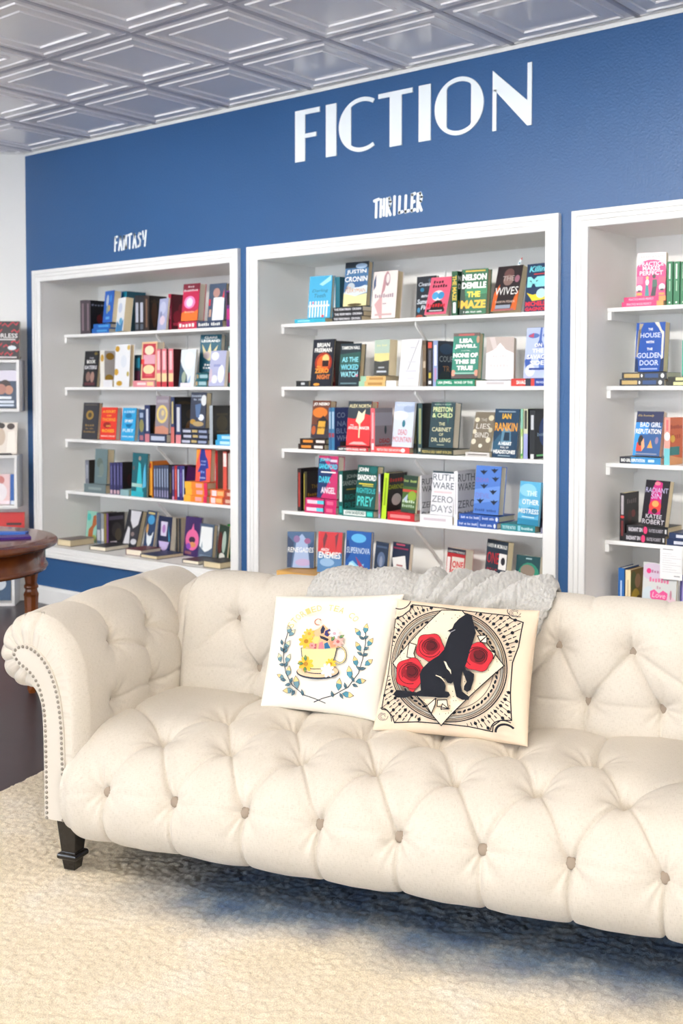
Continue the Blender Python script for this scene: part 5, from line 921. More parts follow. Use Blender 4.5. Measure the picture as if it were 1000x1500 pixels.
('F', 'L4', -5.555, 0.27, 0.3874, 0.15, 0.227, 0.04, -7.0, 6, '16244a', '16244a', 1, [('p', ((0.12, 0.3), (0.9, 0.3), (0.75, 0.1), (0.5, 0.03), (0.25, 0.1)), 'c9b9e6'), ('p', ((0.2, 0.85), (0.7, 0.85), (0.65, 0.45), (0.25, 0.45)), 'd8d0e8'), ('p', ((0.75, 0.8), (0.95, 0.35), (0.85, 0.3)), '3f9ac0'), ('e', 0.45, 0.65, 0.12, 0.12, 'b07ac0')], [], 'midnight blue paperback with lilac jar, bottom shelf of fantasy bookcase', ''),
('S', 'L4', -5.398, 0.3, 0.3874, 0.147, 0.222, 0.0144, 0.0, 0, 'c9b9a0', '26262a', 1, [], [], 'black paged paperback beside midnight blue one, bottom shelf of fantasy bookcase', ''),
('S', 'L4', -5.376, 0.3, 0.3874, 0.148, 0.224, 0.0245, 0.0, 0, 'c9b9a0', '3a3a3e', 1, [], [], 'dark grey paperback behind the brace, bottom shelf of fantasy bookcase', ''),
('F', 'L4', -5.303, 0.27, 0.3874, 0.161, 0.244, 0.012, -6.0, 6, '3a2460', '3a2460', 0, [('e', 0.5, 0.42, 0.42, 0.27, 'e2679c'), ('p', ((0.4, 0.65), (0.6, 0.65), (0.52, 0.85)), 'e2679c'), ('e', 0.5, 0.42, 0.2, 0.08, '3a2440'), ('e', 0.55, 0.3, 0.2, 0.07, 'd8905c'), ('e', 0.3, 0.25, 0.15, 0.08, '8a4ab0'), ('r', 0.1, 0.05, 0.5, 0.12, '8a5a60')], [], 'dark purple hardcover with round pink emblem, bottom shelf of fantasy bookcase', ''),
('F', 'L4', -5.133, 0.235, 0.3874, 0.141, 0.213, 0.03, -7.0, 6, '4f6078', '4f6078', 0, [('p', ((0.05, 0.35), (0.1, 0.92), (0.9, 0.92), (0.95, 0.35), (0.7, 0.25), (0.45, 0.2)), 'e9edee'), ('p', ((0.15, 0.3), (0.3, 0.3), (0.22, 0.5)), '93a8b4'), ('r', 0.1, 0.05, 0.9, 0.12, '71849a')], [], 'slate hardcover with white tree, bottom shelf of fantasy bookcase', ''),
('F', 'L4', -4.974, 0.24, 0.3874, 0.146, 0.221, 0.012, -21.0, 6, '1e3a30', '1e3a30', 1, [('e', 0.2, 0.5, 0.22, 0.3, '5c1a1e'), ('e', 0.6, 0.55, 0.2, 0.3, 'a9bdb0'), ('e', 0.5, 0.15, 0.3, 0.1, 'd8d8d0')], [], 'dark forest green paperback with red cloak, bottom shelf of fantasy bookcase', ''),
('S', 'L4', -4.89, 0.25, 0.3874, 0.15, 0.227, 0.0396, 0.0, 0, '12501e', '1a8a34', 0, [], [('r', 0.2, 0.3, 0.8, 0.7, '4fb44c')], 'emerald green spine, bottom shelf of fantasy bookcase', ''),
('H', 'M0', -4.285, 0.181, 1.7867, 0.15, 0.223, 0.0216, 0.0, 0, '2fb0cc', '2fb0cc', 1, [], [('r', 0.1, 0.3, 0.5, 0.7, '8fd8e4')], 'thin turquoise paperback lying flat, top shelf of thriller bookcase', ''),
('F', 'M0', -4.208, 0.2, 1.8089, 0.154, 0.233, 0.029, 4.0, 6, '35a9d6', '35a9d6', 0, [('p', ((0.45, 0.8), (0.95, 1), (0.95, 0.88), (0.6, 0.76)), '9fdcf0'), ('t', 'Darling', 0.5, 0.64, 0.09, 0.7, '17627e', 0, 0.2), ('t', 'Teeth', 0.5, 0.53, 0.09, 0.5, '17627e', 0, 0.2), ('r', 0.06, 0.02, 0.12, 0.4, 'eaf4f6'), ('r', 0.185, 0.02, 0.245, 0.4, 'eaf4f6'), ('r', 0.31, 0.02, 0.37, 0.4, 'eaf4f6'), ('r', 0.435, 0.02, 0.495, 0.4, 'eaf4f6'), ('r', 0.56, 0.02, 0.62, 0.4, 'eaf4f6'), ('r', 0.685, 0.02, 0.745, 0.4, 'eaf4f6'), ('r', 0.81, 0.02, 0.87, 0.4, 'eaf4f6'), ('r', 0.02, 0.27, 0.95, 0.31, 'eaf4f6'), ('e', 0.68, 0.04, 0.06, 0.03, 'd8435a'), ('e', 0.22, 0.36, 0.04, 0.03, 'e07a8a')], [], 'turquoise hardcover with white picket fence, top shelf of thriller bookcase', ''),
('S', 'M0', -4.057, 0.26, 1.7867, 0.16, 0.248, 0.0315, 0.0, 0, '17566a', '1d6f82', 0, [], [], 'teal spine behind the picket fence cover, top shelf of thriller bookcase', ''),
('H', 'M0', -4.025, 0.196, 1.7867, 0.15, 0.204, 0.0249, 0.0, 0, '1f1f26', '1f1f26', 1, [], [('t', 'THE FERRYMAN  CRONIN', 0.5, 0.5, 0.5, 0.9, 'd8d8dc', 0.03, 0)], 'lowest lettered black paperback in a stack of three, top shelf of thriller bookcase', ''),
('H', 'M0', -4.025, 0.203, 1.8122, 0.15, 0.211, 0.0249, 0.0, 0, '1f1f26', '1f1f26', 1, [], [('t', 'THE FERRYMAN  CRONIN', 0.5, 0.5, 0.5, 0.9, 'd8d8dc', 0.03, 0)], 'middle lettered black paperback in a stack of three, top shelf of thriller bookcase', ''),
('H', 'M0', -4.025, 0.2, 1.8377, 0.15, 0.208, 0.0249, 0.0, 0, '1f1f26', '1f1f26', 1, [], [('t', 'THE FERRYMAN  CRONIN', 0.5, 0.5, 0.5, 0.9, 'd8d8dc', 0.03, 0)], 'topmost lettered black paperback in a stack of three, top shelf of thriller bookcase', ''),
('F', 'M0', -3.97, 0.22, 1.8632, 0.158, 0.239, 0.039, 1.0, 6, '3f6f9c', '3f6f9c', 0, [('r', 0, 0.86, 1, 1, '26303c'), ('p', ((0, 0), (1, 0), (1, 0.28), (0.5, 0.22), (0, 0.3)), 'e9dfa4'), ('p', ((0, 0.3), (0.5, 0.22), (1, 0.3), (1, 0.45), (0.3, 0.5)), 'd2dfe8'), ('e', 0.55, 0.52, 0.4, 0.1, '2f5f94'), ('e', 0.3, 0.45, 0.16, 0.08, 'b9c4cc'), ('e', 0.7, 0.9, 0.25, 0.06, 'a9c4e0'), ('t', 'JUSTIN', 0.5, 0.77, 0.11, 0.84, 'f4f4f0', 0.02, 0), ('t', 'CRONIN', 0.5, 0.61, 0.12, 0.96, 'f4f4f0', 0.02, 0), ('t', 'the', 0.2, 0.43, 0.05, 0.2, 'd8862c', 0, 0), ('t', 'FERRYMAN', 0.5, 0.35, 0.09, 0.86, 'c98a3c', 0, 0), ('e', 0.5, 0.03, 0.3, 0.03, '4a3c10')], [], 'stormy blue hardcover with large white lettering, top shelf of thriller bookcase', ''),
('F', 'M0', -3.761, 0.2, 1.7867, 0.165, 0.249, 0.047, -3.0, 6, 'e6dcd8', 'e6dcd8', 0, [('p', ((0.35, 0.45), (0.45, 0.9), (0.55, 1), (0.62, 0.98), (0.5, 0.6)), 'b98a90'), ('p', ((0.1, 0.3), (0.4, 0.5), (0.45, 0.0), (0.35, 0)), 'cfa4a4'), ('p', ((0.02, 0.8), (0.1, 0.95), (0.12, 0.7), (0.03, 0.6)), '4a5a7c'), ('e', 0.6, 0.82, 0.1, 0.14, 'a58890'), ('e', 0.6, 0.84, 0.07, 0.1, 'e2d6d4'), ('r', 0.1, 0.438, 0.159, 0.522, 'a08a94'), ('r', 0.189, 0.444, 0.248, 0.498, 'a08a94'), ('r', 0.278, 0.438, 0.336, 0.506, 'a08a94'), ('r', 0.367, 0.444, 0.425, 0.514, 'a08a94'), ('r', 0.456, 0.438, 0.514, 0.522, 'a08a94'), ('r', 0.544, 0.444, 0.603, 0.498, 'a08a94'), ('r', 0.633, 0.438, 0.692, 0.506, 'a08a94'), ('r', 0.722, 0.444, 0.781, 0.514, 'a08a94'), ('r', 0.811, 0.438, 0.87, 0.522, 'a08a94'), ('r', 0.45, 0.3, 0.6, 0.32, 'a08a94'), ('r', 0.15, 0.06, 0.85, 0.1, 'c9a9a8')], [], 'cream hardcover with pink brushwork, top shelf of thriller bookcase', ''),
('F', 'M0', -3.536, 0.29, 1.7867, 0.128, 0.218, 0.022, -4.0, 3, '1d2530', '1d2530', 0, [('t', 'Cleaning', 0.5, 0.8, 0.12, 0.8, 'cfd8e0', 0.01, 0.2), ('t', 'and', 0.5, 0.54, 0.08, 0.5, 'cfd8e0', 0.03, 0.2), ('t', 'Summer', 0.5, 0.4, 0.12, 0.9, 'cfd8e0', 0.03, 0.2), ('t', 'Fire', 0.5, 0.26, 0.1, 0.5, 'cfd8e0', 0.03, 0.2), ('e', 0.3, 0.68, 0.1, 0.05, '2f7a9c'), ('e', 0.15, 0.2, 0.08, 0.06, '3f8ab4'), ('e', 0.2, 0.05, 0.18, 0.04, 'b0503c'), ('e', 0.7, 0.9, 0.1, 0.04, '4a5a6a')], [], 'black hardcover with looping white title, top shelf of thriller bookcase', ''),
('F', 'M0', -3.406, 0.185, 1.7867, 0.13, 0.203, 0.034, 1.0, 19, 'e0607c', 'e0607c', 1, [('r', 0.15, 0.832, 0.233, 0.908, '3a1c24'), ('r', 0.275, 0.838, 0.358, 0.886, '3a1c24'), ('r', 0.4, 0.832, 0.483, 0.893, '3a1c24'), ('r', 0.525, 0.838, 0.608, 0.901, '3a1c24'), ('r', 0.15, 0.718, 0.227, 0.802, '3a1c24'), ('r', 0.267, 0.724, 0.344, 0.778, '3a1c24'), ('r', 0.383, 0.718, 0.46, 0.786, '3a1c24'), ('r', 0.5, 0.724, 0.577, 0.794, '3a1c24'), ('r', 0.617, 0.718, 0.694, 0.802, '3a1c24'), ('r', 0.733, 0.724, 0.81, 0.778, '3a1c24'), ('e', 0.48, 0.5, 0.28, 0.14, 'e8e4e0'), ('e', 0.35, 0.5, 0.15, 0.1, '4fa4d4'), ('e', 0.62, 0.5, 0.15, 0.1, '3f94c8'), ('p', ((0.2, 0.1), (0.9, 0.1), (0.7, 0.35), (0.5, 0.38), (0.3, 0.3)), '1d1a1e'), ('r', 0.07, 0.19, 0.151, 0.29, 'd0202c'), ('r', 0.193, 0.197, 0.274, 0.262, 'd0202c'), ('r', 0.316, 0.19, 0.397, 0.271, 'd0202c'), ('r', 0.439, 0.197, 0.52, 0.281, 'd0202c'), ('r', 0.561, 0.19, 0.643, 0.29, 'd0202c'), ('r', 0.684, 0.197, 0.765, 0.262, 'd0202c'), ('r', 0.807, 0.19, 0.888, 0.271, 'd0202c'), ('r', 0.08, 0.06, 0.9, 0.14, '1d1a1e'), ('r', 0.2, 0.08, 0.8, 0.11, 'c8c8c8')], [], 'hot pink paperback leaning back with blue goggles cover, top shelf of thriller bookcase', ''),
('S', 'M0', -3.249, 0.2, 1.7867, 0.146, 0.221, 0.034, 0.0, 0, '123c28', '1f5a3a', 0, [('t', 'NELSON', 0.5, 0.84, 0.12, 0.9, 'f4f4f0', 0.03, 0), ('t', 'DEMILLE', 0.5, 0.66, 0.12, 0.9, 'f4f4f0', 0.03, 0), ('t', 'THE', 0.5, 0.47, 0.13, 0.5, 'f0d84c', 0.03, 0), ('t', 'MAZE', 0.5, 0.26, 0.17, 0.9, 'f0c03c', 0.03, 0)], [('r', 0.06, 0.25, 0.3, 0.75, 'e9edea'), ('t', 'THE MAZE', 0.62, 0.5, 0.7, 0.56, 'e9c84c', 0.03, 0)], 'dark green spine with yellow lettering, top shelf of thriller bookcase', ''),
('F', 'M0', -3.202, 0.2, 1.7867, 0.148, 0.225, 0.04, 4.0, 6, '1d6a44', '1d6a44', 0, [('p', ((0, 0.55), (1, 0.62), (1, 0.45), (0, 0.4)), '2f8a5c'), ('p', ((0, 0.0), (0.25, 0.0), (0.1, 0.9), (0, 1)), '123c28'), ('r', 0.15, 0.94, 0.9, 0.97, 'd8b43c'), ('t', 'NELSON', 0.5, 0.82, 0.14, 0.92, 'f4f4f0', 0.05, 0), ('t', 'DEMILLE', 0.5, 0.64, 0.14, 0.92, 'f4f4f0', 0.05, 0), ('t', 'THE', 0.5, 0.44, 0.13, 0.5, 'f4e04c', 0.05, 0), ('t', 'MAZE', 0.5, 0.22, 0.18, 0.94, 'f4c43c', 0.05, 0), ('r', 0.15, 0.031, 0.176, 0.069, 'd8e4dc'), ('r', 0.228, 0.031, 0.253, 0.062, 'd8e4dc'), ('r', 0.267, 0.034, 0.292, 0.065, 'd8e4dc'), ('r', 0.306, 0.031, 0.331, 0.069, 'd8e4dc'), ('r', 0.344, 0.034, 0.37, 0.058, 'd8e4dc'), ('r', 0.422, 0.034, 0.448, 0.065, 'd8e4dc'), ('r', 0.461, 0.031, 0.487, 0.069, 'd8e4dc'), ('r', 0.5, 0.034, 0.526, 0.058, 'd8e4dc'), ('r', 0.539, 0.031, 0.565, 0.062, 'd8e4dc'), ('r', 0.578, 0.034, 0.603, 0.065, 'd8e4dc'), ('r', 0.656, 0.034, 0.681, 0.058, 'd8e4dc'), ('r', 0.694, 0.031, 0.72, 0.062, 'd8e4dc'), ('r', 0.733, 0.034, 0.759, 0.065, 'd8e4dc'), ('r', 0.772, 0.031, 0.798, 0.069, 'd8e4dc'), ('r', 0.811, 0.034, 0.837, 0.058, 'd8e4dc')], [], 'emerald green hardcover with yellow and white capitals, top shelf of thriller bookcase', ''),
('F', 'M0', -3.013, 0.19, 1.7867, 0.15, 0.227, 0.043, -6.0, 15, '2a2024', '2a2024', 1, [('p', ((0, 0), (0.14, 0), (0.2, 0.6), (0.0, 0.4)), 'd8662c'), ('p', ((0.75, 0), (1, 0), (1, 0.45), (0.85, 0.3)), 'd86a2c'), ('e', 0.5, 0.82, 0.2, 0.12, '6a4a48'), ('e', 0.85, 0.7, 0.1, 0.08, 'a06a7a'), ('e', 0.5, 0.68, 0.2, 0.12, '8a7068'), ('t', 'THE', 0.5, 0.72, 0.11, 0.46, 'b8a8a4', 0, 0), ('t', 'WIVES', 0.5, 0.44, 0.17, 0.92, 'f4f4f0', 0.0, 0), ('t', 'TARRYN FISHER', 0.5, 0.2, 0.05, 0.8, 'e0c8b8', 0, 0), ('r', 0.15, 0.05, 0.75, 0.13, '9aa4b4'), ('r', 0.1, 0.0, 0.9, 0.04, 'b06a6a')], [], 'black and orange paperback leaning back, top shelf of thriller bookcase', ''),
('F', 'M0', -2.837, 0.205, 1.7867, 0.151, 0.228, 0.016, -11.0, 6, '223a5c', '223a5c', 0, [('t', 'Killing', 0.5, 0.87, 0.16, 0.8, '6fd0dc', 0.03, 0.2), ('r', 0.3, 0.77, 0.95, 0.79, 'e0453c'), ('t', 'ME', 0.5, 0.62, 0.22, 0.9, '8fe0e4', 0.08, 0), ('p', ((0.05, 0.4), (0.3, 0.35), (0.75, 0.38), (0.95, 0.3), (0.8, 0.24), (0.3, 0.22), (0.2, 0.3)), 'f0d43c'), ('e', 0.65, 0.37, 0.2, 0.1, 'bfe4ea'), ('t', 'MICHELLE', 0.5, 0.16, 0.1, 0.92, 'e0384c', 0.05, 0), ('t', 'GAGNON', 0.5, 0.05, 0.08, 0.92, 'e0384c', 0.05, 0)], [], 'navy hardcover with turquoise and yellow lettering, top shelf of thriller bookcase', ''),
('H', 'M1', -4.279, 0.186, 1.4358, 0.15, 0.091, 0.0315, 0.0, 0, '1f2226', '1f2226', 0, [], [('r', 0.4, 0.3, 0.7, 0.7, 'c9ccd0')], 'small black book lying flat, second shelf of thriller bookcase', ''),
('F', 'M1', -4.188, 0.2, 1.4358, 0.171, 0.259, 0.012, -7.0, 6, '1d2230', '1d2230', 0, [('e', 0.55, 0.5, 0.4, 0.22, 'a8301c'), ('e', 0.55, 0.5, 0.3, 0.16, 'e0662c'), ('e', 0.65, 0.58, 0.16, 0.1, 'f8c47c'), ('p', ((0.5, 0.42), (0.8, 0.42), (0.8, 0.55), (0.5, 0.55)), '2a1418'), ('t', 'BRIAN', 0.5, 0.88, 0.09, 0.6, 'f4f4f0', 0.03, 0), ('t', 'FREEMAN', 0.5, 0.77, 0.09, 0.8, 'f4f4f0', 0.03, 0), ('t', 'the', 0.35, 0.42, 0.05, 0.2, 'f0a43c', 0.03, 0), ('t', 'ZERO', 0.5, 0.33, 0.1, 0.66, 'f0a43c', 0.03, 0), ('t', 'NIGHT', 0.6, 0.2, 0.1, 0.6, 'e8843c', 0.03, 0), ('e', 0.3, 0.04, 0.15, 0.03, 'e09a3c')], [], 'black hardcover with glowing orange blaze, second shelf of thriller bookcase', ''),
('S', 'M1', -4.054, 0.225, 1.4358, 0.16, 0.25, 0.026, 0.0, 0, '1c1a20', '8a2a24', 0, [], [('r', 0.1, 0.2, 0.8, 0.8, 'd8907c'), ('r', 0.82, 0.1, 0.97, 0.9, 'c9a04c')], 'flame red spine behind black covers, second shelf of thriller bookcase', ''),
('F', 'M1', -3.986, 0.2, 1.4358, 0.15, 0.228, 0.039, -4.0, 6, '23323c', '23323c', 0, [('p', ((0, 0.35), (1, 0.45), (1, 0.8), (0, 0.75)), '2f5a54'), ('t', 'TAMRON HALL', 0.5, 0.9, 0.08, 0.9, 'f4f4f0', 0.03, 0), ('t', 'AS THE', 0.5, 0.62, 0.12, 0.8, '8fdce8', 0.03, 0), ('t', 'WICKED', 0.5, 0.44, 0.13, 0.86, '7fd4e4', 0.03, 0), ('t', 'WATCH', 0.5, 0.27, 0.13, 0.84, '9fe4ee', 0.03, 0), ('e', 0.88, 0.24, 0.06, 0.03, 'e08a9c'), ('r', 0.1, 0.04, 0.9, 0.07, '6a8a90')], [], 'charcoal hardcover with teal stacked title, second shelf of thriller bookcase', ''),
('H', 'M1', -3.831, 0.186, 1.4358, 0.15, 0.174, 0.027, 0.0, 0, 'dcb878', 'dcb878', 1, [], [('r', 0.0, 0.0, 0.22, 1, '9fc8a8'), ('r', 0.35, 0.25, 0.9, 0.75, 'b88a4c')], 'lower straw yellow paperback lying flat, second shelf of thriller bookcase', ''),
('H', 'M1', -3.824, 0.193, 1.4634, 0.15, 0.167, 0.027, 0.0, 0, 'dcb878', 'dcb878', 1, [], [('r', 0.0, 0.0, 0.22, 1, '9fc8a8'), ('r', 0.35, 0.25, 0.9, 0.75, 'b88a4c')], 'upper straw yellow paperback lying flat, second shelf of thriller bookcase', ''),
('H', 'M1', -3.655, 0.196, 1.4358, 0.15, 0.063, 0.0303, 0.0, 0, 'ebeaec', 'ebeaec', 1, [], [], 'white paperback lying flat beside the straw yellow pair, second shelf of thriller bookcase', ''),
('F', 'M1', -3.75, 0.21, 1.4911, 0.123, 0.187, 0.052, -13.0, 3, 'c9cba4', 'c9cba4', 1, [('r', 0, 0.62, 1, 1, 'b4c8b8'), ('r', 0, 0.4, 1, 0.62, 'e8d894'), ('p', ((0, 0), (1, 0), (1, 0.42), (0.4, 0.38), (0, 0.42)), '4a4c4a'), ('r', 0.15, 0.811, 0.208, 0.869, 'd8d8a8'), ('r', 0.238, 0.815, 0.295, 0.853, 'd8d8a8'), ('r', 0.325, 0.811, 0.383, 0.858, 'd8d8a8'), ('r', 0.5, 0.811, 0.558, 0.869, 'd8d8a8'), ('r', 0.588, 0.815, 0.645, 0.853, 'd8d8a8'), ('r', 0.675, 0.811, 0.733, 0.858, 'd8d8a8'), ('r', 0.762, 0.815, 0.82, 0.864, 'd8d8a8'), ('r', 0.2, 0.08, 0.85, 0.13, 'c9d0d8'), ('r', 0.3, 0.2, 0.7, 0.24, 'b0b4b8')], [], 'small beige paperback with sunset field, second shelf of thriller bookcase', ''),
('F', 'M1', -3.591, 0.215, 1.4358, 0.16, 0.243, 0.012, -14.0, 6, 'e6e6ea', 'e6e6ea', 0, [('p', ((0.4, 0.35), (0.43, 0.35), (0.88, 0.98), (0.85, 0.98)), '8a8a90'), ('r', 0.45, 0.8, 0.7, 0.84, 'cfcfd6'), ('r', 0.4, 0.5, 0.8, 0.53, 'd2d2d8'), ('r', 0.3, 0.3, 0.85, 0.34, 'd2d2da'), ('r', 0.4, 0.15, 0.8, 0.18, 'd5d5dc')], [], 'plain white hardcover with hairline sketch, second shelf of thriller bookcase', ''),
('S', 'M1', -3.426, 0.2, 1.4358, 0.154, 0.233, 0.0229, 0.0, 0, '2c241c', '5a4a3a', 0, [], [('r', 0.1, 0.1, 0.9, 0.9, '75624a'), ('r', 0.4, 0.2, 0.55, 0.8, 'c0b09a')], 'bark brown spine, second shelf of thriller bookcase', ''),
('S', 'M1', -3.394, 0.2, 1.4358, 0.151, 0.228, 0.0289, 0.0, 0, '2a2a30', '2a2a30', 0, [], [('r', 0.85, 0.1, 0.98, 0.9, 'd8503c'), ('r', 0.05, 0.2, 0.12, 0.8, 'e4e4e4'), ('r', 0.18, 0.25, 0.3, 0.75, 'c9b43c'), ('r', 0.35, 0.3, 0.8, 0.7, '5a5a66')], 'black spine with red tip, second shelf of thriller bookcase', ''),
('S', 'M1', -3.36, 0.2, 1.4358, 0.152, 0.231, 0.0286, 0.0, 0, '152c46', '8f9fc8', 0, [('t', 'COUP', 0.5, 0.6, 0.13, 0.8, 'b9c8d0', 0, 0), ('t', 'TR', 0.5, 0.38, 0.13, 0.4, 'c88a5c', 0, 0), ('e', 0.5, 0.82, 0.4, 0.12, '1d4a74'), ('e', 0.4, 0.2, 0.3, 0.14, '2a3a44')], [('r', 0.45, 0.25, 0.9, 0.75, 'e8ecf4'), ('r', 0.1, 0.3, 0.4, 0.7, 'b88ab0')], 'lavender blue spine with dark blue cover, second shelf of thriller bookcase', ''),
('H', 'M1', -3.332, 0.186, 1.4358, 0.15, 0.231, 0.0337, 0.0, 0, '1d8a68', '1d8a68', 0, [], [('t', 'LISA JEWELL   NONE OF THIS', 0.5, 0.5, 0.5, 0.9, 'f4f4f0', 0.03, 0)], 'green hardcover lying flat with white spine lettering, second shelf of thriller bookcase', ''),
('F', 'M1', -3.256, 0.21, 1.4701, 0.15, 0.228, 0.042, 3.0, 6, '16806a', '16806a', 0, [('r', 0, 0.93, 1, 1, '5a4a44'), ('r', 0.2, 0.94, 0.8, 0.98, 'b0504c'), ('r', 0, 0, 1, 0.09, '4a3a3a'), ('e', 0.06, 0.12, 0.09, 0.07, 'd8947c'), ('e', 0.95, 0.12, 0.09, 0.07, 'd8947c'), ('e', 0.95, 0.85, 0.06, 0.08, 'b88a6c'), ('e', 0.04, 0.6, 0.04, 0.2, '2fa48a'), ('t', 'LISA', 0.5, 0.83, 0.1, 0.52, 'f4f4f0', 0.06, 0), ('t', 'JEWELL', 0.5, 0.7, 0.1, 0.84, 'f4f4f0', 0.06, 0), ('t', 'A NOVEL', 0.5, 0.61, 0.025, 0.35, 'd8e8e0', 0, 0), ('t', 'NONE OF', 0.5, 0.51, 0.1, 0.94, 'f4f4f0', 0.06, 0), ('t', 'THIS IS', 0.5, 0.37, 0.1, 0.8, 'f4f4f0', 0.06, 0), ('t', 'TRUE', 0.5, 0.23, 0.1, 0.62, 'f4f4f0', 0.06, 0), ('r', 0.1, 0.1, 0.9, 0.13, '8fc0b0')], [], 'emerald hardcover with white title in ornate frame, second shelf of thriller bookcase', ''),
('H', 'M1', -3.091, 0.186, 1.4358, 0.15, 0.197, 0.0274, 0.0, 0, 'dcdbde', 'dcdbde', 0, [], [('r', 0.3, 0.35, 0.8, 0.65, 'c8c0c0')], 'white hardcover lying flat under the pale arch cover, second shelf of thriller bookcase', ''),
('F', 'M1', -3.053, 0.21, 1.4638, 0.138, 0.209, 0.054, 17.0, 4, 'ece8ec', 'ece8ec', 0, [('p', ((0, 0.62), (0.0, 1), (1, 1), (1, 0.62), (0.72, 0.7), (0.5, 0.86), (0.28, 0.7)), 'b4a49c'), ('p', ((0.1, 1), (0.3, 1), (0.4, 0.75), (0.25, 0.7)), 'c9bcb8'), ('p', ((0.5, 0.86), (0.38, 0.7), (0.62, 0.7)), 'f6f6fa'), ('r', 0.25, 0.521, 0.305, 0.579, 'dcc8c8'), ('r', 0.333, 0.525, 0.388, 0.563, 'dcc8c8'), ('r', 0.5, 0.525, 0.555, 0.574, 'dcc8c8'), ('r', 0.583, 0.521, 0.638, 0.579, 'dcc8c8'), ('r', 0.667, 0.525, 0.722, 0.563, 'dcc8c8'), ('t', 'WINTER', 0.5, 0.44, 0.08, 0.76, 'd8c4c4', 0, 0), ('r', 0.15, 0.296, 0.227, 0.364, 'dccaca'), ('r', 0.267, 0.301, 0.344, 0.344, 'dccaca'), ('r', 0.383, 0.296, 0.46, 0.351, 'dccaca'), ('r', 0.5, 0.301, 0.577, 0.357, 'dccaca'), ('r', 0.617, 0.296, 0.694, 0.364, 'dccaca'), ('r', 0.733, 0.301, 0.81, 0.344, 'dccaca'), ('r', 0.15, 0.2, 0.85, 0.22, 'd8d0d8'), ('r', 0.15, 0.059, 0.208, 0.101, 'dcd0d4'), ('r', 0.238, 0.062, 0.295, 0.089, 'dcd0d4'), ('r', 0.325, 0.059, 0.383, 0.093, 'dcd0d4'), ('r', 0.412, 0.062, 0.47, 0.097, 'dcd0d4'), ('r', 0.5, 0.059, 0.558, 0.101, 'dcd0d4'), ('r', 0.588, 0.062, 0.645, 0.089, 'dcd0d4'), ('r', 0.675, 0.059, 0.733, 0.093, 'dcd0d4'), ('r', 0.762, 0.062, 0.82, 0.097, 'dcd0d4')], [], 'pale hardcover with white arched tent, second shelf of thriller bookcase', ''),
('H', 'M1', -2.893, 0.186, 1.4358, 0.15, 0.196, 0.0358, 0.0, 0, 'd03c34', 'd03c34', 0, [], [('t', 'SAVAGE', 0.3, 0.5, 0.5, 0.3, 'f4f4f0', 0.03, 0), ('r', 0.4, 0.0, 0.55, 1, '2a2c40'), ('r', 0.65, 0.0, 1, 1, '27449c'), ('t', 'TIFFANY MCDANIEL', 0.83, 0.5, 0.3, 0.28, 'd0d8f0', 0.03, 0)], 'red and navy hardcover lying flat, second shelf of thriller bookcase', ''),
('F', 'M1', -2.841, 0.21, 1.4722, 0.159, 0.241, 0.014, -12.0, 6, 'b9c6ea', 'b9c6ea', 0, [('p', ((0.55, 1), (0.62, 1), (0.62, 0.75), (0.75, 0.6), (0.4, 0.6), (0.52, 0.75)), '4f6cb8'), ('e', 0.3, 0.84, 0.22, 0.05, '5a78b8'), ('e', 0.85, 0.84, 0.2, 0.05, '4a68b4'), ('p', ((0.08, 0.83), (0.3, 0.9), (0.3, 0.8)), 'c0506c'), ('p', ((0.0, 0.35), (0.2, 0.45), (0.3, 0.3), (0.1, 0.12)), '3f60b0'), ('p', ((0.55, 0.4), (0.95, 0.5), (1, 0.2), (0.6, 0.15)), '5a7ac4'), ('e', 0.25, 0.15, 0.2, 0.12, 'dfe6f6'), ('t', 'ON', 0.5, 0.65, 0.08, 0.3, 'f4f4f0', 0.03, 0), ('t', 'THE', 0.5, 0.54, 0.08, 0.44, 'f4f4f0', 0.03, 0), ('t', 'SAVAGE', 0.5, 0.42, 0.09, 0.84, 'f4f4f0', 0.03, 0), ('t', 'SIDE', 0.5, 0.3, 0.09, 0.55, 'f4f4f0', 0.03, 0), ('r', 0.2, 0.16, 0.9, 0.2, '2f4a94')], [], 'periwinkle hardcover with watching eyes, second shelf of thriller bookcase', ''),
('H', 'M2', -4.264, 0.186, 1.0888, 0.15, 0.19, 0.0293, 0.0, 0, '2a1a18', '2a1a18', 0, [], [('r', 0.12, 0.25, 0.5, 0.75, 'dc8a34'), ('r', 0.62, 0.25, 0.95, 0.75, 'e0d8d4')], 'lower black and orange hardcover lying flat, third shelf of thriller bookcase', ''),
('H', 'M2', -4.257, 0.193, 1.1187, 0.15, 0.19, 0.0293, 0.0, 0, '2a1a18', '2a1a18', 0, [], [('r', 0.12, 0.25, 0.5, 0.75, 'dc8a34'), ('r', 0.62, 0.25, 0.95, 0.75, 'e0d8d4')], 'upper black and orange hardcover lying flat, third shelf of thriller bookcase', ''),
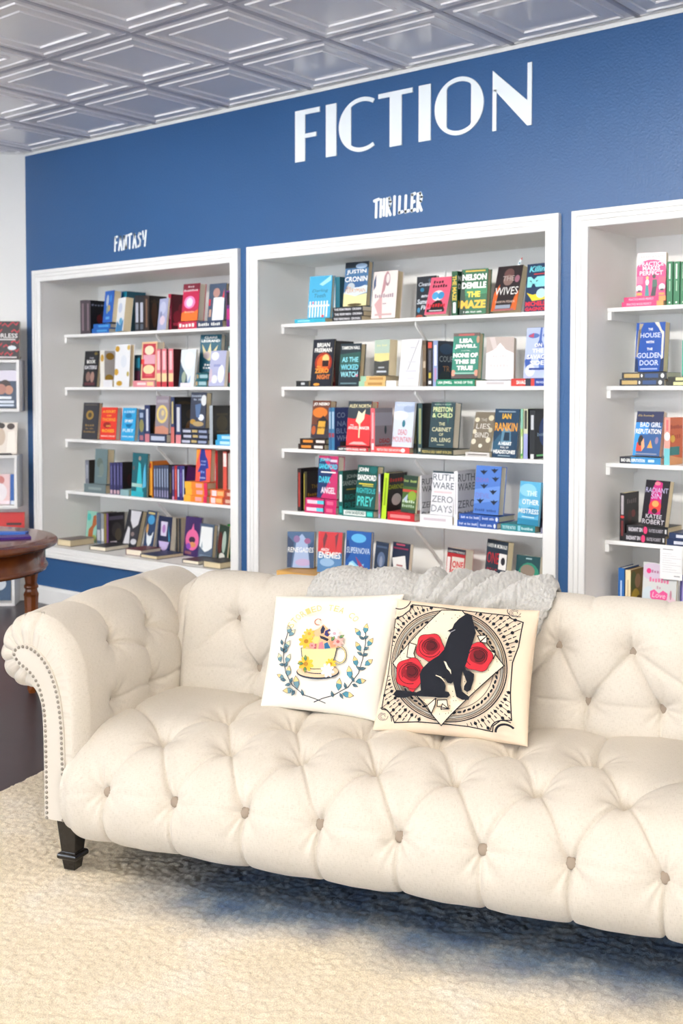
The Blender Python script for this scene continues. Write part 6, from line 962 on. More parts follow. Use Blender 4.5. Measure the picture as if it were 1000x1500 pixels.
('F', 'M2', -4.194, 0.21, 1.1486, 0.136, 0.206, 0.047, -4.0, 6, '6a3a28', '6a3a28', 0, [('r', 0, 0.0, 1, 0.35, '3a3440'), ('e', 0.45, 0.68, 0.42, 0.14, 'dc7a2c'), ('p', ((0.3, 0.45), (0.65, 0.6), (0.95, 0.45), (0.9, 0.25), (0.4, 0.25)), '1f1c24'), ('p', ((0.35, 0.1), (0.75, 0.1), (0.8, 0.45), (0.4, 0.45)), 'd8a43c'), ('t', 'JO NESBO', 0.5, 0.9, 0.1, 0.9, 'f4f4f0', 0.03, 0.2), ('e', 0.15, 0.2, 0.12, 0.12, 'b85a2c'), ('r', 0.33, 0.251, 0.357, 0.309, '5a3c1c'), ('r', 0.372, 0.255, 0.399, 0.293, '5a3c1c'), ('r', 0.413, 0.251, 0.441, 0.298, '5a3c1c'), ('r', 0.455, 0.255, 0.482, 0.304, '5a3c1c'), ('r', 0.497, 0.251, 0.524, 0.309, '5a3c1c'), ('r', 0.538, 0.255, 0.566, 0.293, '5a3c1c'), ('r', 0.58, 0.251, 0.607, 0.298, '5a3c1c'), ('r', 0.663, 0.251, 0.691, 0.309, '5a3c1c'), ('r', 0.705, 0.255, 0.732, 0.293, '5a3c1c'), ('r', 0.747, 0.251, 0.774, 0.298, '5a3c1c'), ('r', 0.788, 0.255, 0.816, 0.304, '5a3c1c')], [], 'brown hardcover with burning house, third shelf of thriller bookcase', ''),
('S', 'M2', -4.053, 0.2, 1.0888, 0.153, 0.232, 0.0178, 0.0, 0, '3a6a94', '3a6a94', 0, [], [('r', 0.5, 0.2, 0.9, 0.8, 'a8c0d4'), ('r', 0.3, 0.1, 0.4, 0.9, 'a03c4c')], 'steel blue spine beside the burning house cover, third shelf of thriller bookcase', ''),
('S', 'M2', -4.033, 0.2, 1.0888, 0.153, 0.233, 0.0221, 0.0, 0, '1c3f86', '3a7aa4', 0, [('t', 'CO', 0.35, 0.82, 0.12, 0.45, '9fc0ec', 0, 0), ('t', 'NA', 0.4, 0.62, 0.12, 0.5, '8fb4e8', 0, 0), ('t', 'BLU', 0.45, 0.45, 0.12, 0.7, '8fb4e8', 0, 0), ('t', 'WH', 0.4, 0.28, 0.12, 0.55, 'a0bce4', 0, 0), ('r', 0.3, 0.03, 0.95, 0.2, '23262c')], [('r', 0.5, 0.2, 0.9, 0.8, 'a8c0d4'), ('r', 0.3, 0.1, 0.4, 0.9, 'a03c4c')], 'steel blue spine with royal blue cover, third shelf of thriller bookcase', ''),
('H', 'M2', -3.977, 0.181, 1.0888, 0.15, 0.212, 0.0228, 0.0, 0, 'c9323a', 'c9323a', 0, [], [('r', 0.0, 0.0, 0.3, 1, '2c343c'), ('t', 'ALEX NORTH ANGEL MAKER', 0.5, 0.5, 0.5, 0.9, 'f4f4f0', 0.03, 0)], 'red and black hardcover lying flat with white lettering, third shelf of thriller bookcase', ''),
('F', 'M2', -3.935, 0.205, 1.1122, 0.159, 0.241, 0.054, 1.0, 6, 'd62a30', 'd62a30', 0, [('p', ((0, 0.62), (0, 1), (1, 1), (1, 0.68), (0.7, 0.72), (0.3, 0.6)), '26323e'), ('t', 'ALEX NORTH', 0.5, 0.89, 0.08, 0.92, 'e8dca8', 0.02, 0), ('p', ((0.35, 0.55), (0.45, 0.78), (0.6, 0.72), (0.75, 0.82), (0.7, 0.6), (0.6, 0.52), (0.5, 0.48)), 'efe4c0'), ('r', 0.5, 0.18, 0.56, 0.5, 'e8cfa8'), ('t', 'THE', 0.2, 0.46, 0.03, 0.15, 'f4f4f0', 0.03, 0), ('t', 'ANGEL MAKER', 0.5, 0.4, 0.07, 0.92, 'f4f4f0', 0.02, 0), ('p', ((0.1, 0.03), (0.9, 0.03), (0.7, 0.09), (0.3, 0.09)), 'f0b0ac')], [], 'red and charcoal hardcover with white torch, third shelf of thriller bookcase', ''),
('S', 'M2', -3.762, 0.2, 1.0888, 0.153, 0.232, 0.0291, 0.0, 0, '9a98a4', 'e0606a', 0, [('r', 0, 0.6, 1, 0.9, 'b0b4c4'), ('e', 0.6, 0.5, 0.06, 0.1, '2c4a54'), ('t', 'DEAD', 0.55, 0.25, 0.1, 0.6, 'b0303c', 0.03, 0), ('t', 'MOUNTAIN', 0.5, 0.12, 0.1, 0.9, 'b0303c', 0.03, 0)], [('r', 0.05, 0.25, 0.2, 0.75, 'f4e4e4'), ('r', 0.3, 0.3, 0.9, 0.7, 'f0b0b4')], 'coral spine with hazy grey cover, third shelf of thriller bookcase', ''),
('H', 'M2', -3.724, 0.186, 1.0888, 0.15, 0.227, 0.0306, 0.0, 0, 'e2504e', 'e2504e', 0, [], [('t', 'PRESTON CHILD  DEAD MOUNTAIN', 0.42, 0.5, 0.45, 0.7, 'f4d4d0', 0.03, 0), ('e', 0.82, 0.5, 0.06, 0.35, 'f4e8e8')], 'coral red hardcover lying flat with white lettering, third shelf of thriller bookcase', ''),
('F', 'M2', -3.629, 0.21, 1.12, 0.155, 0.235, 0.012, -12.0, 6, 'd4dcea', 'd4dcea', 0, [('r', 0, 0.78, 1, 1, 'bac8e0'), ('e', 0.3, 0.7, 0.4, 0.1, 'e8ecf6'), ('e', 0.75, 0.85, 0.3, 0.08, '9fb0d0'), ('e', 0.52, 0.52, 0.08, 0.08, '2f7a8c'), ('t', 'PRESTON & CHILD', 0.5, 0.93, 0.05, 0.8, 'e4ecf6', 0, 0), ('t', 'DEAD', 0.5, 0.33, 0.12, 0.44, 'd84a54', 0, 0), ('t', 'MOUNTAIN', 0.5, 0.17, 0.12, 0.92, 'd84a54', 0, 0)], [], 'icy white hardcover with red title, third shelf of thriller bookcase', ''),
('S', 'M2', -3.497, 0.22, 1.0888, 0.16, 0.26, 0.021, 0.0, 0, '3f4a44', '3f4a44', 0, [], [('r', 0.2, 0.2, 0.9, 0.8, '8a8a5c')], 'dark olive spine, third shelf of thriller bookcase', ''),
('S', 'M2', -3.454, 0.2, 1.0888, 0.16, 0.26, 0.0272, 0.0, 0, '14181a', '2f4a50', 0, [], [('r', 0.2, 0.25, 0.9, 0.75, '98a070'), ('r', 0.05, 0.2, 0.12, 0.8, 'c9c9b4')], 'dark teal spine with black cover, third shelf of thriller bookcase', ''),
('H', 'M2', -3.426, 0.186, 1.0888, 0.15, 0.2, 0.0304, 0.0, 0, '2f3a34', '2f3a34', 0, [], [('t', 'PRESTON & CHILD  CABINET OF DR LENG', 0.5, 0.5, 0.45, 0.9, 'c4b46c', 0.03, 0)], 'dark teal hardcover lying flat with gold lettering, third shelf of thriller bookcase', ''),
('F', 'M2', -3.393, 0.21, 1.1198, 0.152, 0.231, 0.054, -3.0, 6, '24404a', '24404a', 0, [('p', ((0.2, 1), (0.35, 1), (0.25, 0.6), (0.15, 0.7)), '2f5f54'), ('p', ((0.6, 1), (0.8, 1), (0.75, 0.5)), '2c6a5c'), ('r', 0.15, 0.937, 0.177, 0.963, 'a8b8ac'), ('r', 0.191, 0.939, 0.218, 0.955, 'a8b8ac'), ('r', 0.232, 0.937, 0.26, 0.958, 'a8b8ac'), ('r', 0.274, 0.939, 0.301, 0.96, 'a8b8ac'), ('r', 0.315, 0.937, 0.342, 0.963, 'a8b8ac'), ('r', 0.356, 0.939, 0.383, 0.955, 'a8b8ac'), ('r', 0.397, 0.937, 0.424, 0.958, 'a8b8ac'), ('r', 0.479, 0.937, 0.507, 0.963, 'a8b8ac'), ('r', 0.562, 0.937, 0.589, 0.958, 'a8b8ac'), ('r', 0.603, 0.939, 0.63, 0.96, 'a8b8ac'), ('r', 0.644, 0.937, 0.671, 0.963, 'a8b8ac'), ('r', 0.685, 0.939, 0.712, 0.955, 'a8b8ac'), ('r', 0.726, 0.937, 0.754, 0.958, 'a8b8ac'), ('r', 0.768, 0.939, 0.795, 0.96, 'a8b8ac'), ('r', 0.809, 0.937, 0.836, 0.963, 'a8b8ac'), ('t', 'PRESTON', 0.5, 0.84, 0.11, 0.8, 'd8e0a8', 0.03, 0), ('t', '& CHILD', 0.5, 0.71, 0.1, 0.84, 'd0dca4', 0.03, 0), ('t', 'THE', 0.5, 0.52, 0.07, 0.26, 'd8d4a8', 0.01, 0), ('t', 'CABINET', 0.5, 0.4, 0.09, 0.8, 'dcd8b0', 0.01, 0), ('t', 'OF', 0.5, 0.29, 0.06, 0.18, 'd8d4a8', 0.01, 0), ('t', 'DR. LENG', 0.5, 0.17, 0.09, 0.8, 'dcd8b0', 0.01, 0), ('r', 0.35, 0.05, 0.65, 0.07, 'a0a890')], [], 'dark blue green hardcover with pale gold lettering, third shelf of thriller bookcase', ''),
('H', 'M2', -3.149, 0.181, 1.0888, 0.15, 0.139, 0.0219, 0.0, 0, 'd4d0cc', 'd4d0cc', 1, [], [('r', 0.1, 0.35, 0.9, 0.65, '8a8480')], 'white paperback lying flat below the bronze bubbles, third shelf of thriller bookcase', ''),
('F', 'M2', -3.137, 0.2, 1.1113, 0.127, 0.2, 0.012, -9.0, 13, '7a7060', '7a7060', 1, [('e', 0.15, 0.8, 0.12, 0.06, 'd8d0b4'), ('e', 0.85, 0.85, 0.14, 0.07, 'd0c8ac'), ('e', 0.1, 0.5, 0.1, 0.06, 'd8d0b8'), ('e', 0.12, 0.25, 0.12, 0.07, 'e0d8c4'), ('e', 0.85, 0.3, 0.12, 0.07, 'dcd4bc'), ('e', 0.5, 0.15, 0.1, 0.05, 'e0dccc'), ('e', 0.9, 0.55, 0.1, 0.06, 'c8c0a4'), ('t', 'THE', 0.5, 0.8, 0.07, 0.3, 'c8c4b8', 0, 0), ('t', 'LIES', 0.5, 0.64, 0.13, 0.7, 'dcd8d0', 0, 0), ('t', 'BIND', 0.5, 0.42, 0.13, 0.7, 'dcd8d0', 0, 0)], [], 'bronze paperback covered in pale bubbles, third shelf of thriller bookcase', ''),
('F', 'M2', -3.008, 0.2, 1.0888, 0.157, 0.237, 0.012, -11.0, 6, '24435e', '24435e', 0, [('p', ((0.3, 0.25), (0.75, 0.25), (0.7, 0.6), (0.35, 0.6)), '5f8aa4'), ('p', ((0, 0.3), (0.3, 0.5), (0.3, 0.1), (0, 0.1)), '35607c'), ('p', ((0.42, 0.35), (0.68, 0.35), (0.66, 0.52), (0.46, 0.52)), '1c3448'), ('t', 'IAN', 0.5, 0.85, 0.11, 0.36, 'f0b83c', 0.03, 0), ('t', 'RANKIN', 0.5, 0.63, 0.17, 0.92, 'f0a83c', 0.02, 0), ('t', 'A HEART', 0.5, 0.29, 0.07, 0.55, 'f4f4f0', 0.04, 0), ('t', 'FULL OF', 0.5, 0.21, 0.04, 0.34, 'f4f4f0', 0.02, 0), ('t', 'HEADSTONES', 0.5, 0.12, 0.08, 0.9, 'f4f4f0', 0.04, 0), ('r', 0.15, 0.93, 0.85, 0.955, '8fa4b4'), ('r', 0.25, 0.03, 0.75, 0.05, '9ab0bc')], [], 'slate blue hardcover with orange and yellow lettering, third shelf of thriller bookcase', ''),
('S', 'M2', -2.847, 0.2, 1.0888, 0.157, 0.238, 0.0121, 0.0, 0, 'a8c87c', 'a8c87c', 0, [], [('r', 0.6, 0.0, 1, 1, '8fc8b0'), ('r', 0.05, 0.0, 0.2, 1, '4a9a4c'), ('r', 0.1, 0.25, 0.45, 0.75, 'f2f4dc')], 'yellow green spine with white lettering, third shelf of thriller bookcase', ''),
('S', 'M2', -2.831, 0.2, 1.0888, 0.157, 0.238, 0.0228, 0.0, 0, '20262c', 'c9ccb0', 0, [], [('r', 0.0, 0.0, 0.5, 1, '9fa4d4'), ('r', 0.6, 0.2, 0.97, 0.8, '3a3a34')], 'cream and lavender spine with black lettering, third shelf of thriller bookcase', ''),
('S', 'M2', -2.798, 0.2, 1.0888, 0.153, 0.232, 0.0289, 0.0, 0, '121c2c', '1c2026', 0, [('e', 0.6, 0.55, 0.35, 0.3, '1c4a90'), ('r', 0.15, 0.466, 0.216, 0.534, '8fb0d0'), ('r', 0.25, 0.471, 0.316, 0.514, '8fb0d0'), ('r', 0.35, 0.466, 0.416, 0.521, '8fb0d0'), ('r', 0.45, 0.471, 0.516, 0.527, '8fb0d0'), ('r', 0.55, 0.466, 0.616, 0.534, '8fb0d0'), ('r', 0.65, 0.471, 0.716, 0.514, '8fb0d0'), ('r', 0.75, 0.466, 0.816, 0.521, '8fb0d0'), ('r', 0.1, 0.05, 0.9, 0.09, '7ad08a')], [('r', 0.6, 0.25, 0.9, 0.75, 'c9ccd0'), ('r', 0.0, 0.2, 0.1, 0.8, 'd8d8d8')], 'black spine with white lettering and deep blue cover, third shelf of thriller bookcase', ''),
('S', 'M3', -4.282, 0.2, 0.7392, 0.158, 0.24, 0.0269, 0.0, 0, '15141a', '241c20', 0, [], [('r', 0.1, 0.3, 0.9, 0.7, 'b03c30')], 'black spine with red lettering, fourth shelf of thriller bookcase', ''),
('S', 'M3', -4.234, 0.2, 0.7392, 0.147, 0.223, 0.0221, 0.0, 0, '15151a', '3a3620', 0, [('t', 'THE', 0.5, 0.62, 0.1, 0.5, 'a08a2c', 0, 0), ('r', 0.05, 0.378, 0.135, 0.462, 'a08a2c'), ('r', 0.179, 0.384, 0.263, 0.438, 'a08a2c'), ('r', 0.307, 0.378, 0.392, 0.446, 'a08a2c'), ('r', 0.436, 0.384, 0.521, 0.454, 'a08a2c'), ('r', 0.564, 0.378, 0.649, 0.462, 'a08a2c'), ('r', 0.693, 0.384, 0.778, 0.438, 'a08a2c'), ('r', 0.821, 0.378, 0.906, 0.446, 'a08a2c')], [('r', 0.05, 0.0, 0.95, 0.2, 'b8a83c')], 'black spine edged in yellow, fourth shelf of thriller bookcase', ''),
('H', 'M3', -4.211, 0.181, 0.7392, 0.15, 0.224, 0.0396, 0.0, 0, 'cf2a6c', 'cf2a6c', 0, [], [('r', 0.06, 0.25, 0.38, 0.75, 'f4d0e0'), ('r', 0.38, 0.25, 0.6, 0.75, '5fd0e0'), ('r', 0.6, 0.0, 0.64, 1, '2a2440'), ('r', 0.7, 0.25, 0.9, 0.75, 'ee6a90')], 'lower magenta and cyan hardcover lying flat, fourth shelf of thriller bookcase', ''),
('H', 'M3', -4.212, 0.188, 0.7794, 0.15, 0.224, 0.0396, 0.0, 0, 'cf2a6c', 'cf2a6c', 0, [], [('r', 0.06, 0.25, 0.38, 0.75, 'f4d0e0'), ('r', 0.38, 0.25, 0.6, 0.75, '5fd0e0'), ('r', 0.6, 0.0, 0.64, 1, '2a2440'), ('r', 0.7, 0.25, 0.9, 0.75, 'ee6a90')], 'upper magenta and cyan hardcover lying flat, fourth shelf of thriller bookcase', ''),
('F', 'M3', -4.142, 0.205, 0.8197, 0.154, 0.233, 0.05, -6.0, 4, 'c8306c', 'c8306c', 0, [('p', ((0, 0), (0.2, 0), (0.75, 0.6), (0.3, 0.9), (0, 0.95)), '1f3a6c'), ('p', ((0.5, 1), (1, 0.8), (1, 0.6), (0.6, 0.8)), '7a2a6c'), ('t', 'JOHN', 0.32, 0.9, 0.1, 0.5, '58d8ec', 0.03, 0), ('r', 0.6, 0.86, 0.95, 0.92, 'd8c8d8'), ('t', 'SANDFORD', 0.5, 0.75, 0.12, 0.94, '4fd4ec', 0.03, 0), ('r', 0.15, 0.6, 0.9, 0.63, 'f4f4f0'), ('t', 'DARK', 0.36, 0.44, 0.15, 0.6, '4fd0e8', 0.03, 0), ('t', 'ANGEL', 0.56, 0.19, 0.15, 0.74, 'f0e4ee', 0.03, 0)], [], 'magenta hardcover with cyan lettering, fourth shelf of thriller bookcase', ''),
('S', 'M3', -3.982, 0.2, 0.7392, 0.157, 0.238, 0.0291, 0.0, 0, '12423e', '16605a', 0, [('t', 'JOHN', 0.5, 0.86, 0.11, 0.6, 'a8b8b4', 0.03, 0), ('t', 'SANDFORD', 0.6, 0.72, 0.11, 1.1, 'a8b8b4', 0.03, 0), ('r', 0.2, 0.56, 0.7, 0.59, 'b0a03c'), ('t', 'RIGHT', 0.5, 0.4, 0.13, 0.8, '1f8a84', 0.03, 0), ('t', 'PREY', 0.5, 0.2, 0.16, 0.8, '1f8a84', 0.03, 0)], [('r', 0.3, 0.2, 0.92, 0.8, 'e6ecea'), ('r', 0.05, 0.2, 0.2, 0.8, '2fa49c')], 'green and white spine with dark green cover, fourth shelf of thriller bookcase', ''),
('H', 'M3', -3.943, 0.181, 0.7392, 0.15, 0.216, 0.0373, 0.0, 0, '12716c', '12716c', 0, [], [('r', 0.06, 0.15, 0.76, 0.85, 'e6ece8'), ('t', 'JOHN SANDFORD', 0.41, 0.5, 0.55, 0.62, '14605a', 0.03, 0), ('r', 0.8, 0.2, 0.97, 0.8, '3fd0c4')], 'teal hardcover lying flat with white lettering, fourth shelf of thriller bookcase', ''),
('F', 'M3', -3.873, 0.205, 0.7771, 0.155, 0.234, 0.046, -9.0, 6, '12544f', '12544f', 0, [('e', 0.8, 0.9, 0.2, 0.08, '1a6a68'), ('t', 'JOHN', 0.3, 0.89, 0.12, 0.5, 'f4f4f0', 0.04, 0), ('t', 'SANDFORD', 0.5, 0.72, 0.13, 0.94, 'f4f4f0', 0.04, 0), ('r', 0.12, 0.56, 0.85, 0.59, 'd8c83c'), ('r', 0.3, 0.52, 0.85, 0.545, 'b8b04c'), ('t', 'RIGHTEOUS', 0.5, 0.42, 0.12, 0.94, '3fc0c4', 0.02, 0), ('t', 'PREY', 0.5, 0.18, 0.22, 0.8, '4fd0cc', 0.02, 0)], [], 'teal hardcover with cyan and white stacked title, fourth shelf of thriller bookcase', ''),
('S', 'M3', -3.708, 0.2, 0.7392, 0.155, 0.235, 0.0128, 0.0, 0, '3a3440', '9a98b4', 0, [], [('r', 0.1, 0.2, 0.55, 0.8, 'c05a74'), ('r', 0.6, 0.2, 0.95, 0.8, 'd8d8e4')], 'lavender and rose spine, fourth shelf of thriller bookcase', ''),
('S', 'M3', -3.69, 0.2, 0.7392, 0.16, 0.244, 0.031, 0.0, 5, '17181a', 'b8dc2c', 0, [('r', 0.08, 0.808, 0.172, 0.892, 'c8281c'), ('r', 0.22, 0.814, 0.312, 0.868, 'c8281c'), ('r', 0.36, 0.808, 0.452, 0.876, 'c8281c'), ('r', 0.5, 0.814, 0.592, 0.884, 'c8281c'), ('r', 0.64, 0.808, 0.732, 0.892, 'c8281c'), ('r', 0.78, 0.814, 0.872, 0.868, 'c8281c'), ('t', 'DARKNESS', 0.5, 0.7, 0.1, 0.9, 'b8c82c', 0.01, 0), ('e', 0.5, 0.42, 0.26, 0.13, 'd8d8d4'), ('r', 0.1, 0.046, 0.175, 0.114, '8a8a2c'), ('r', 0.329, 0.046, 0.404, 0.101, '8a8a2c'), ('r', 0.557, 0.046, 0.633, 0.114, '8a8a2c'), ('r', 0.671, 0.051, 0.747, 0.094, '8a8a2c'), ('r', 0.786, 0.046, 0.861, 0.101, '8a8a2c')], [('r', 0.3, 0.3, 0.9, 0.7, '8fae1c')], 'lime green spine with black cover and white oval, fourth shelf of thriller bookcase', ''),
('H', 'M3', -3.637, 0.186, 0.7392, 0.15, 0.173, 0.0426, 0.0, 0, 'cc2c34', 'cc2c34', 0, [], [('r', 0.1, 0.3, 0.85, 0.7, 'e88a8a')], 'red hardcover lying flat under the leafy cover, fourth shelf of thriller bookcase', ''),
('F', 'M3', -3.567, 0.21, 0.7824, 0.124, 0.192, 0.013, -18.0, 6, '4a6a34', '4a6a34', 1, [('r', 0, 0.7, 1, 1, '2c4438'), ('r', 0.05, 0.816, 0.124, 0.884, 'a8c06c'), ('r', 0.162, 0.821, 0.237, 0.864, 'a8c06c'), ('r', 0.275, 0.816, 0.349, 0.871, 'a8c06c'), ('r', 0.5, 0.816, 0.574, 0.884, 'a8c06c'), ('r', 0.613, 0.821, 0.687, 0.864, 'a8c06c'), ('r', 0.725, 0.816, 0.799, 0.871, 'a8c06c'), ('r', 0.837, 0.821, 0.912, 0.877, 'a8c06c'), ('r', 0, 0.55, 1, 0.62, 'c8443c'), ('p', ((0.1, 0.35), (0.4, 0.5), (0.35, 0.25)), 'b8c4dc'), ('e', 0.7, 0.45, 0.3, 0.14, '8fae3c'), ('r', 0.05, 0.262, 0.149, 0.338, 'cfe0c8'), ('r', 0.2, 0.268, 0.299, 0.316, 'cfe0c8'), ('r', 0.35, 0.262, 0.449, 0.323, 'cfe0c8'), ('r', 0.5, 0.268, 0.599, 0.331, 'cfe0c8'), ('r', 0.65, 0.262, 0.749, 0.338, 'cfe0c8'), ('r', 0.8, 0.268, 0.899, 0.316, 'cfe0c8'), ('r', 0.05, 0.142, 0.149, 0.218, 'b8ccb4'), ('r', 0.2, 0.148, 0.299, 0.196, 'b8ccb4'), ('r', 0.35, 0.142, 0.449, 0.203, 'b8ccb4'), ('r', 0.5, 0.148, 0.599, 0.211, 'b8ccb4'), ('r', 0.65, 0.142, 0.749, 0.218, 'b8ccb4'), ('r', 0.8, 0.148, 0.899, 0.196, 'b8ccb4'), ('r', 0.0, 0.0, 1, 0.1, '32483c')], [], 'leafy green paperback with stacked lettering, fourth shelf of thriller bookcase', ''),
('S', 'M3', -3.438, 0.2, 0.7392, 0.159, 0.24, 0.0067, 0.0, 0, 'e0dfe4', 'ecebee', 0, [('t', 'RUTH', 0.5, 0.86, 0.13, 0.9, '3a4450', 0, 0), ('t', 'WARE', 0.5, 0.7, 0.13, 0.9, '3a4450', 0, 0), ('t', 'ZERO', 0.5, 0.36, 0.13, 0.9, '55595e', 0, 0), ('t', 'DAYS', 0.5, 0.15, 0.13, 0.9, '55595e', 0, 0)], [('r', 0.2, 0.35, 0.8, 0.65, 'c0c0c8')], 'white spine with slate lettered cover, fourth shelf of thriller bookcase', ''),
('H', 'M3', -3.425, 0.186, 0.7392, 0.15, 0.196, 0.0432, 0.0, 0, 'ebebef', 'ebebef', 0, [], [('r', 0.1, 0.35, 0.8, 0.65, 'd4c8d0')], 'white hardcover lying flat below slate lettered covers, fourth shelf of thriller bookcase', ''),
('F', 'M3', -3.382, 0.21, 0.783, 0.146, 0.221, 0.012, -4.0, 6, 'e4e4e9', 'e4e4e9', 0, [('r', 0, 0.96, 1, 1, '2f4650'), ('t', 'RUTH', 0.5, 0.86, 0.15, 0.94, '3a4c58', 0, 0), ('t', 'WARE', 0.5, 0.67, 0.15, 0.94, '3a4c58', 0, 0), ('r', 0.1, 0.5, 0.9, 0.54, 'ddc8cc'), ('t', 'ZERO', 0.5, 0.36, 0.15, 0.92, '6a7078', 0, 0), ('t', 'DAYS', 0.5, 0.14, 0.16, 0.92, '7a8088', 0, 0)], [], 'white hardcover with huge slate lettering, fourth shelf of thriller bookcase', ''),
('S', 'M3', -3.229, 0.2, 0.7392, 0.16, 0.272, 0.0218, 0.0, 0, 'dcdbe0', 'eeeef1', 0, [('t', 'RUTH', 0.5, 0.87, 0.14, 0.95, '3a4450', 0, 0), ('t', 'WARE', 0.5, 0.7, 0.14, 0.95, '3a4450', 0, 0), ('t', 'ZERO', 0.5, 0.38, 0.14, 0.95, '50545c', 0, 0), ('t', 'DAYS', 0.5, 0.18, 0.14, 0.95, '60646c', 0, 0)], [('r', 0.2, 0.35, 0.8, 0.65, 'c8c4cc')], 'white spine standing beside royal blue books, fourth shelf of thriller bookcase', ''),
('H', 'M3', -3.196, 0.181, 0.7392, 0.15, 0.231, 0.0312, 0.0, 0, '2c58ac', '2c58ac', 0, [], [('r', 0.05, 0.311, 0.068, 0.689, 'd4dcf4'), ('r', 0.077, 0.338, 0.095, 0.581, 'd4dcf4'), ('r', 0.104, 0.311, 0.122, 0.617, 'd4dcf4'), ('r', 0.131, 0.338, 0.149, 0.653, 'd4dcf4'), ('r', 0.185, 0.338, 0.203, 0.581, 'd4dcf4'), ('r', 0.212, 0.311, 0.23, 0.617, 'd4dcf4'), ('r', 0.266, 0.311, 0.284, 0.689, 'd4dcf4'), ('r', 0.294, 0.338, 0.311, 0.581, 'd4dcf4'), ('r', 0.321, 0.311, 0.338, 0.617, 'd4dcf4'), ('r', 0.375, 0.311, 0.393, 0.689, 'd4dcf4'), ('r', 0.402, 0.338, 0.42, 0.581, 'd4dcf4'), ('r', 0.429, 0.311, 0.447, 0.617, 'd4dcf4'), ('r', 0.456, 0.338, 0.474, 0.653, 'd4dcf4'), ('r', 0.483, 0.311, 0.501, 0.689, 'd4dcf4'), ('r', 0.52, 0.1, 0.54, 0.9, '8fa8e0'), ('r', 0.59, 0.311, 0.61, 0.689, 'c4d0f0'), ('r', 0.62, 0.338, 0.64, 0.581, 'c4d0f0'), ('r', 0.65, 0.311, 0.67, 0.617, 'c4d0f0'), ('r', 0.68, 0.338, 0.7, 0.653, 'c4d0f0'), ('r', 0.71, 0.311, 0.73, 0.689, 'c4d0f0'), ('r', 0.77, 0.311, 0.79, 0.617, 'c4d0f0'), ('r', 0.8, 0.338, 0.82, 0.653, 'c4d0f0'), ('r', 0.83, 0.311, 0.85, 0.689, 'c4d0f0'), ('r', 0.86, 0.338, 0.88, 0.581, 'c4d0f0'), ('e', 0.95, 0.5, 0.03, 0.35, 'e0e8fa')], 'lower royal blue hardcover lying flat with white lettering, fourth shelf of thriller bookcase', ''),
('H', 'M3', -3.189, 0.188, 0.771, 0.15, 0.231, 0.0312, 0.0, 0, '2c58ac', '2c58ac', 0, [], [('r', 0.05, 0.311, 0.068, 0.689, 'd4dcf4'), ('r', 0.077, 0.338, 0.095, 0.581, 'd4dcf4'), ('r', 0.104, 0.311, 0.122, 0.617, 'd4dcf4'), ('r', 0.131, 0.338, 0.149, 0.653, 'd4dcf4'), ('r', 0.185, 0.338, 0.203, 0.581, 'd4dcf4'), ('r', 0.212, 0.311, 0.23, 0.617, 'd4dcf4'), ('r', 0.266, 0.311, 0.284, 0.689, 'd4dcf4'), ('r', 0.294, 0.338, 0.311, 0.581, 'd4dcf4'), ('r', 0.321, 0.311, 0.338, 0.617, 'd4dcf4'), ('r', 0.375, 0.311, 0.393, 0.689, 'd4dcf4'), ('r', 0.402, 0.338, 0.42, 0.581, 'd4dcf4'), ('r', 0.429, 0.311, 0.447, 0.617, 'd4dcf4'), ('r', 0.456, 0.338, 0.474, 0.653, 'd4dcf4'), ('r', 0.483, 0.311, 0.501, 0.689, 'd4dcf4'), ('r', 0.52, 0.1, 0.54, 0.9, '8fa8e0'), ('r', 0.59, 0.311, 0.61, 0.689, 'c4d0f0'), ('r', 0.62, 0.338, 0.64, 0.581, 'c4d0f0'), ('r', 0.65, 0.311, 0.67, 0.617, 'c4d0f0'), ('r', 0.68, 0.338, 0.7, 0.653, 'c4d0f0'), ('r', 0.71, 0.311, 0.73, 0.689, 'c4d0f0'), ('r', 0.77, 0.311, 0.79, 0.617, 'c4d0f0'), ('r', 0.8, 0.338, 0.82, 0.653, 'c4d0f0'), ('r', 0.83, 0.311, 0.85, 0.689, 'c4d0f0'), ('r', 0.86, 0.338, 0.88, 0.581, 'c4d0f0'), ('e', 0.95, 0.5, 0.03, 0.35, 'e0e8fa')], 'upper royal blue hardcover lying flat with white lettering, fourth shelf of thriller bookcase', ''),
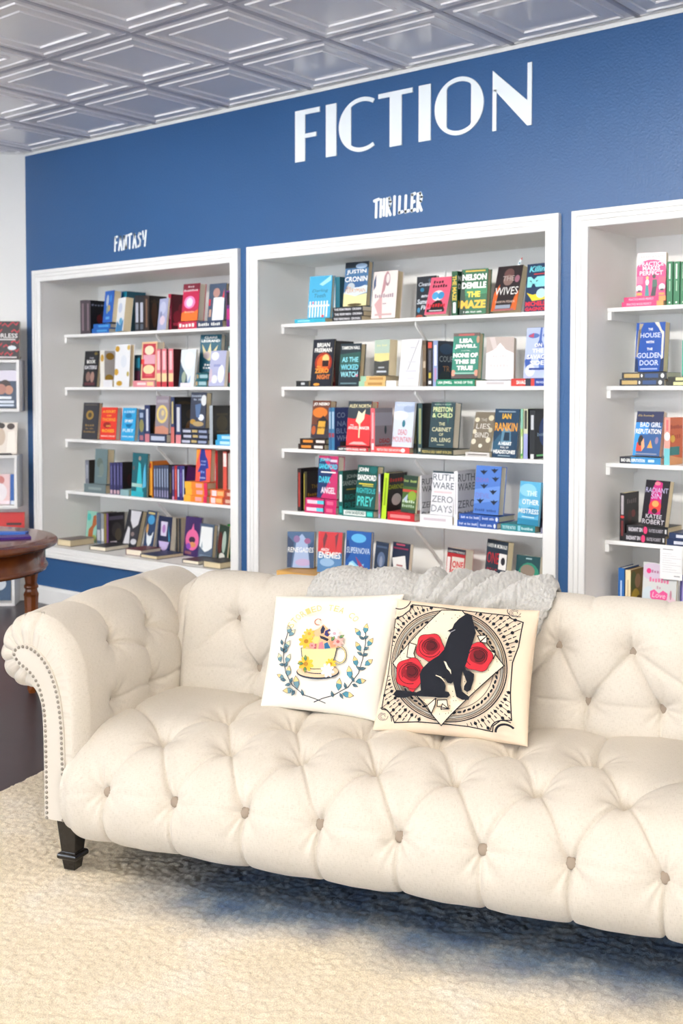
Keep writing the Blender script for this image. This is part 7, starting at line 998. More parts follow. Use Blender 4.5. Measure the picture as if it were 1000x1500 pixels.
('F', 'M3', -3.118, 0.205, 0.8028, 0.157, 0.238, 0.044, -6.0, 6, '4f7ccc', '4f7ccc', 0, [('p', ((0, 0.2), (1, 0.3), (1, 0.6), (0, 0.5)), '6a94dc'), ('p', ((0.15999999999999998, 0.895), (0.27, 0.89), (0.3, 0.9199999999999999), (0.35, 0.89), (0.47, 0.91), (0.36, 0.84), (0.32, 0.8099999999999999), (0.25, 0.85)), '152238'), ('p', ((0.58, 0.935), (0.69, 0.93), (0.72, 0.96), (0.77, 0.93), (0.89, 0.9500000000000001), (0.78, 0.88), (0.74, 0.85), (0.6699999999999999, 0.89)), '152238'), ('p', ((0.64, 0.765), (0.75, 0.76), (0.78, 0.79), (0.8300000000000001, 0.76), (0.9500000000000001, 0.78), (0.8400000000000001, 0.71), (0.8, 0.6799999999999999), (0.73, 0.72)), '152238'), ('p', ((0.20999999999999996, 0.605), (0.31999999999999995, 0.6), (0.35, 0.6299999999999999), (0.39999999999999997, 0.6), (0.52, 0.62), (0.41, 0.5499999999999999), (0.37, 0.5199999999999999), (0.3, 0.5599999999999999)), '152238'), ('p', ((0.58, 0.495), (0.69, 0.49), (0.72, 0.52), (0.77, 0.49), (0.89, 0.51), (0.78, 0.44), (0.74, 0.41000000000000003), (0.6699999999999999, 0.45)), '152238'), ('p', ((0.09999999999999998, 0.29500000000000004), (0.21, 0.29000000000000004), (0.24, 0.32), (0.29, 0.29000000000000004), (0.41000000000000003, 0.31), (0.3, 0.24000000000000002), (0.26, 0.21000000000000002), (0.19, 0.25)), '152238'), ('p', ((0.64, 0.28500000000000003), (0.75, 0.28), (0.78, 0.31), (0.8300000000000001, 0.28), (0.9500000000000001, 0.3), (0.8400000000000001, 0.23), (0.8, 0.2), (0.73, 0.24)), '152238'), ('t', 'DEAR', 0.3, 0.7, 0.09, 0.5, '8a6ab4', 0, 0), ('t', 'DEVIL', 0.34, 0.38, 0.1, 0.56, '7a7ac4', 0, 0), ('r', 0.08, 0.055, 0.13, 0.105, '2c4c90'), ('r', 0.156, 0.058, 0.207, 0.091, '2c4c90'), ('r', 0.233, 0.055, 0.283, 0.096, '2c4c90'), ('r', 0.309, 0.058, 0.359, 0.1, '2c4c90'), ('r', 0.385, 0.055, 0.436, 0.105, '2c4c90'), ('r', 0.538, 0.055, 0.589, 0.096, '2c4c90'), ('r', 0.615, 0.058, 0.665, 0.1, '2c4c90'), ('r', 0.691, 0.055, 0.741, 0.105, '2c4c90'), ('r', 0.767, 0.058, 0.818, 0.091, '2c4c90'), ('r', 0.844, 0.055, 0.894, 0.096, '2c4c90')], [], 'blue hardcover with flock of black birds, fourth shelf of thriller bookcase', ''),
('H', 'M3', -2.942, 0.181, 0.7392, 0.15, 0.188, 0.0321, 0.0, 0, '2a8a94', '2a8a94', 0, [], [('t', 'THE OTHER MISTRESS', 0.24, 0.5, 0.5, 0.4, 'c4e4e8', 0.03, 0), ('r', 0.5, 0.1, 0.58, 0.9, '8fd0e0'), ('r', 0.61, 0.29, 0.642, 0.71, 'c4e4e8'), ('r', 0.659, 0.32, 0.691, 0.59, 'c4e4e8'), ('r', 0.707, 0.29, 0.739, 0.63, 'c4e4e8'), ('r', 0.756, 0.32, 0.788, 0.67, 'c4e4e8'), ('r', 0.804, 0.29, 0.836, 0.71, 'c4e4e8'), ('r', 0.853, 0.32, 0.885, 0.59, 'c4e4e8'), ('r', 0.901, 0.29, 0.933, 0.63, 'c4e4e8')], 'sea green hardcover lying flat, fourth shelf of thriller bookcase', ''),
('F', 'M3', -2.863, 0.2, 0.7719, 0.137, 0.208, 0.012, -14.0, 6, '5fb4dc', '5fb4dc', 0, [('e', 0.4, 0.8, 0.4, 0.15, '8fd0e8'), ('e', 0.6, 0.3, 0.4, 0.12, '3f98c8'), ('e', 0.3, 0.5, 0.3, 0.12, '7ac4e4'), ('r', 0, 0, 1, 0.14, '2f8ab0'), ('t', 'THE', 0.6, 0.73, 0.11, 0.5, 'eaf6fa', 0.01, 0), ('t', 'OTHER', 0.56, 0.53, 0.12, 0.8, 'f4f4f0', 0.02, 0), ('t', 'MISTRESS', 0.5, 0.32, 0.11, 0.96, 'f4f4f0', 0.02, 0), ('r', 0.2, 0.17, 0.8, 0.2, 'bfe4f0')], [], 'aqua hardcover with hazy white title, fourth shelf of thriller bookcase', ''),
('S', 'M3', -2.753, 0.22, 0.7392, 0.148, 0.224, 0.0269, 0.0, 0, '26262c', '3a3a46', 0, [], [('r', 0.3, 0.2, 0.9, 0.8, '5a5a6a')], 'grey black spine at the shelf end, fourth shelf of thriller bookcase', ''),
('H', 'M3', -2.725, 0.186, 0.7392, 0.12, 0.046, 0.0255, 0.0, 0, '8a88a0', '8a88a0', 0, [], [], 'lower slim lavender grey book lying flat, fourth shelf of thriller bookcase', ''),
('H', 'M3', -2.721, 0.193, 0.7653, 0.12, 0.049, 0.0255, 0.0, 0, '8a88a0', '8a88a0', 0, [], [], 'upper slim lavender grey book lying flat, fourth shelf of thriller bookcase', ''),
('F', 'M4', -4.299, 0.13, 0.4231, 0.153, 0.199, 0.054, 29.0, 5, '3f6088', '3f6088', 0, [('p', ((0.2, 0), (0.85, 0), (0.75, 0.75), (0.55, 0.95), (0.35, 0.8)), '9fb4d8'), ('e', 0.35, 0.8, 0.12, 0.1, '8a6a9c'), ('e', 0.75, 0.75, 0.12, 0.08, 'a05a8a'), ('e', 0.6, 0.15, 0.3, 0.1, 'b9a4cc'), ('p', ((0, 0), (0.15, 0), (0.25, 0.7), (0, 0.9)), '22385c'), ('p', ((0.85, 0), (1, 0), (1, 0.8), (0.8, 0.6)), '2a4a74'), ('t', 'RENEGADES', 0.5, 0.5, 0.14, 0.96, 'f4f4f0', 0.01, 0.1)], [], 'misty blue hardcover with winged figures, bottom shelf of thriller bookcase', ''),
('F', 'M4', -4.077, 0.13, 0.4231, 0.146, 0.221, 0.031, 14.0, 5, '4f80b4', '4f80b4', 0, [('p', ((0, 0.5), (0, 1), (1, 1), (1, 0.5), (0.6, 0.42), (0.3, 0.45)), 'cc2c34'), ('p', ((0.25, 0.55), (0.38, 0.9), (0.3, 1), (0.2, 0.8)), '6a2430'), ('p', ((0.75, 0.55), (0.7, 0.9), (0.85, 1)), '6a2430'), ('p', ((0.7, 0), (1, 0), (1, 0.2)), '1f3450'), ('e', 0.4, 0.25, 0.3, 0.1, '8fb4d8'), ('t', 'ARCH', 0.3, 0.56, 0.07, 0.34, 'f0dcdc', 0.03, 0.1), ('t', 'ENEMIES', 0.5, 0.43, 0.16, 0.9, 'f4f4f0', 0.02, 0.1)], [], 'crimson topped hardcover fading to blue, bottom shelf of thriller bookcase', ''),
('F', 'M4', -3.882, 0.13, 0.4231, 0.159, 0.241, 0.023, 5.0, 5, '1f5aa8', '1f5aa8', 0, [('p', ((0.2, 0.1), (0.45, 0.05), (0.7, 0.15), (0.75, 0.3), (0.5, 0.25), (0.3, 0.35), (0.15, 0.3)), '8fd0ee'), ('e', 0.5, 0.85, 0.3, 0.1, '5fb4e4'), ('p', ((0.4, 0.45), (0.8, 0.2), (0.6, 0.18)), 'a03c64'), ('e', 0.25, 0.2, 0.14, 0.1, 'c4e4f2'), ('r', 0, 0.0, 1, 0.06, '3a2438'), ('p', ((0, 0.3), (0.2, 0.5), (0.1, 0.8), (0, 0.8)), '143c7c'), ('t', 'SUPERNOVA', 0.5, 0.58, 0.13, 0.92, 'dcecf8', 0, 0.1)], [], 'electric blue hardcover with white swirl, bottom shelf of thriller bookcase', ''),
('F', 'M4', -3.689, 0.13, 0.4231, 0.108, 0.202, 0.012, -14.0, 6, '24344c', '24344c', 1, [('e', 0.5, 0.55, 0.3, 0.2, '5a6c8c'), ('r', 0.1, 0.85, 0.9, 0.9, '4a5c78'), ('e', 0.5, 0.5, 0.12, 0.14, '8a94ac'), ('r', 0.2, 0.05, 0.8, 0.1, '44546c')], [], 'dark navy paperback with pale emblem, bottom shelf of thriller bookcase', ''),
('F', 'M4', -3.577, 0.13, 0.4231, 0.137, 0.208, 0.022, -13.0, 6, '1c2840', '1c2840', 1, [('p', ((0.02, 0.6), (0.75, 0.7), (0.88, 0.35), (0.6, 0.15), (0.2, 0.22)), 'e4e2e0'), ('r', 0.05, 0.84, 0.9, 0.88, '8a2c4c'), ('r', 0.3, 0.42, 0.65, 0.46, 'a86a6a'), ('r', 0.2, 0.93, 0.7, 0.97, 'c04c64')], [], 'midnight paperback with torn white paper, bottom shelf of thriller bookcase', ''),
('F', 'M4', -3.353, 0.3, 0.3874, 0.141, 0.213, 0.054, -15.0, 6, 'b52c34', 'b52c34', 1, [('r', 0, 0.88, 1, 1, '2c2c3c'), ('t', 'KAREN M MCMANUS', 0.5, 0.92, 0.05, 0.9, 'f4f4f0', 0, 0), ('r', 0.03, 0.1, 0.2, 0.78, 'ece4e4'), ('e', 0.65, 0.72, 0.3, 0.08, 'd4cc8c'), ('r', 0.28, 0.2, 0.95, 0.8, 'd8d0c8'), ('t', 'ONE', 0.62, 0.62, 0.17, 0.6, 'cc2c34', 0.03, 0), ('t', 'OF US', 0.62, 0.42, 0.17, 0.66, 'cc2c34', 0.03, 0)], [], 'small red and white paperback with bold lettering, bottom shelf of thriller bookcase', ''),
('F', 'M4', -3.12, 0.3, 0.3874, 0.175, 0.279, 0.034, -22.0, 6, '243444', '243444', 1, [('t', 'KAREN M. MCMANUS', 0.5, 0.9, 0.07, 0.92, 'f4f4f0', 0.01, 0), ('r', 0.62, 0.5, 0.98, 0.78, 'eceae8'), ('r', 0.62, 0.14, 0.98, 0.42, 'eceae8'), ('e', 0.82, 0.65, 0.1, 0.07, '2c2c34'), ('e', 0.82, 0.3, 0.1, 0.07, '2c3438'), ('t', 'ONE', 0.34, 0.68, 0.2, 0.56, 'cc2c38', 0, 0), ('t', 'OF US', 0.32, 0.42, 0.16, 0.5, 'b82c38', 0, 0), ('t', 'IS NEXT', 0.34, 0.22, 0.14, 0.5, 'b83038', 0, 0)], [], 'navy paperback with scarlet lettering and photo panels, bottom shelf of thriller bookcase', ''),
('F', 'M4', -2.933, 0.29, 0.3874, 0.143, 0.217, 0.037, -6.0, 6, '1d4a50', '1d4a50', 1, [('e', 0.55, 0.45, 0.5, 0.4, '2f8a70'), ('e', 0.52, 0.48, 0.28, 0.26, 'c4b8b4'), ('e', 0.5, 0.66, 0.3, 0.14, '8a7a6c'), ('e', 0.4, 0.52, 0.05, 0.025, '2c4a50'), ('e', 0.64, 0.52, 0.05, 0.025, '2c4a50'), ('e', 0.52, 0.34, 0.08, 0.02, 'a0706c'), ('p', ((0.15, 0), (0.9, 0), (0.7, 0.18), (0.35, 0.18)), '1c2c34'), ('r', 0.4, 0.92, 0.65, 0.95, 'a8c4c8')], [], 'dark green paperback showing a pale face, bottom shelf of thriller bookcase', ''),
('H', 'R0', -2.324, 0.186, 1.7867, 0.15, 0.196, 0.0211, 0.0, 0, 'e83c78', 'e83c78', 1, [], [('t', 'PRACTICE MAKES PERFECT', 0.42, 0.5, 0.45, 0.6, 'f8b8cc', 0.03, 0), ('r', 0.84, 0.0, 1, 1, 'f0a05c')], 'lower hot pink paperback lying flat, top shelf of signless bookcase', ''),
('H', 'R0', -2.317, 0.193, 1.8084, 0.15, 0.196, 0.0211, 0.0, 0, 'e83c78', 'e83c78', 1, [], [('t', 'PRACTICE MAKES PERFECT', 0.42, 0.5, 0.45, 0.6, 'f8b8cc', 0.03, 0), ('r', 0.84, 0.0, 1, 1, 'f0a05c')], 'upper hot pink paperback lying flat, top shelf of signless bookcase', ''),
('F', 'R0', -2.267, 0.21, 1.8301, 0.128, 0.193, 0.039, 11.0, 4, 'ece0e2', 'ece0e2', 1, [('e', 0.5, 0.62, 0.52, 0.22, 'd8307c'), ('r', 0, 0.0, 1, 0.6, 'd8307c'), ('r', 0.0, 0.28, 0.22, 0.46, 'e86a94'), ('r', 0.76, 0.3, 1, 0.44, 'f04c74'), ('t', 'SARAH ADAMS', 0.5, 0.9, 0.055, 0.9, 'b8a0a0', 0, 0), ('t', 'PRACTICE', 0.5, 0.74, 0.1, 0.84, 'f6e8f0', 0.02, 0), ('t', 'MAKES', 0.5, 0.64, 0.1, 0.6, 'f6e8f0', 0.02, 0), ('t', 'PERFECT', 0.5, 0.53, 0.1, 0.8, 'f6e8f0', 0.02, 0), ('p', ((0.3, 0.0), (0.45, 0.0), (0.4, 0.26), (0.32, 0.26)), '2a8a8c'), ('e', 0.37, 0.32, 0.06, 0.07, 'f0ece8'), ('e', 0.37, 0.42, 0.05, 0.04, 'e8c07c'), ('p', ((0.5, 0.0), (0.66, 0.0), (0.7, 0.22), (0.55, 0.2)), '23242c'), ('p', ((0.54, 0.2), (0.72, 0.22), (0.7, 0.38), (0.55, 0.38)), '2f5a4c'), ('e', 0.6, 0.45, 0.06, 0.05, '3a2c2c'), ('e', 0.1, 0.18, 0.11, 0.08, 'efe4e4'), ('e', 0.88, 0.2, 0.11, 0.08, 'efe4e4'), ('r', 0.02, 0.02, 0.2, 0.08, 'e8a03c'), ('r', 0.78, 0.02, 0.97, 0.07, 'e8983c'), ('r', 0.05, 0.1, 0.16, 0.14, '2c2430'), ('r', 0.82, 0.12, 0.94, 0.16, '2c2430')], [], 'bright pink paperback with couple on the cover, top shelf of signless bookcase', ''),
('S', 'R0', -2.119, 0.2, 1.7867, 0.125, 0.189, 0.0258, 0.0, 0, '235c3c', '2f7a50', 1, [], [('r', 0.6, 0.35, 0.95, 0.6, 'e4efe4'), ('r', 0.32, 0.42, 0.56, 0.6, 'a8ccb0'), ('r', 0.04, 0.35, 0.08, 0.65, 'e4efe4')], 'green paperback spine with white script in a matching row, top shelf of signless bookcase', 'matching green spines of the signless bookcase'),
('S', 'R0', -2.089, 0.2, 1.7867, 0.123, 0.187, 0.0277, 0.0, 0, '235c3c', '2f7a50', 1, [], [('r', 0.6, 0.35, 0.95, 0.6, 'e4efe4'), ('r', 0.32, 0.42, 0.56, 0.6, 'a8ccb0'), ('r', 0.04, 0.35, 0.08, 0.65, 'e4efe4')], 'green paperback spine with white script in a matching row, top shelf of signless bookcase', 'matching green spines of the signless bookcase'),
('S', 'R0', -2.057, 0.2, 1.7867, 0.122, 0.185, 0.0269, 0.0, 0, '235c3c', '2f7a50', 1, [], [('r', 0.6, 0.35, 0.95, 0.6, 'e4efe4'), ('r', 0.32, 0.42, 0.56, 0.6, 'a8ccb0'), ('r', 0.04, 0.35, 0.08, 0.65, 'e4efe4')], 'green paperback spine with white script in a matching row, top shelf of signless bookcase', 'matching green spines of the signless bookcase'),
('S', 'R0', -2.025, 0.2, 1.7867, 0.12, 0.182, 0.0282, 0.0, 0, '235c3c', '2f7a50', 1, [], [('r', 0.6, 0.35, 0.95, 0.6, 'e4efe4'), ('r', 0.32, 0.42, 0.56, 0.6, 'a8ccb0'), ('r', 0.04, 0.35, 0.08, 0.65, 'e4efe4')], 'green paperback spine with white script in a matching row, top shelf of signless bookcase', 'matching green spines of the signless bookcase'),
('H', 'R1', -2.33, 0.186, 1.4358, 0.15, 0.211, 0.0293, 0.0, 0, '33363c', '33363c', 1, [], [('r', 0.05, 0.2, 0.4, 0.8, 'c0a468'), ('e', 0.45, 0.5, 0.02, 0.25, 'f4f4f0'), ('r', 0.52, 0.2, 0.82, 0.8, '2f4c7c'), ('e', 0.91, 0.5, 0.04, 0.35, 'd8dcdc')], 'lower charcoal paperback lying flat with gold lettering, second shelf of signless bookcase', ''),
('H', 'R1', -2.323, 0.193, 1.4657, 0.15, 0.211, 0.0293, 0.0, 0, '33363c', '33363c', 1, [], [('r', 0.05, 0.2, 0.4, 0.8, 'c0a468'), ('e', 0.45, 0.5, 0.02, 0.25, 'f4f4f0'), ('r', 0.52, 0.2, 0.82, 0.8, '2f4c7c'), ('e', 0.91, 0.5, 0.04, 0.35, 'd8dcdc')], 'upper charcoal paperback lying flat with gold lettering, second shelf of signless bookcase', ''),
('F', 'R1', -2.271, 0.21, 1.4957, 0.144, 0.218, 0.039, -7.0, 4, '1a50a8', '1a50a8', 1, [('p', ((0.62, 1), (0.78, 1), (0.88, 0.85), (0.97, 0.8), (0.97, 0.25), (0.9, 0.25), (0.9, 0.75), (0.78, 0.88)), 'ddd8cc'), ('p', ((0.1, 0.98), (0.25, 0.98), (0.18, 0.88), (0.07, 0.84), (0.03, 0.3), (0.08, 0.3)), 'a89a84'), ('p', ((0, 0), (0.14, 0.0), (0.1, 0.25), (0, 0.28)), '16305c'), ('p', ((1, 0), (0.86, 0.0), (0.9, 0.25), (1, 0.28)), '16305c'), ('t', 'THE', 0.5, 0.86, 0.05, 0.16, 'f4f4f0', 0.02, 0), ('t', 'HOUSE', 0.5, 0.74, 0.1, 0.7, 'c9d4ee', 0.02, 0), ('t', 'WITH', 0.5, 0.6, 0.05, 0.28, 'f4f4f0', 0.03, 0), ('t', 'THE', 0.5, 0.46, 0.05, 0.2, 'f4f4f0', 0.02, 0), ('t', 'GOLDEN', 0.5, 0.33, 0.11, 0.86, 'c9d4ee', 0.02, 0), ('t', 'DOOR', 0.5, 0.18, 0.11, 0.66, 'c9d4ee', 0.02, 0), ('r', 0.2, 0.04, 0.8, 0.07, '9fb0d8')], [], 'royal blue hardcover with silver lettering in an arch, second shelf of signless bookcase', ''),
('H', 'R1', -2.117, 0.196, 1.4358, 0.15, 0.14, 0.0191, 0.0, 0, '2c2c24', '2c2c24', 1, [], [('r', 0.25, 0.15, 0.9, 0.85, 'd8d89c')], 'lower black and lime paperback lying flat, second shelf of signless bookcase', ''),
('H', 'R1', -2.11, 0.203, 1.4555, 0.15, 0.14, 0.0191, 0.0, 0, '2c2c24', '2c2c24', 1, [], [('r', 0.25, 0.15, 0.9, 0.85, 'd8d89c')], 'upper black and lime paperback lying flat, second shelf of signless bookcase', ''),
('F', 'R1', -2.055, 0.22, 1.4753, 0.119, 0.154, 0.054, 19.0, 4, '2fa888', '2fa888', 0, [('r', 0.1, 0.1, 0.9, 0.9, '3fb898')], [], 'sea green hardcover at the shelf middle, second shelf of signless bookcase', ''),
('H', 'R2', -2.326, 0.186, 1.0888, 0.15, 0.194, 0.0297, 0.0, 0, '2a2c38', '2a2c38', 1, [], [('r', 0.28, 0.0, 1, 1, '2f8ac4'), ('t', 'BAD GIRL REPUTATION', 0.33, 0.5, 0.5, 0.58, 'f4f4f0', 0.03, 0), ('r', 0.7, 0.3, 0.85, 0.7, 'c4dcec')], 'black and blue paperback lying flat, third shelf of signless bookcase', ''),
('F', 'R2', -2.276, 0.21, 1.1191, 0.133, 0.201, 0.029, -6.0, 11, '2c5a94', '2c5a94', 1, [('r', 0, 0.75, 1, 1, '242c54'), ('r', 0, 0.48, 0.5, 0.75, '2c8ad8'), ('p', ((0, 0), (0.12, 0), (0.2, 0.6), (0, 0.6)), '2c94e0'), ('t', 'Elle Kennedy', 0.36, 0.9, 0.06, 0.6, 'c8b06c', 0, 0.2), ('t', 'BAD GIRL', 0.56, 0.7, 0.11, 0.78, 'dfe4ee', 0.02, 0), ('t', 'REPUTATION', 0.5, 0.55, 0.11, 0.94, 'f4f4f0', 0.02, 0), ('p', ((0.1, 0.1), (0.32, 0.1), (0.35, 0.28), (0.12, 0.3)), 'd8442c'), ('e', 0.25, 0.34, 0.1, 0.12, '2a2024'), ('p', ((0.32, 0.1), (0.42, 0.2), (0.36, 0.4), (0.28, 0.3)), 'e8a87c'), ('p', ((0.52, 0.18), (0.72, 0.18), (0.62, 0.36)), 'f0a44c'), ('e', 0.85, 0.35, 0.06, 0.08, '8a7a9c'), ('r', 0.1, 0.03, 0.9, 0.06, '8a94a8')], [], 'blue paperback with woman in red and bonfire, third shelf of signless bookcase', ''),
('S', 'R2', -2.122, 0.2, 1.0888, 0.137, 0.208, 0.026, 0.0, 0, 'e06a34', 'e89a8c', 1, [('r', 0, 0.2, 0.75, 0.38, '1f8a8c'), ('p', ((0, 0.0), (1, 0.0), (1, 0.12), (0.0, 0.2)), 'f0b078'), ('r', 0.05, 0.758, 0.135, 0.842, 'b83c1c'), ('r', 0.179, 0.764, 0.263, 0.818, 'b83c1c'), ('r', 0.307, 0.758, 0.392, 0.826, 'b83c1c'), ('r', 0.436, 0.764, 0.521, 0.834, 'b83c1c'), ('r', 0.564, 0.758, 0.649, 0.842, 'b83c1c'), ('r', 0.693, 0.764, 0.778, 0.818, 'b83c1c'), ('r', 0.821, 0.758, 0.906, 0.826, 'b83c1c'), ('r', 0.15, 0.55, 0.266, 0.65, 'c8481c'), ('r', 0.325, 0.557, 0.441, 0.622, 'c8481c'), ('r', 0.5, 0.55, 0.615, 0.631, 'c8481c'), ('r', 0.675, 0.557, 0.79, 0.641, 'c8481c'), ('e', 0.2, 0.55, 0.18, 0.08, 'f0c03c')], [('r', 0.0, 0.0, 0.35, 1, '6fc0c8'), ('e', 0.6, 0.5, 0.09, 0.5, 'f4f0ec'), ('r', 0.72, 0.3, 0.95, 0.7, 'd86a6c')], 'coral and teal spine with orange beach cover, third shelf of signless bookcase', ''),
('F', 'R2', -2.023, 0.2, 1.0888, 0.132, 0.2, 0.022, -10.0, 6, 'e0703c', 'e0703c', 1, [('r', 0.1, 0.5, 0.9, 0.8, 'd0502c')], [], 'orange beach paperback, third shelf of signless bookcase', ''),
('S', 'R3', -2.324, 0.19, 0.7392, 0.142, 0.215, 0.0241, 0.0, 0, '17141a', '1f1a1e', 1, [('r', 0.15, 0.77, 0.242, 0.87, '6a5a60'), ('r', 0.29, 0.777, 0.382, 0.842, '6a5a60'), ('r', 0.43, 0.77, 0.522, 0.851, '6a5a60'), ('r', 0.57, 0.777, 0.662, 0.861, '6a5a60'), ('r', 0.71, 0.77, 0.802, 0.87, '6a5a60'), ('e', 0.6, 0.55, 0.15, 0.08, '7a2428'), ('e', 0.35, 0.5, 0.15, 0.14, '3a1418')], [('r', 0.55, 0.25, 0.95, 0.75, 'b8b0b4'), ('e', 0.5, 0.5, 0.03, 0.4, 'd83c3c'), ('r', 0.1, 0.3, 0.42, 0.7, '7a2a2c')], 'black and crimson spine with shadowy cover, fourth shelf of signless bookcase', ''),
('H', 'R3', -2.296, 0.181, 0.7392, 0.15, 0.194, 0.0369, 0.0, 0, '1e1c22', '1e1c22', 1, [], [('t', 'RADIANT SIN', 0.22, 0.5, 0.5, 0.34, 'd8d4dc', 0.03, 0), ('e', 0.46, 0.5, 0.05, 0.45, 'e83c74'), ('t', 'KATEE ROBERT', 0.72, 0.5, 0.4, 0.34, 'a8a4ac', 0.03, 0), ('r', 0.93, 0.25, 0.97, 0.75, 'd8d8d8')], 'lower black paperback with pink spine dot, fourth shelf of signless bookcase', ''),
('H', 'R3', -2.289, 0.188, 0.7767, 0.15, 0.194, 0.0369, 0.0, 0, '1e1c22', '1e1c22', 1, [], [('t', 'RADIANT SIN', 0.22, 0.5, 0.5, 0.34, 'd8d4dc', 0.03, 0), ('e', 0.46, 0.5, 0.05, 0.45, 'e83c74'), ('t', 'KATEE ROBERT', 0.72, 0.5, 0.4, 0.34, 'a8a4ac', 0.03, 0), ('r', 0.93, 0.25, 0.97, 0.75, 'd8d8d8')], 'upper black paperback with pink spine dot, fourth shelf of signless bookcase', ''),
('F', 'R3', -2.23, 0.205, 0.8143, 0.133, 0.201, 0.027, -15.0, 10, '1d1a24', '1d1a24', 1, [('p', ((0.25, 0.25), (0.75, 0.25), (0.7, 0.95), (0.45, 1), (0.3, 0.8)), 'c8207c'), ('e', 0.5, 0.42, 0.25, 0.14, 'e8443c'), ('e', 0.5, 0.48, 0.14, 0.07, 'f4a45c'), ('e', 0.5, 0.32, 0.12, 0.06, '3a1420'), ('e', 0.5, 0.93, 0.12, 0.04, 'e8848c'), ('t', 'RADIANT', 0.5, 0.78, 0.11, 0.92, 'c8c4e8', 0, 0), ('t', 'SIN', 0.5, 0.65, 0.12, 0.42, 'c8c4e8', 0, 0), ('t', 'KATEE', 0.5, 0.2, 0.09, 0.66, 'e4e0e8', 0.0, 0), ('t', 'ROBERT', 0.5, 0.08, 0.1, 0.9, 'e4e0e8', 0.0, 0)], [], 'black paperback with magenta glow, fourth shelf of signless bookcase', ''),
('H', 'R3', -2.096, 0.181, 0.7392, 0.15, 0.16, 0.0272, 0.0, 0, '22345c', '22345c', 1, [], [('r', 0.2, 0.25, 0.6, 0.75, 'd8dce8')], 'lower navy paperback lying flat with white lettering, fourth shelf of signless bookcase', ''),
('H', 'R3', -2.089, 0.188, 0.767, 0.15, 0.16, 0.0272, 0.0, 0, '22345c', '22345c', 1, [], [('r', 0.2, 0.25, 0.6, 0.75, 'd8dce8')], 'upper navy paperback lying flat with white lettering, fourth shelf of signless bookcase', ''),
('S', 'R4', -2.333, 0.2, 0.3874, 0.149, 0.226, 0.0299, 0.0, 0, '1c5090', '2468b4', 0, [], [('r', 0.2, 0.35, 0.75, 0.6, 'b8d0ec'), ('e', 0.08, 0.5, 0.04, 0.25, 'd86a5c')], 'cobalt blue spine with pale lettering, bottom shelf of signless bookcase', ''),
('S', 'R4', -2.298, 0.2, 0.3874, 0.145, 0.22, 0.0251, 0.0, 0, '8a6a20', 'ecdcb4', 0, [('e', 0.2, 0.75, 0.2, 0.22, '5a6424'), ('e', 0.5, 0.75, 0.2, 0.15, 'b88a5c'), ('e', 0.35, 0.4, 0.3, 0.2, 'd8b42c'), ('e', 0.6, 0.25, 0.3, 0.2, '6a4a14'), ('e', 0.25, 0.15, 0.25, 0.12, 'e0a42c')], [('r', 0.1, 0.4, 0.8, 0.6, 'c8b490')], 'cream spine with golden floral cover, bottom shelf of signless bookcase', ''),
('F', 'R4', -2.222, 0.2, 0.3874, 0.173, 0.262, 0.015, -10.0, 4, 'd8dcdc', 'd8dcdc', 0, [('e', 0.3, 0.85, 0.35, 0.15, 'd8c8dc'), ('e', 0.7, 0.3, 0.4, 0.2, 'e8ccd8'), ('e', 0.2, 0.4, 0.2, 0.2, 'cfdce4'), ('e', 0.17, 0.86, 0.07, 0.045, 'e83c84'), ('r', 0.25, 0.835, 0.303, 0.885, 'b87aa0'), ('r', 0.33, 0.838, 0.383, 0.871, 'b87aa0'), ('r', 0.41, 0.835, 0.463, 0.876, 'b87aa0'), ('r', 0.49, 0.838, 0.543, 0.88, 'b87aa0'), ('r', 0.57, 0.835, 0.623, 0.885, 'b87aa0'), ('r', 0.2, 0.682, 0.257, 0.758, 'e87aa4'), ('r', 0.286, 0.688, 0.342, 0.736, 'e87aa4'), ('r', 0.371, 0.682, 0.428, 0.743, 'e87aa4'), ('r', 0.457, 0.688, 0.514, 0.751, 'e87aa4'), ('r', 0.543, 0.682, 0.599, 0.758, 'e87aa4'), ('r', 0.629, 0.688, 0.685, 0.736, 'e87aa4'), ('r', 0.714, 0.682, 0.771, 0.743, 'e87aa4'), ('r', 0.43, 0.575, 0.476, 0.625, 'c8a4b4'), ('r', 0.5, 0.578, 0.546, 0.611, 'c8a4b4'), ('p', ((0.5, 0.28), (0.25, 0.42), (0.24, 0.52), (0.36, 0.56), (0.5, 0.5), (0.62, 0.56), (0.76, 0.52), (0.74, 0.42)), 'ec5a9c'), ('t', 'Love', 0.5, 0.47, 0.09, 0.4, 'f8d8e6', 0, 0.2), ('e', 0.15, 0.3, 0.05, 0.03, 'e0608c'), ('e', 0.85, 0.5, 0.03, 0.08, 'c88aa0'), ('r', 0.15, 0.092, 0.242, 0.168, 'dc9ab0'), ('r', 0.29, 0.098, 0.382, 0.146, 'dc9ab0'), ('r', 0.43, 0.092, 0.522, 0.153, 'dc9ab0'), ('r', 0.57, 0.098, 0.662, 0.161, 'dc9ab0'), ('r', 0.71, 0.092, 0.802, 0.168, 'dc9ab0'), ('r', 0.78, 0.06, 0.92, 0.14, '5fb4c8')], [], 'pastel hardcover with big pink heart, bottom shelf of signless bookcase', ''),
('S', 'R4', -2.049, 0.22, 0.3874, 0.144, 0.218, 0.0242, 0.0, 0, '38347c', '4a44a0', 0, [], [('r', 0.1, 0.3, 0.9, 0.7, 'b0a8e0')], 'violet blue spine with pale lettering, bottom shelf of signless bookcase', ''),
('S', 'R4', -2.021, 0.22, 0.3874, 0.152, 0.23, 0.024, 0.0, 0, '6a3a7c', '6a3a7c', 0, [], [], 'plum spine near the violet spine, bottom shelf of signless bookcase', '')
]

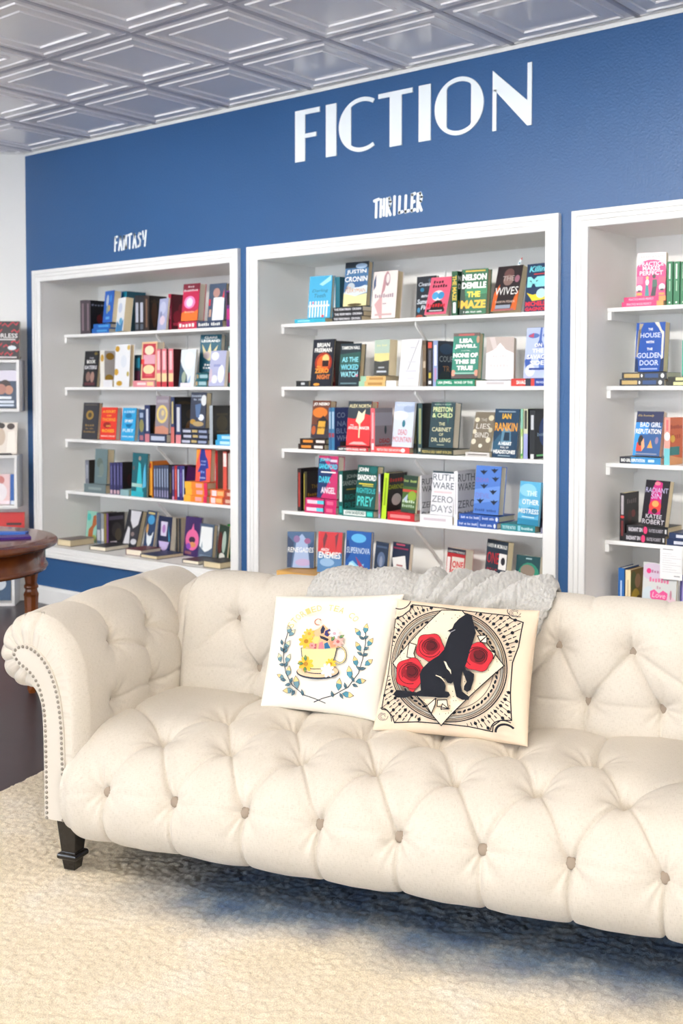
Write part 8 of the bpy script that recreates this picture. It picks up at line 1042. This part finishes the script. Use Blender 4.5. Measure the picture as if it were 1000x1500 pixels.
def do_art(pr, art, w, h):
    for a in art:
        if a[0] == 'r': pr.rect(a[1] * w, a[2] * h, a[3] * w, a[4] * h, a[5])
        elif a[0] == 'e':
            x0, x1, y0, y1 = a[1] - a[3], a[1] + a[3], a[2] - a[4], a[2] + a[4]
            n = 18; pts = [(min(1, max(0, a[1] + a[3] * math.cos(2 * math.pi * k / n))) * w, min(1, max(0, a[2] + a[4] * math.sin(2 * math.pi * k / n))) * h) for k in range(n)]
            pr.tris([(min(1, max(0, a[1])) * w, min(1, max(0, a[2])) * h)] + pts, [(0, 1 + k, 1 + (k + 1) % n) for k in range(n)], a[5])
        elif a[0] == 'p': pr.poly([(x * w, y * h) for x, y in a[1]], a[2])
        elif a[0] == 't':
            _, s, x, y, hh, ww, c, bo, it = a
            if ww > 1: ww = 1.0; x = .5
            x = min(max(x, ww / 2), 1 - ww / 2)
            pr.text(s, x * w, y * h, hh * h, ww * w, c, bo, it)
MESHES = {}
def make_book(kind, w, h, t, col, sp, pb, art, sa, label, group, cat='book'):
    root = thing('book', label, cat, group=group)
    key = (kind, w, h, t, col, sp, pb, repr(art), repr(sa))
    if key in MESHES:
        for nm, me in MESHES[key]: obj(nm, me, root)
        return root
    bt = .0010 if pb else .0028; ins = .0006 if pb else .0032; made = []
    b = MB().box(0, 0, 0, w, bt, h, 0).box(0, t - bt, 0, w, t, h, 0).box(0, bt, 0, bt, t - bt, h, 1)
    b.mi[14] = b.mi[17] = 1
    # the board edges on the spine side take the spine colour
    for q in (0, 6):
        b.mi[q + 5] = 1
    c = obj('cover', b.mesh('cover', [cmat(col), cmat(sp)]), root); made.append(('cover', c.data))
    pg = obj('pages', MB().box(bt, bt, ins, w - ins, t - bt, h - ins).mesh('pages', [M_PAGES if (len(label) % 3) else M_PAGES2]), root); made.append(('pages', pg.data))
    if art:
        pr = Print(lambda a, b2, l: (a, -.0002 - .00006 * l, b2)); do_art(pr, art, w, h)
        o = pr.obj('cover_print', root)
        if o: made.append(('cover_print', o.data))
    if sa:
        if kind == 'H': pr = Print(lambda a, b2, l: (-.0002 - .00006 * l, t - b2, h - a))
        else: pr = Print(lambda a, b2, l: (-.0002 - .00006 * l, t - b2, a))
        for q in sa:
            if q[0] == 't':
                _, s, x, y, hh, ww, cc, bo, it = q
                if kind == 'H': pr.text(s, x * h, y * t, hh * t, ww * h, cc, bo, it)
                else:
                    v2, f2, _ = text2d(s, bo, it)
                    pts = [(x * h - (p[0] - .5) * ww * h, (y + (p[1] - .5) * hh) * t) for p in v2]
                    pr.tris(pts, [t3 for g in f2 for t3 in [(g[0], g[k], g[k + 1]) for k in range(1, len(g) - 1)]], cc)
            else: do_art(pr, [q], h, t)
        o = pr.obj('spine_print', root)
        if o: made.append(('spine_print', o.data))
    MESHES[key] = made
    return root
def book_matrix(kind, yaw, tilt):
    if kind == 'F': return Matrix.Rotation(rad(yaw), 4, 'Z') @ Matrix.Rotation(rad(-tilt), 4, 'X')
    if kind == 'S': return Matrix.Rotation(rad(tilt), 4, 'Y') @ Matrix.Rotation(rad(90), 4, 'Z')
    if kind == 'H': return Matrix(((0, 0, -1, 0), (1, 0, 0, 0), (0, -1, 0, 0), (0, 0, 0, 1)))
    return Matrix.Rotation(rad(yaw), 4, 'Z') @ Matrix(((1, 0, 0, 0), (0, 0, 1, 0), (0, -1, 0, 0), (0, 0, 0, 1)))
SHN = {'0': 'top', '1': 'second', '2': 'third', '3': 'fourth', '4': 'bottom'}; BKN = {'L': 'fantasy', 'M': 'thriller', 'R': 'signless'}
for (kind, sh, x, y, z, w, h, t, yw, tilt, col, sp, pb, art, sa, label, grp) in BOOKS:
    r = make_book(kind, w, h, t, col, sp, pb, art, sa, label, grp or 'books on the %s shelf of the %s bookcase' % (SHN[sh[1]], BKN[sh[0]]))
    M4 = book_matrix(kind, yw, tilt)
    # the given point is the left front lower corner as seen from the room
    if kind == 'F': off = Vector((0, 0, t * math.sin(rad(tilt))))        # it leans back on its lower back edge
    elif kind == 'S': off = M4 @ Vector((0, t, 0)); off = -off
    elif kind == 'H': off = -(M4 @ Vector((0, t, h)))
    else: off = -(M4 @ Vector((0, t, 0)))
    M4 = Matrix.Translation(Vector((x, y, z)) + off) @ M4
    r.matrix_basis = M4
# books around the display cubes
def cube_book(a_left, off, z, w, h, t, tilt, col, art, label, sp=None):
    r = make_book('F', w, h, t, col, sp or col, 1, art, [], label, 'books on the white display cubes')
    p = wall_pt(a_left, off, z + t * math.sin(rad(tilt))); r.matrix_basis = Matrix.Translation(p) @ Matrix.Rotation(WRZ, 4, 'Z') @ Matrix.Rotation(rad(-tilt), 4, 'X'); return r
def ttx(s, y, h, c, w=.86, x=.5, b=.02, i=0): return ('t', s, x, y, h, w, c, b, i)
zig = [('p', [(x, y), (x + .1, y + .06), (x + .22, y - .02), (x + .3, y + .05), (x + .3, y + .09), (x + .2, y + .03), (x + .1, y + .1), (x - .02, y + .04)], 'b8283a') for x, y in ((.02, .9), (.35, .86), (.65, .9), (.05, .72), (.7, .7), (.05, .35), (.4, .3), (.7, .42), (.1, .12), (.45, .1), (.68, .2))]
cube_book(.19, .17, 1.6137, .17, .25, .03, 6, '2c2026', zig + [ttx('ORLESS', .62, .12, 'e4e0e0', .86), ('r', .2, .5, .85, .54, 'c8c4c4'), ('e', .72, .3, .16, .06, 'dfe8ee'), ('r', .1, .03, .9, .07, 'c8c0c0')], 'black paperback with red scribbles standing on the upper display cube')
cube_book(.22, .12, 1.2937, .17, .25, .03, 6, '3a4a62', [('r', 0, .72, 1, 1, 'd8d4e4'), ('e', .55, .6, .22, .15, '3a2a2a'), ('e', .7, .48, .16, .12, 'c08a74'), ('e', .4, .5, .2, .14, 'b07a6c'), ('r', .08, .05, .9, .1, 'c8d4e4'), ('r', .15, .24, .8, .31, 'e0e6ee'), ('r', .08, .13, .9, .2, 'd0d8e4')], 'dark blue paperback with embracing couple inside the upper display cube')
cube_book(.22, .13, .99, .17, .21, .02, 10, 'e6dcd2', [('e', .35, .9, .18, .1, '2c2020'), ('e', .75, .88, .15, .1, '3a2a26'), ('e', .35, .55, .2, .28, 'ccb8a4'), ('p', [(.6, .05), (.95, .05), (.9, .75), (.65, .7)], 'f2ece2'), ('e', .1, .5, .12, .25, 'b08a5c')], 'pale photo book of a couple standing on the middle display cube')
cube_book(.23, .12, .6587, .13, .20, .02, 6, 'e4c4c4', [('e', .5, .8, .22, .14, 'c87a74'), ('e', .5, .4, .35, .3, 'eee6ea'), ('r', 0, 0, 1, .12, 'ead8de')], 'pink paperback leaning inside the middle display cube')
cube_book(.098, .12, .6587, .04, .20, .02, 4, '1f5aa8', [('r', .6, .0, 1, 1, '1c6a74'), ('r', .1, .0, .9, .12, 'd8e0ea')], 'narrow blue book inside the middle display cube')
cube_book(.20, .17, .3607, .20, .25, .02, 4, 'd02420', [('r', .42, .66, .9, .72, '2a0c0c'), ('r', .1, .2, .9, .22, '8a1414')], 'bright red hardcover standing on the lowest display cube')
cube_book(.26, .12, .0187, .16, .22, .02, 6, '2c4a6a', [('r', 0, .6, 1, 1, 'd8a88a'), ('e', .5, .5, .3, .2, 'c8d0d8')], 'blue and peach picture book inside the lowest display cube')
# small easel under the photo book, trinkets on the upper cube
M_BLK = mat('black_wire', '1c1a1a', .4)
es = thing('book_easel', 'small black easel holding the pale photo book', 'easel', wall_pt(.14, .148, .9895), WRZ)
obj('front_lip', MB().box(-.06, -.02, 0, .06, -.012, .012).mesh('front_lip', [M_BLK]), es)
for s in (-1, 1): obj('foot', MB().box(s * .055 - .004, -.02, 0, s * .055 + .004, .03, .006).mesh('foot', [M_BLK]), es)
tr = obj('trinket_bowl', MB().lathe([(.010, 0), (.014, .003), (.018, .012), (.019, .022), (.017, .022), (.013, .006)], n=18).mesh('trinket_bowl', [mat('trinket_brown', '6a5a4a', .4)], True))
tr.location = wall_pt(.037, .12, 1.6135); tag(tr, 'tiny brown trinket bowl on the upper display cube', 'bowl')
# bookcase extras
lb = obj('book_rail', MB().box(0, 0, 0, 1.02, .24, .035).mesh('book_rail', [M_GOLDWOOD])); lb.location = (-4.30, .045, Z_SILL + .0005); bevel(lb, .003)
tag(lb, 'pale pine book rail on the bottom ledge of thriller bookcase', 'rail')
rk = thing('rocket_cutout', 'tiny white rocket cutout with red tip above the black orange paperback', 'ornament', (-2.905, .245, SHELF_Z[0] + .222))
obj('body', MB().prism([(0, 0), (.012, -.004), (.030, .034), (.024, .038), (.014, .030)], 0, .003, 'y').mesh('body', [cmat('e8eef2')]), rk)
obj('tip', MB().prism([(.024, .038), (.030, .034), (.033, .047)], 0, .003, 'y').mesh('tip', [cmat('d8403c')]), rk)
obj('window', MB().prism([(.014, .016), (.020, .014), (.023, .022), (.017, .024)], -.0005, .0, 'y').mesh('window', [cmat('3f8aa8')]), rk)
nt_ = thing('paper_note', 'white typed paper note taped to the shelf edge of signless bookcase', 'note', (-2.123, .174, .590))
obj('sheet', MB().box(0, 0, 0, .103, .0008, .142).mesh('sheet', [cmat('f2f3f5', .7)]), nt_)
pr = Print(lambda a, b, l: (a, -.0002 - .00004 * l, b))
pr.rect(.012, .130, .060, .133, '6a6a70')
for k in range(9): pr.rect(.010, .112 - k * .010, .075 + .02 * ((k * 7) % 3 - 1), .1135 - k * .010, 'c4c6cc')
pr.rect(.065, .014, .092, .018, '9a9aa2')
pr.obj('typed_text', nt_)
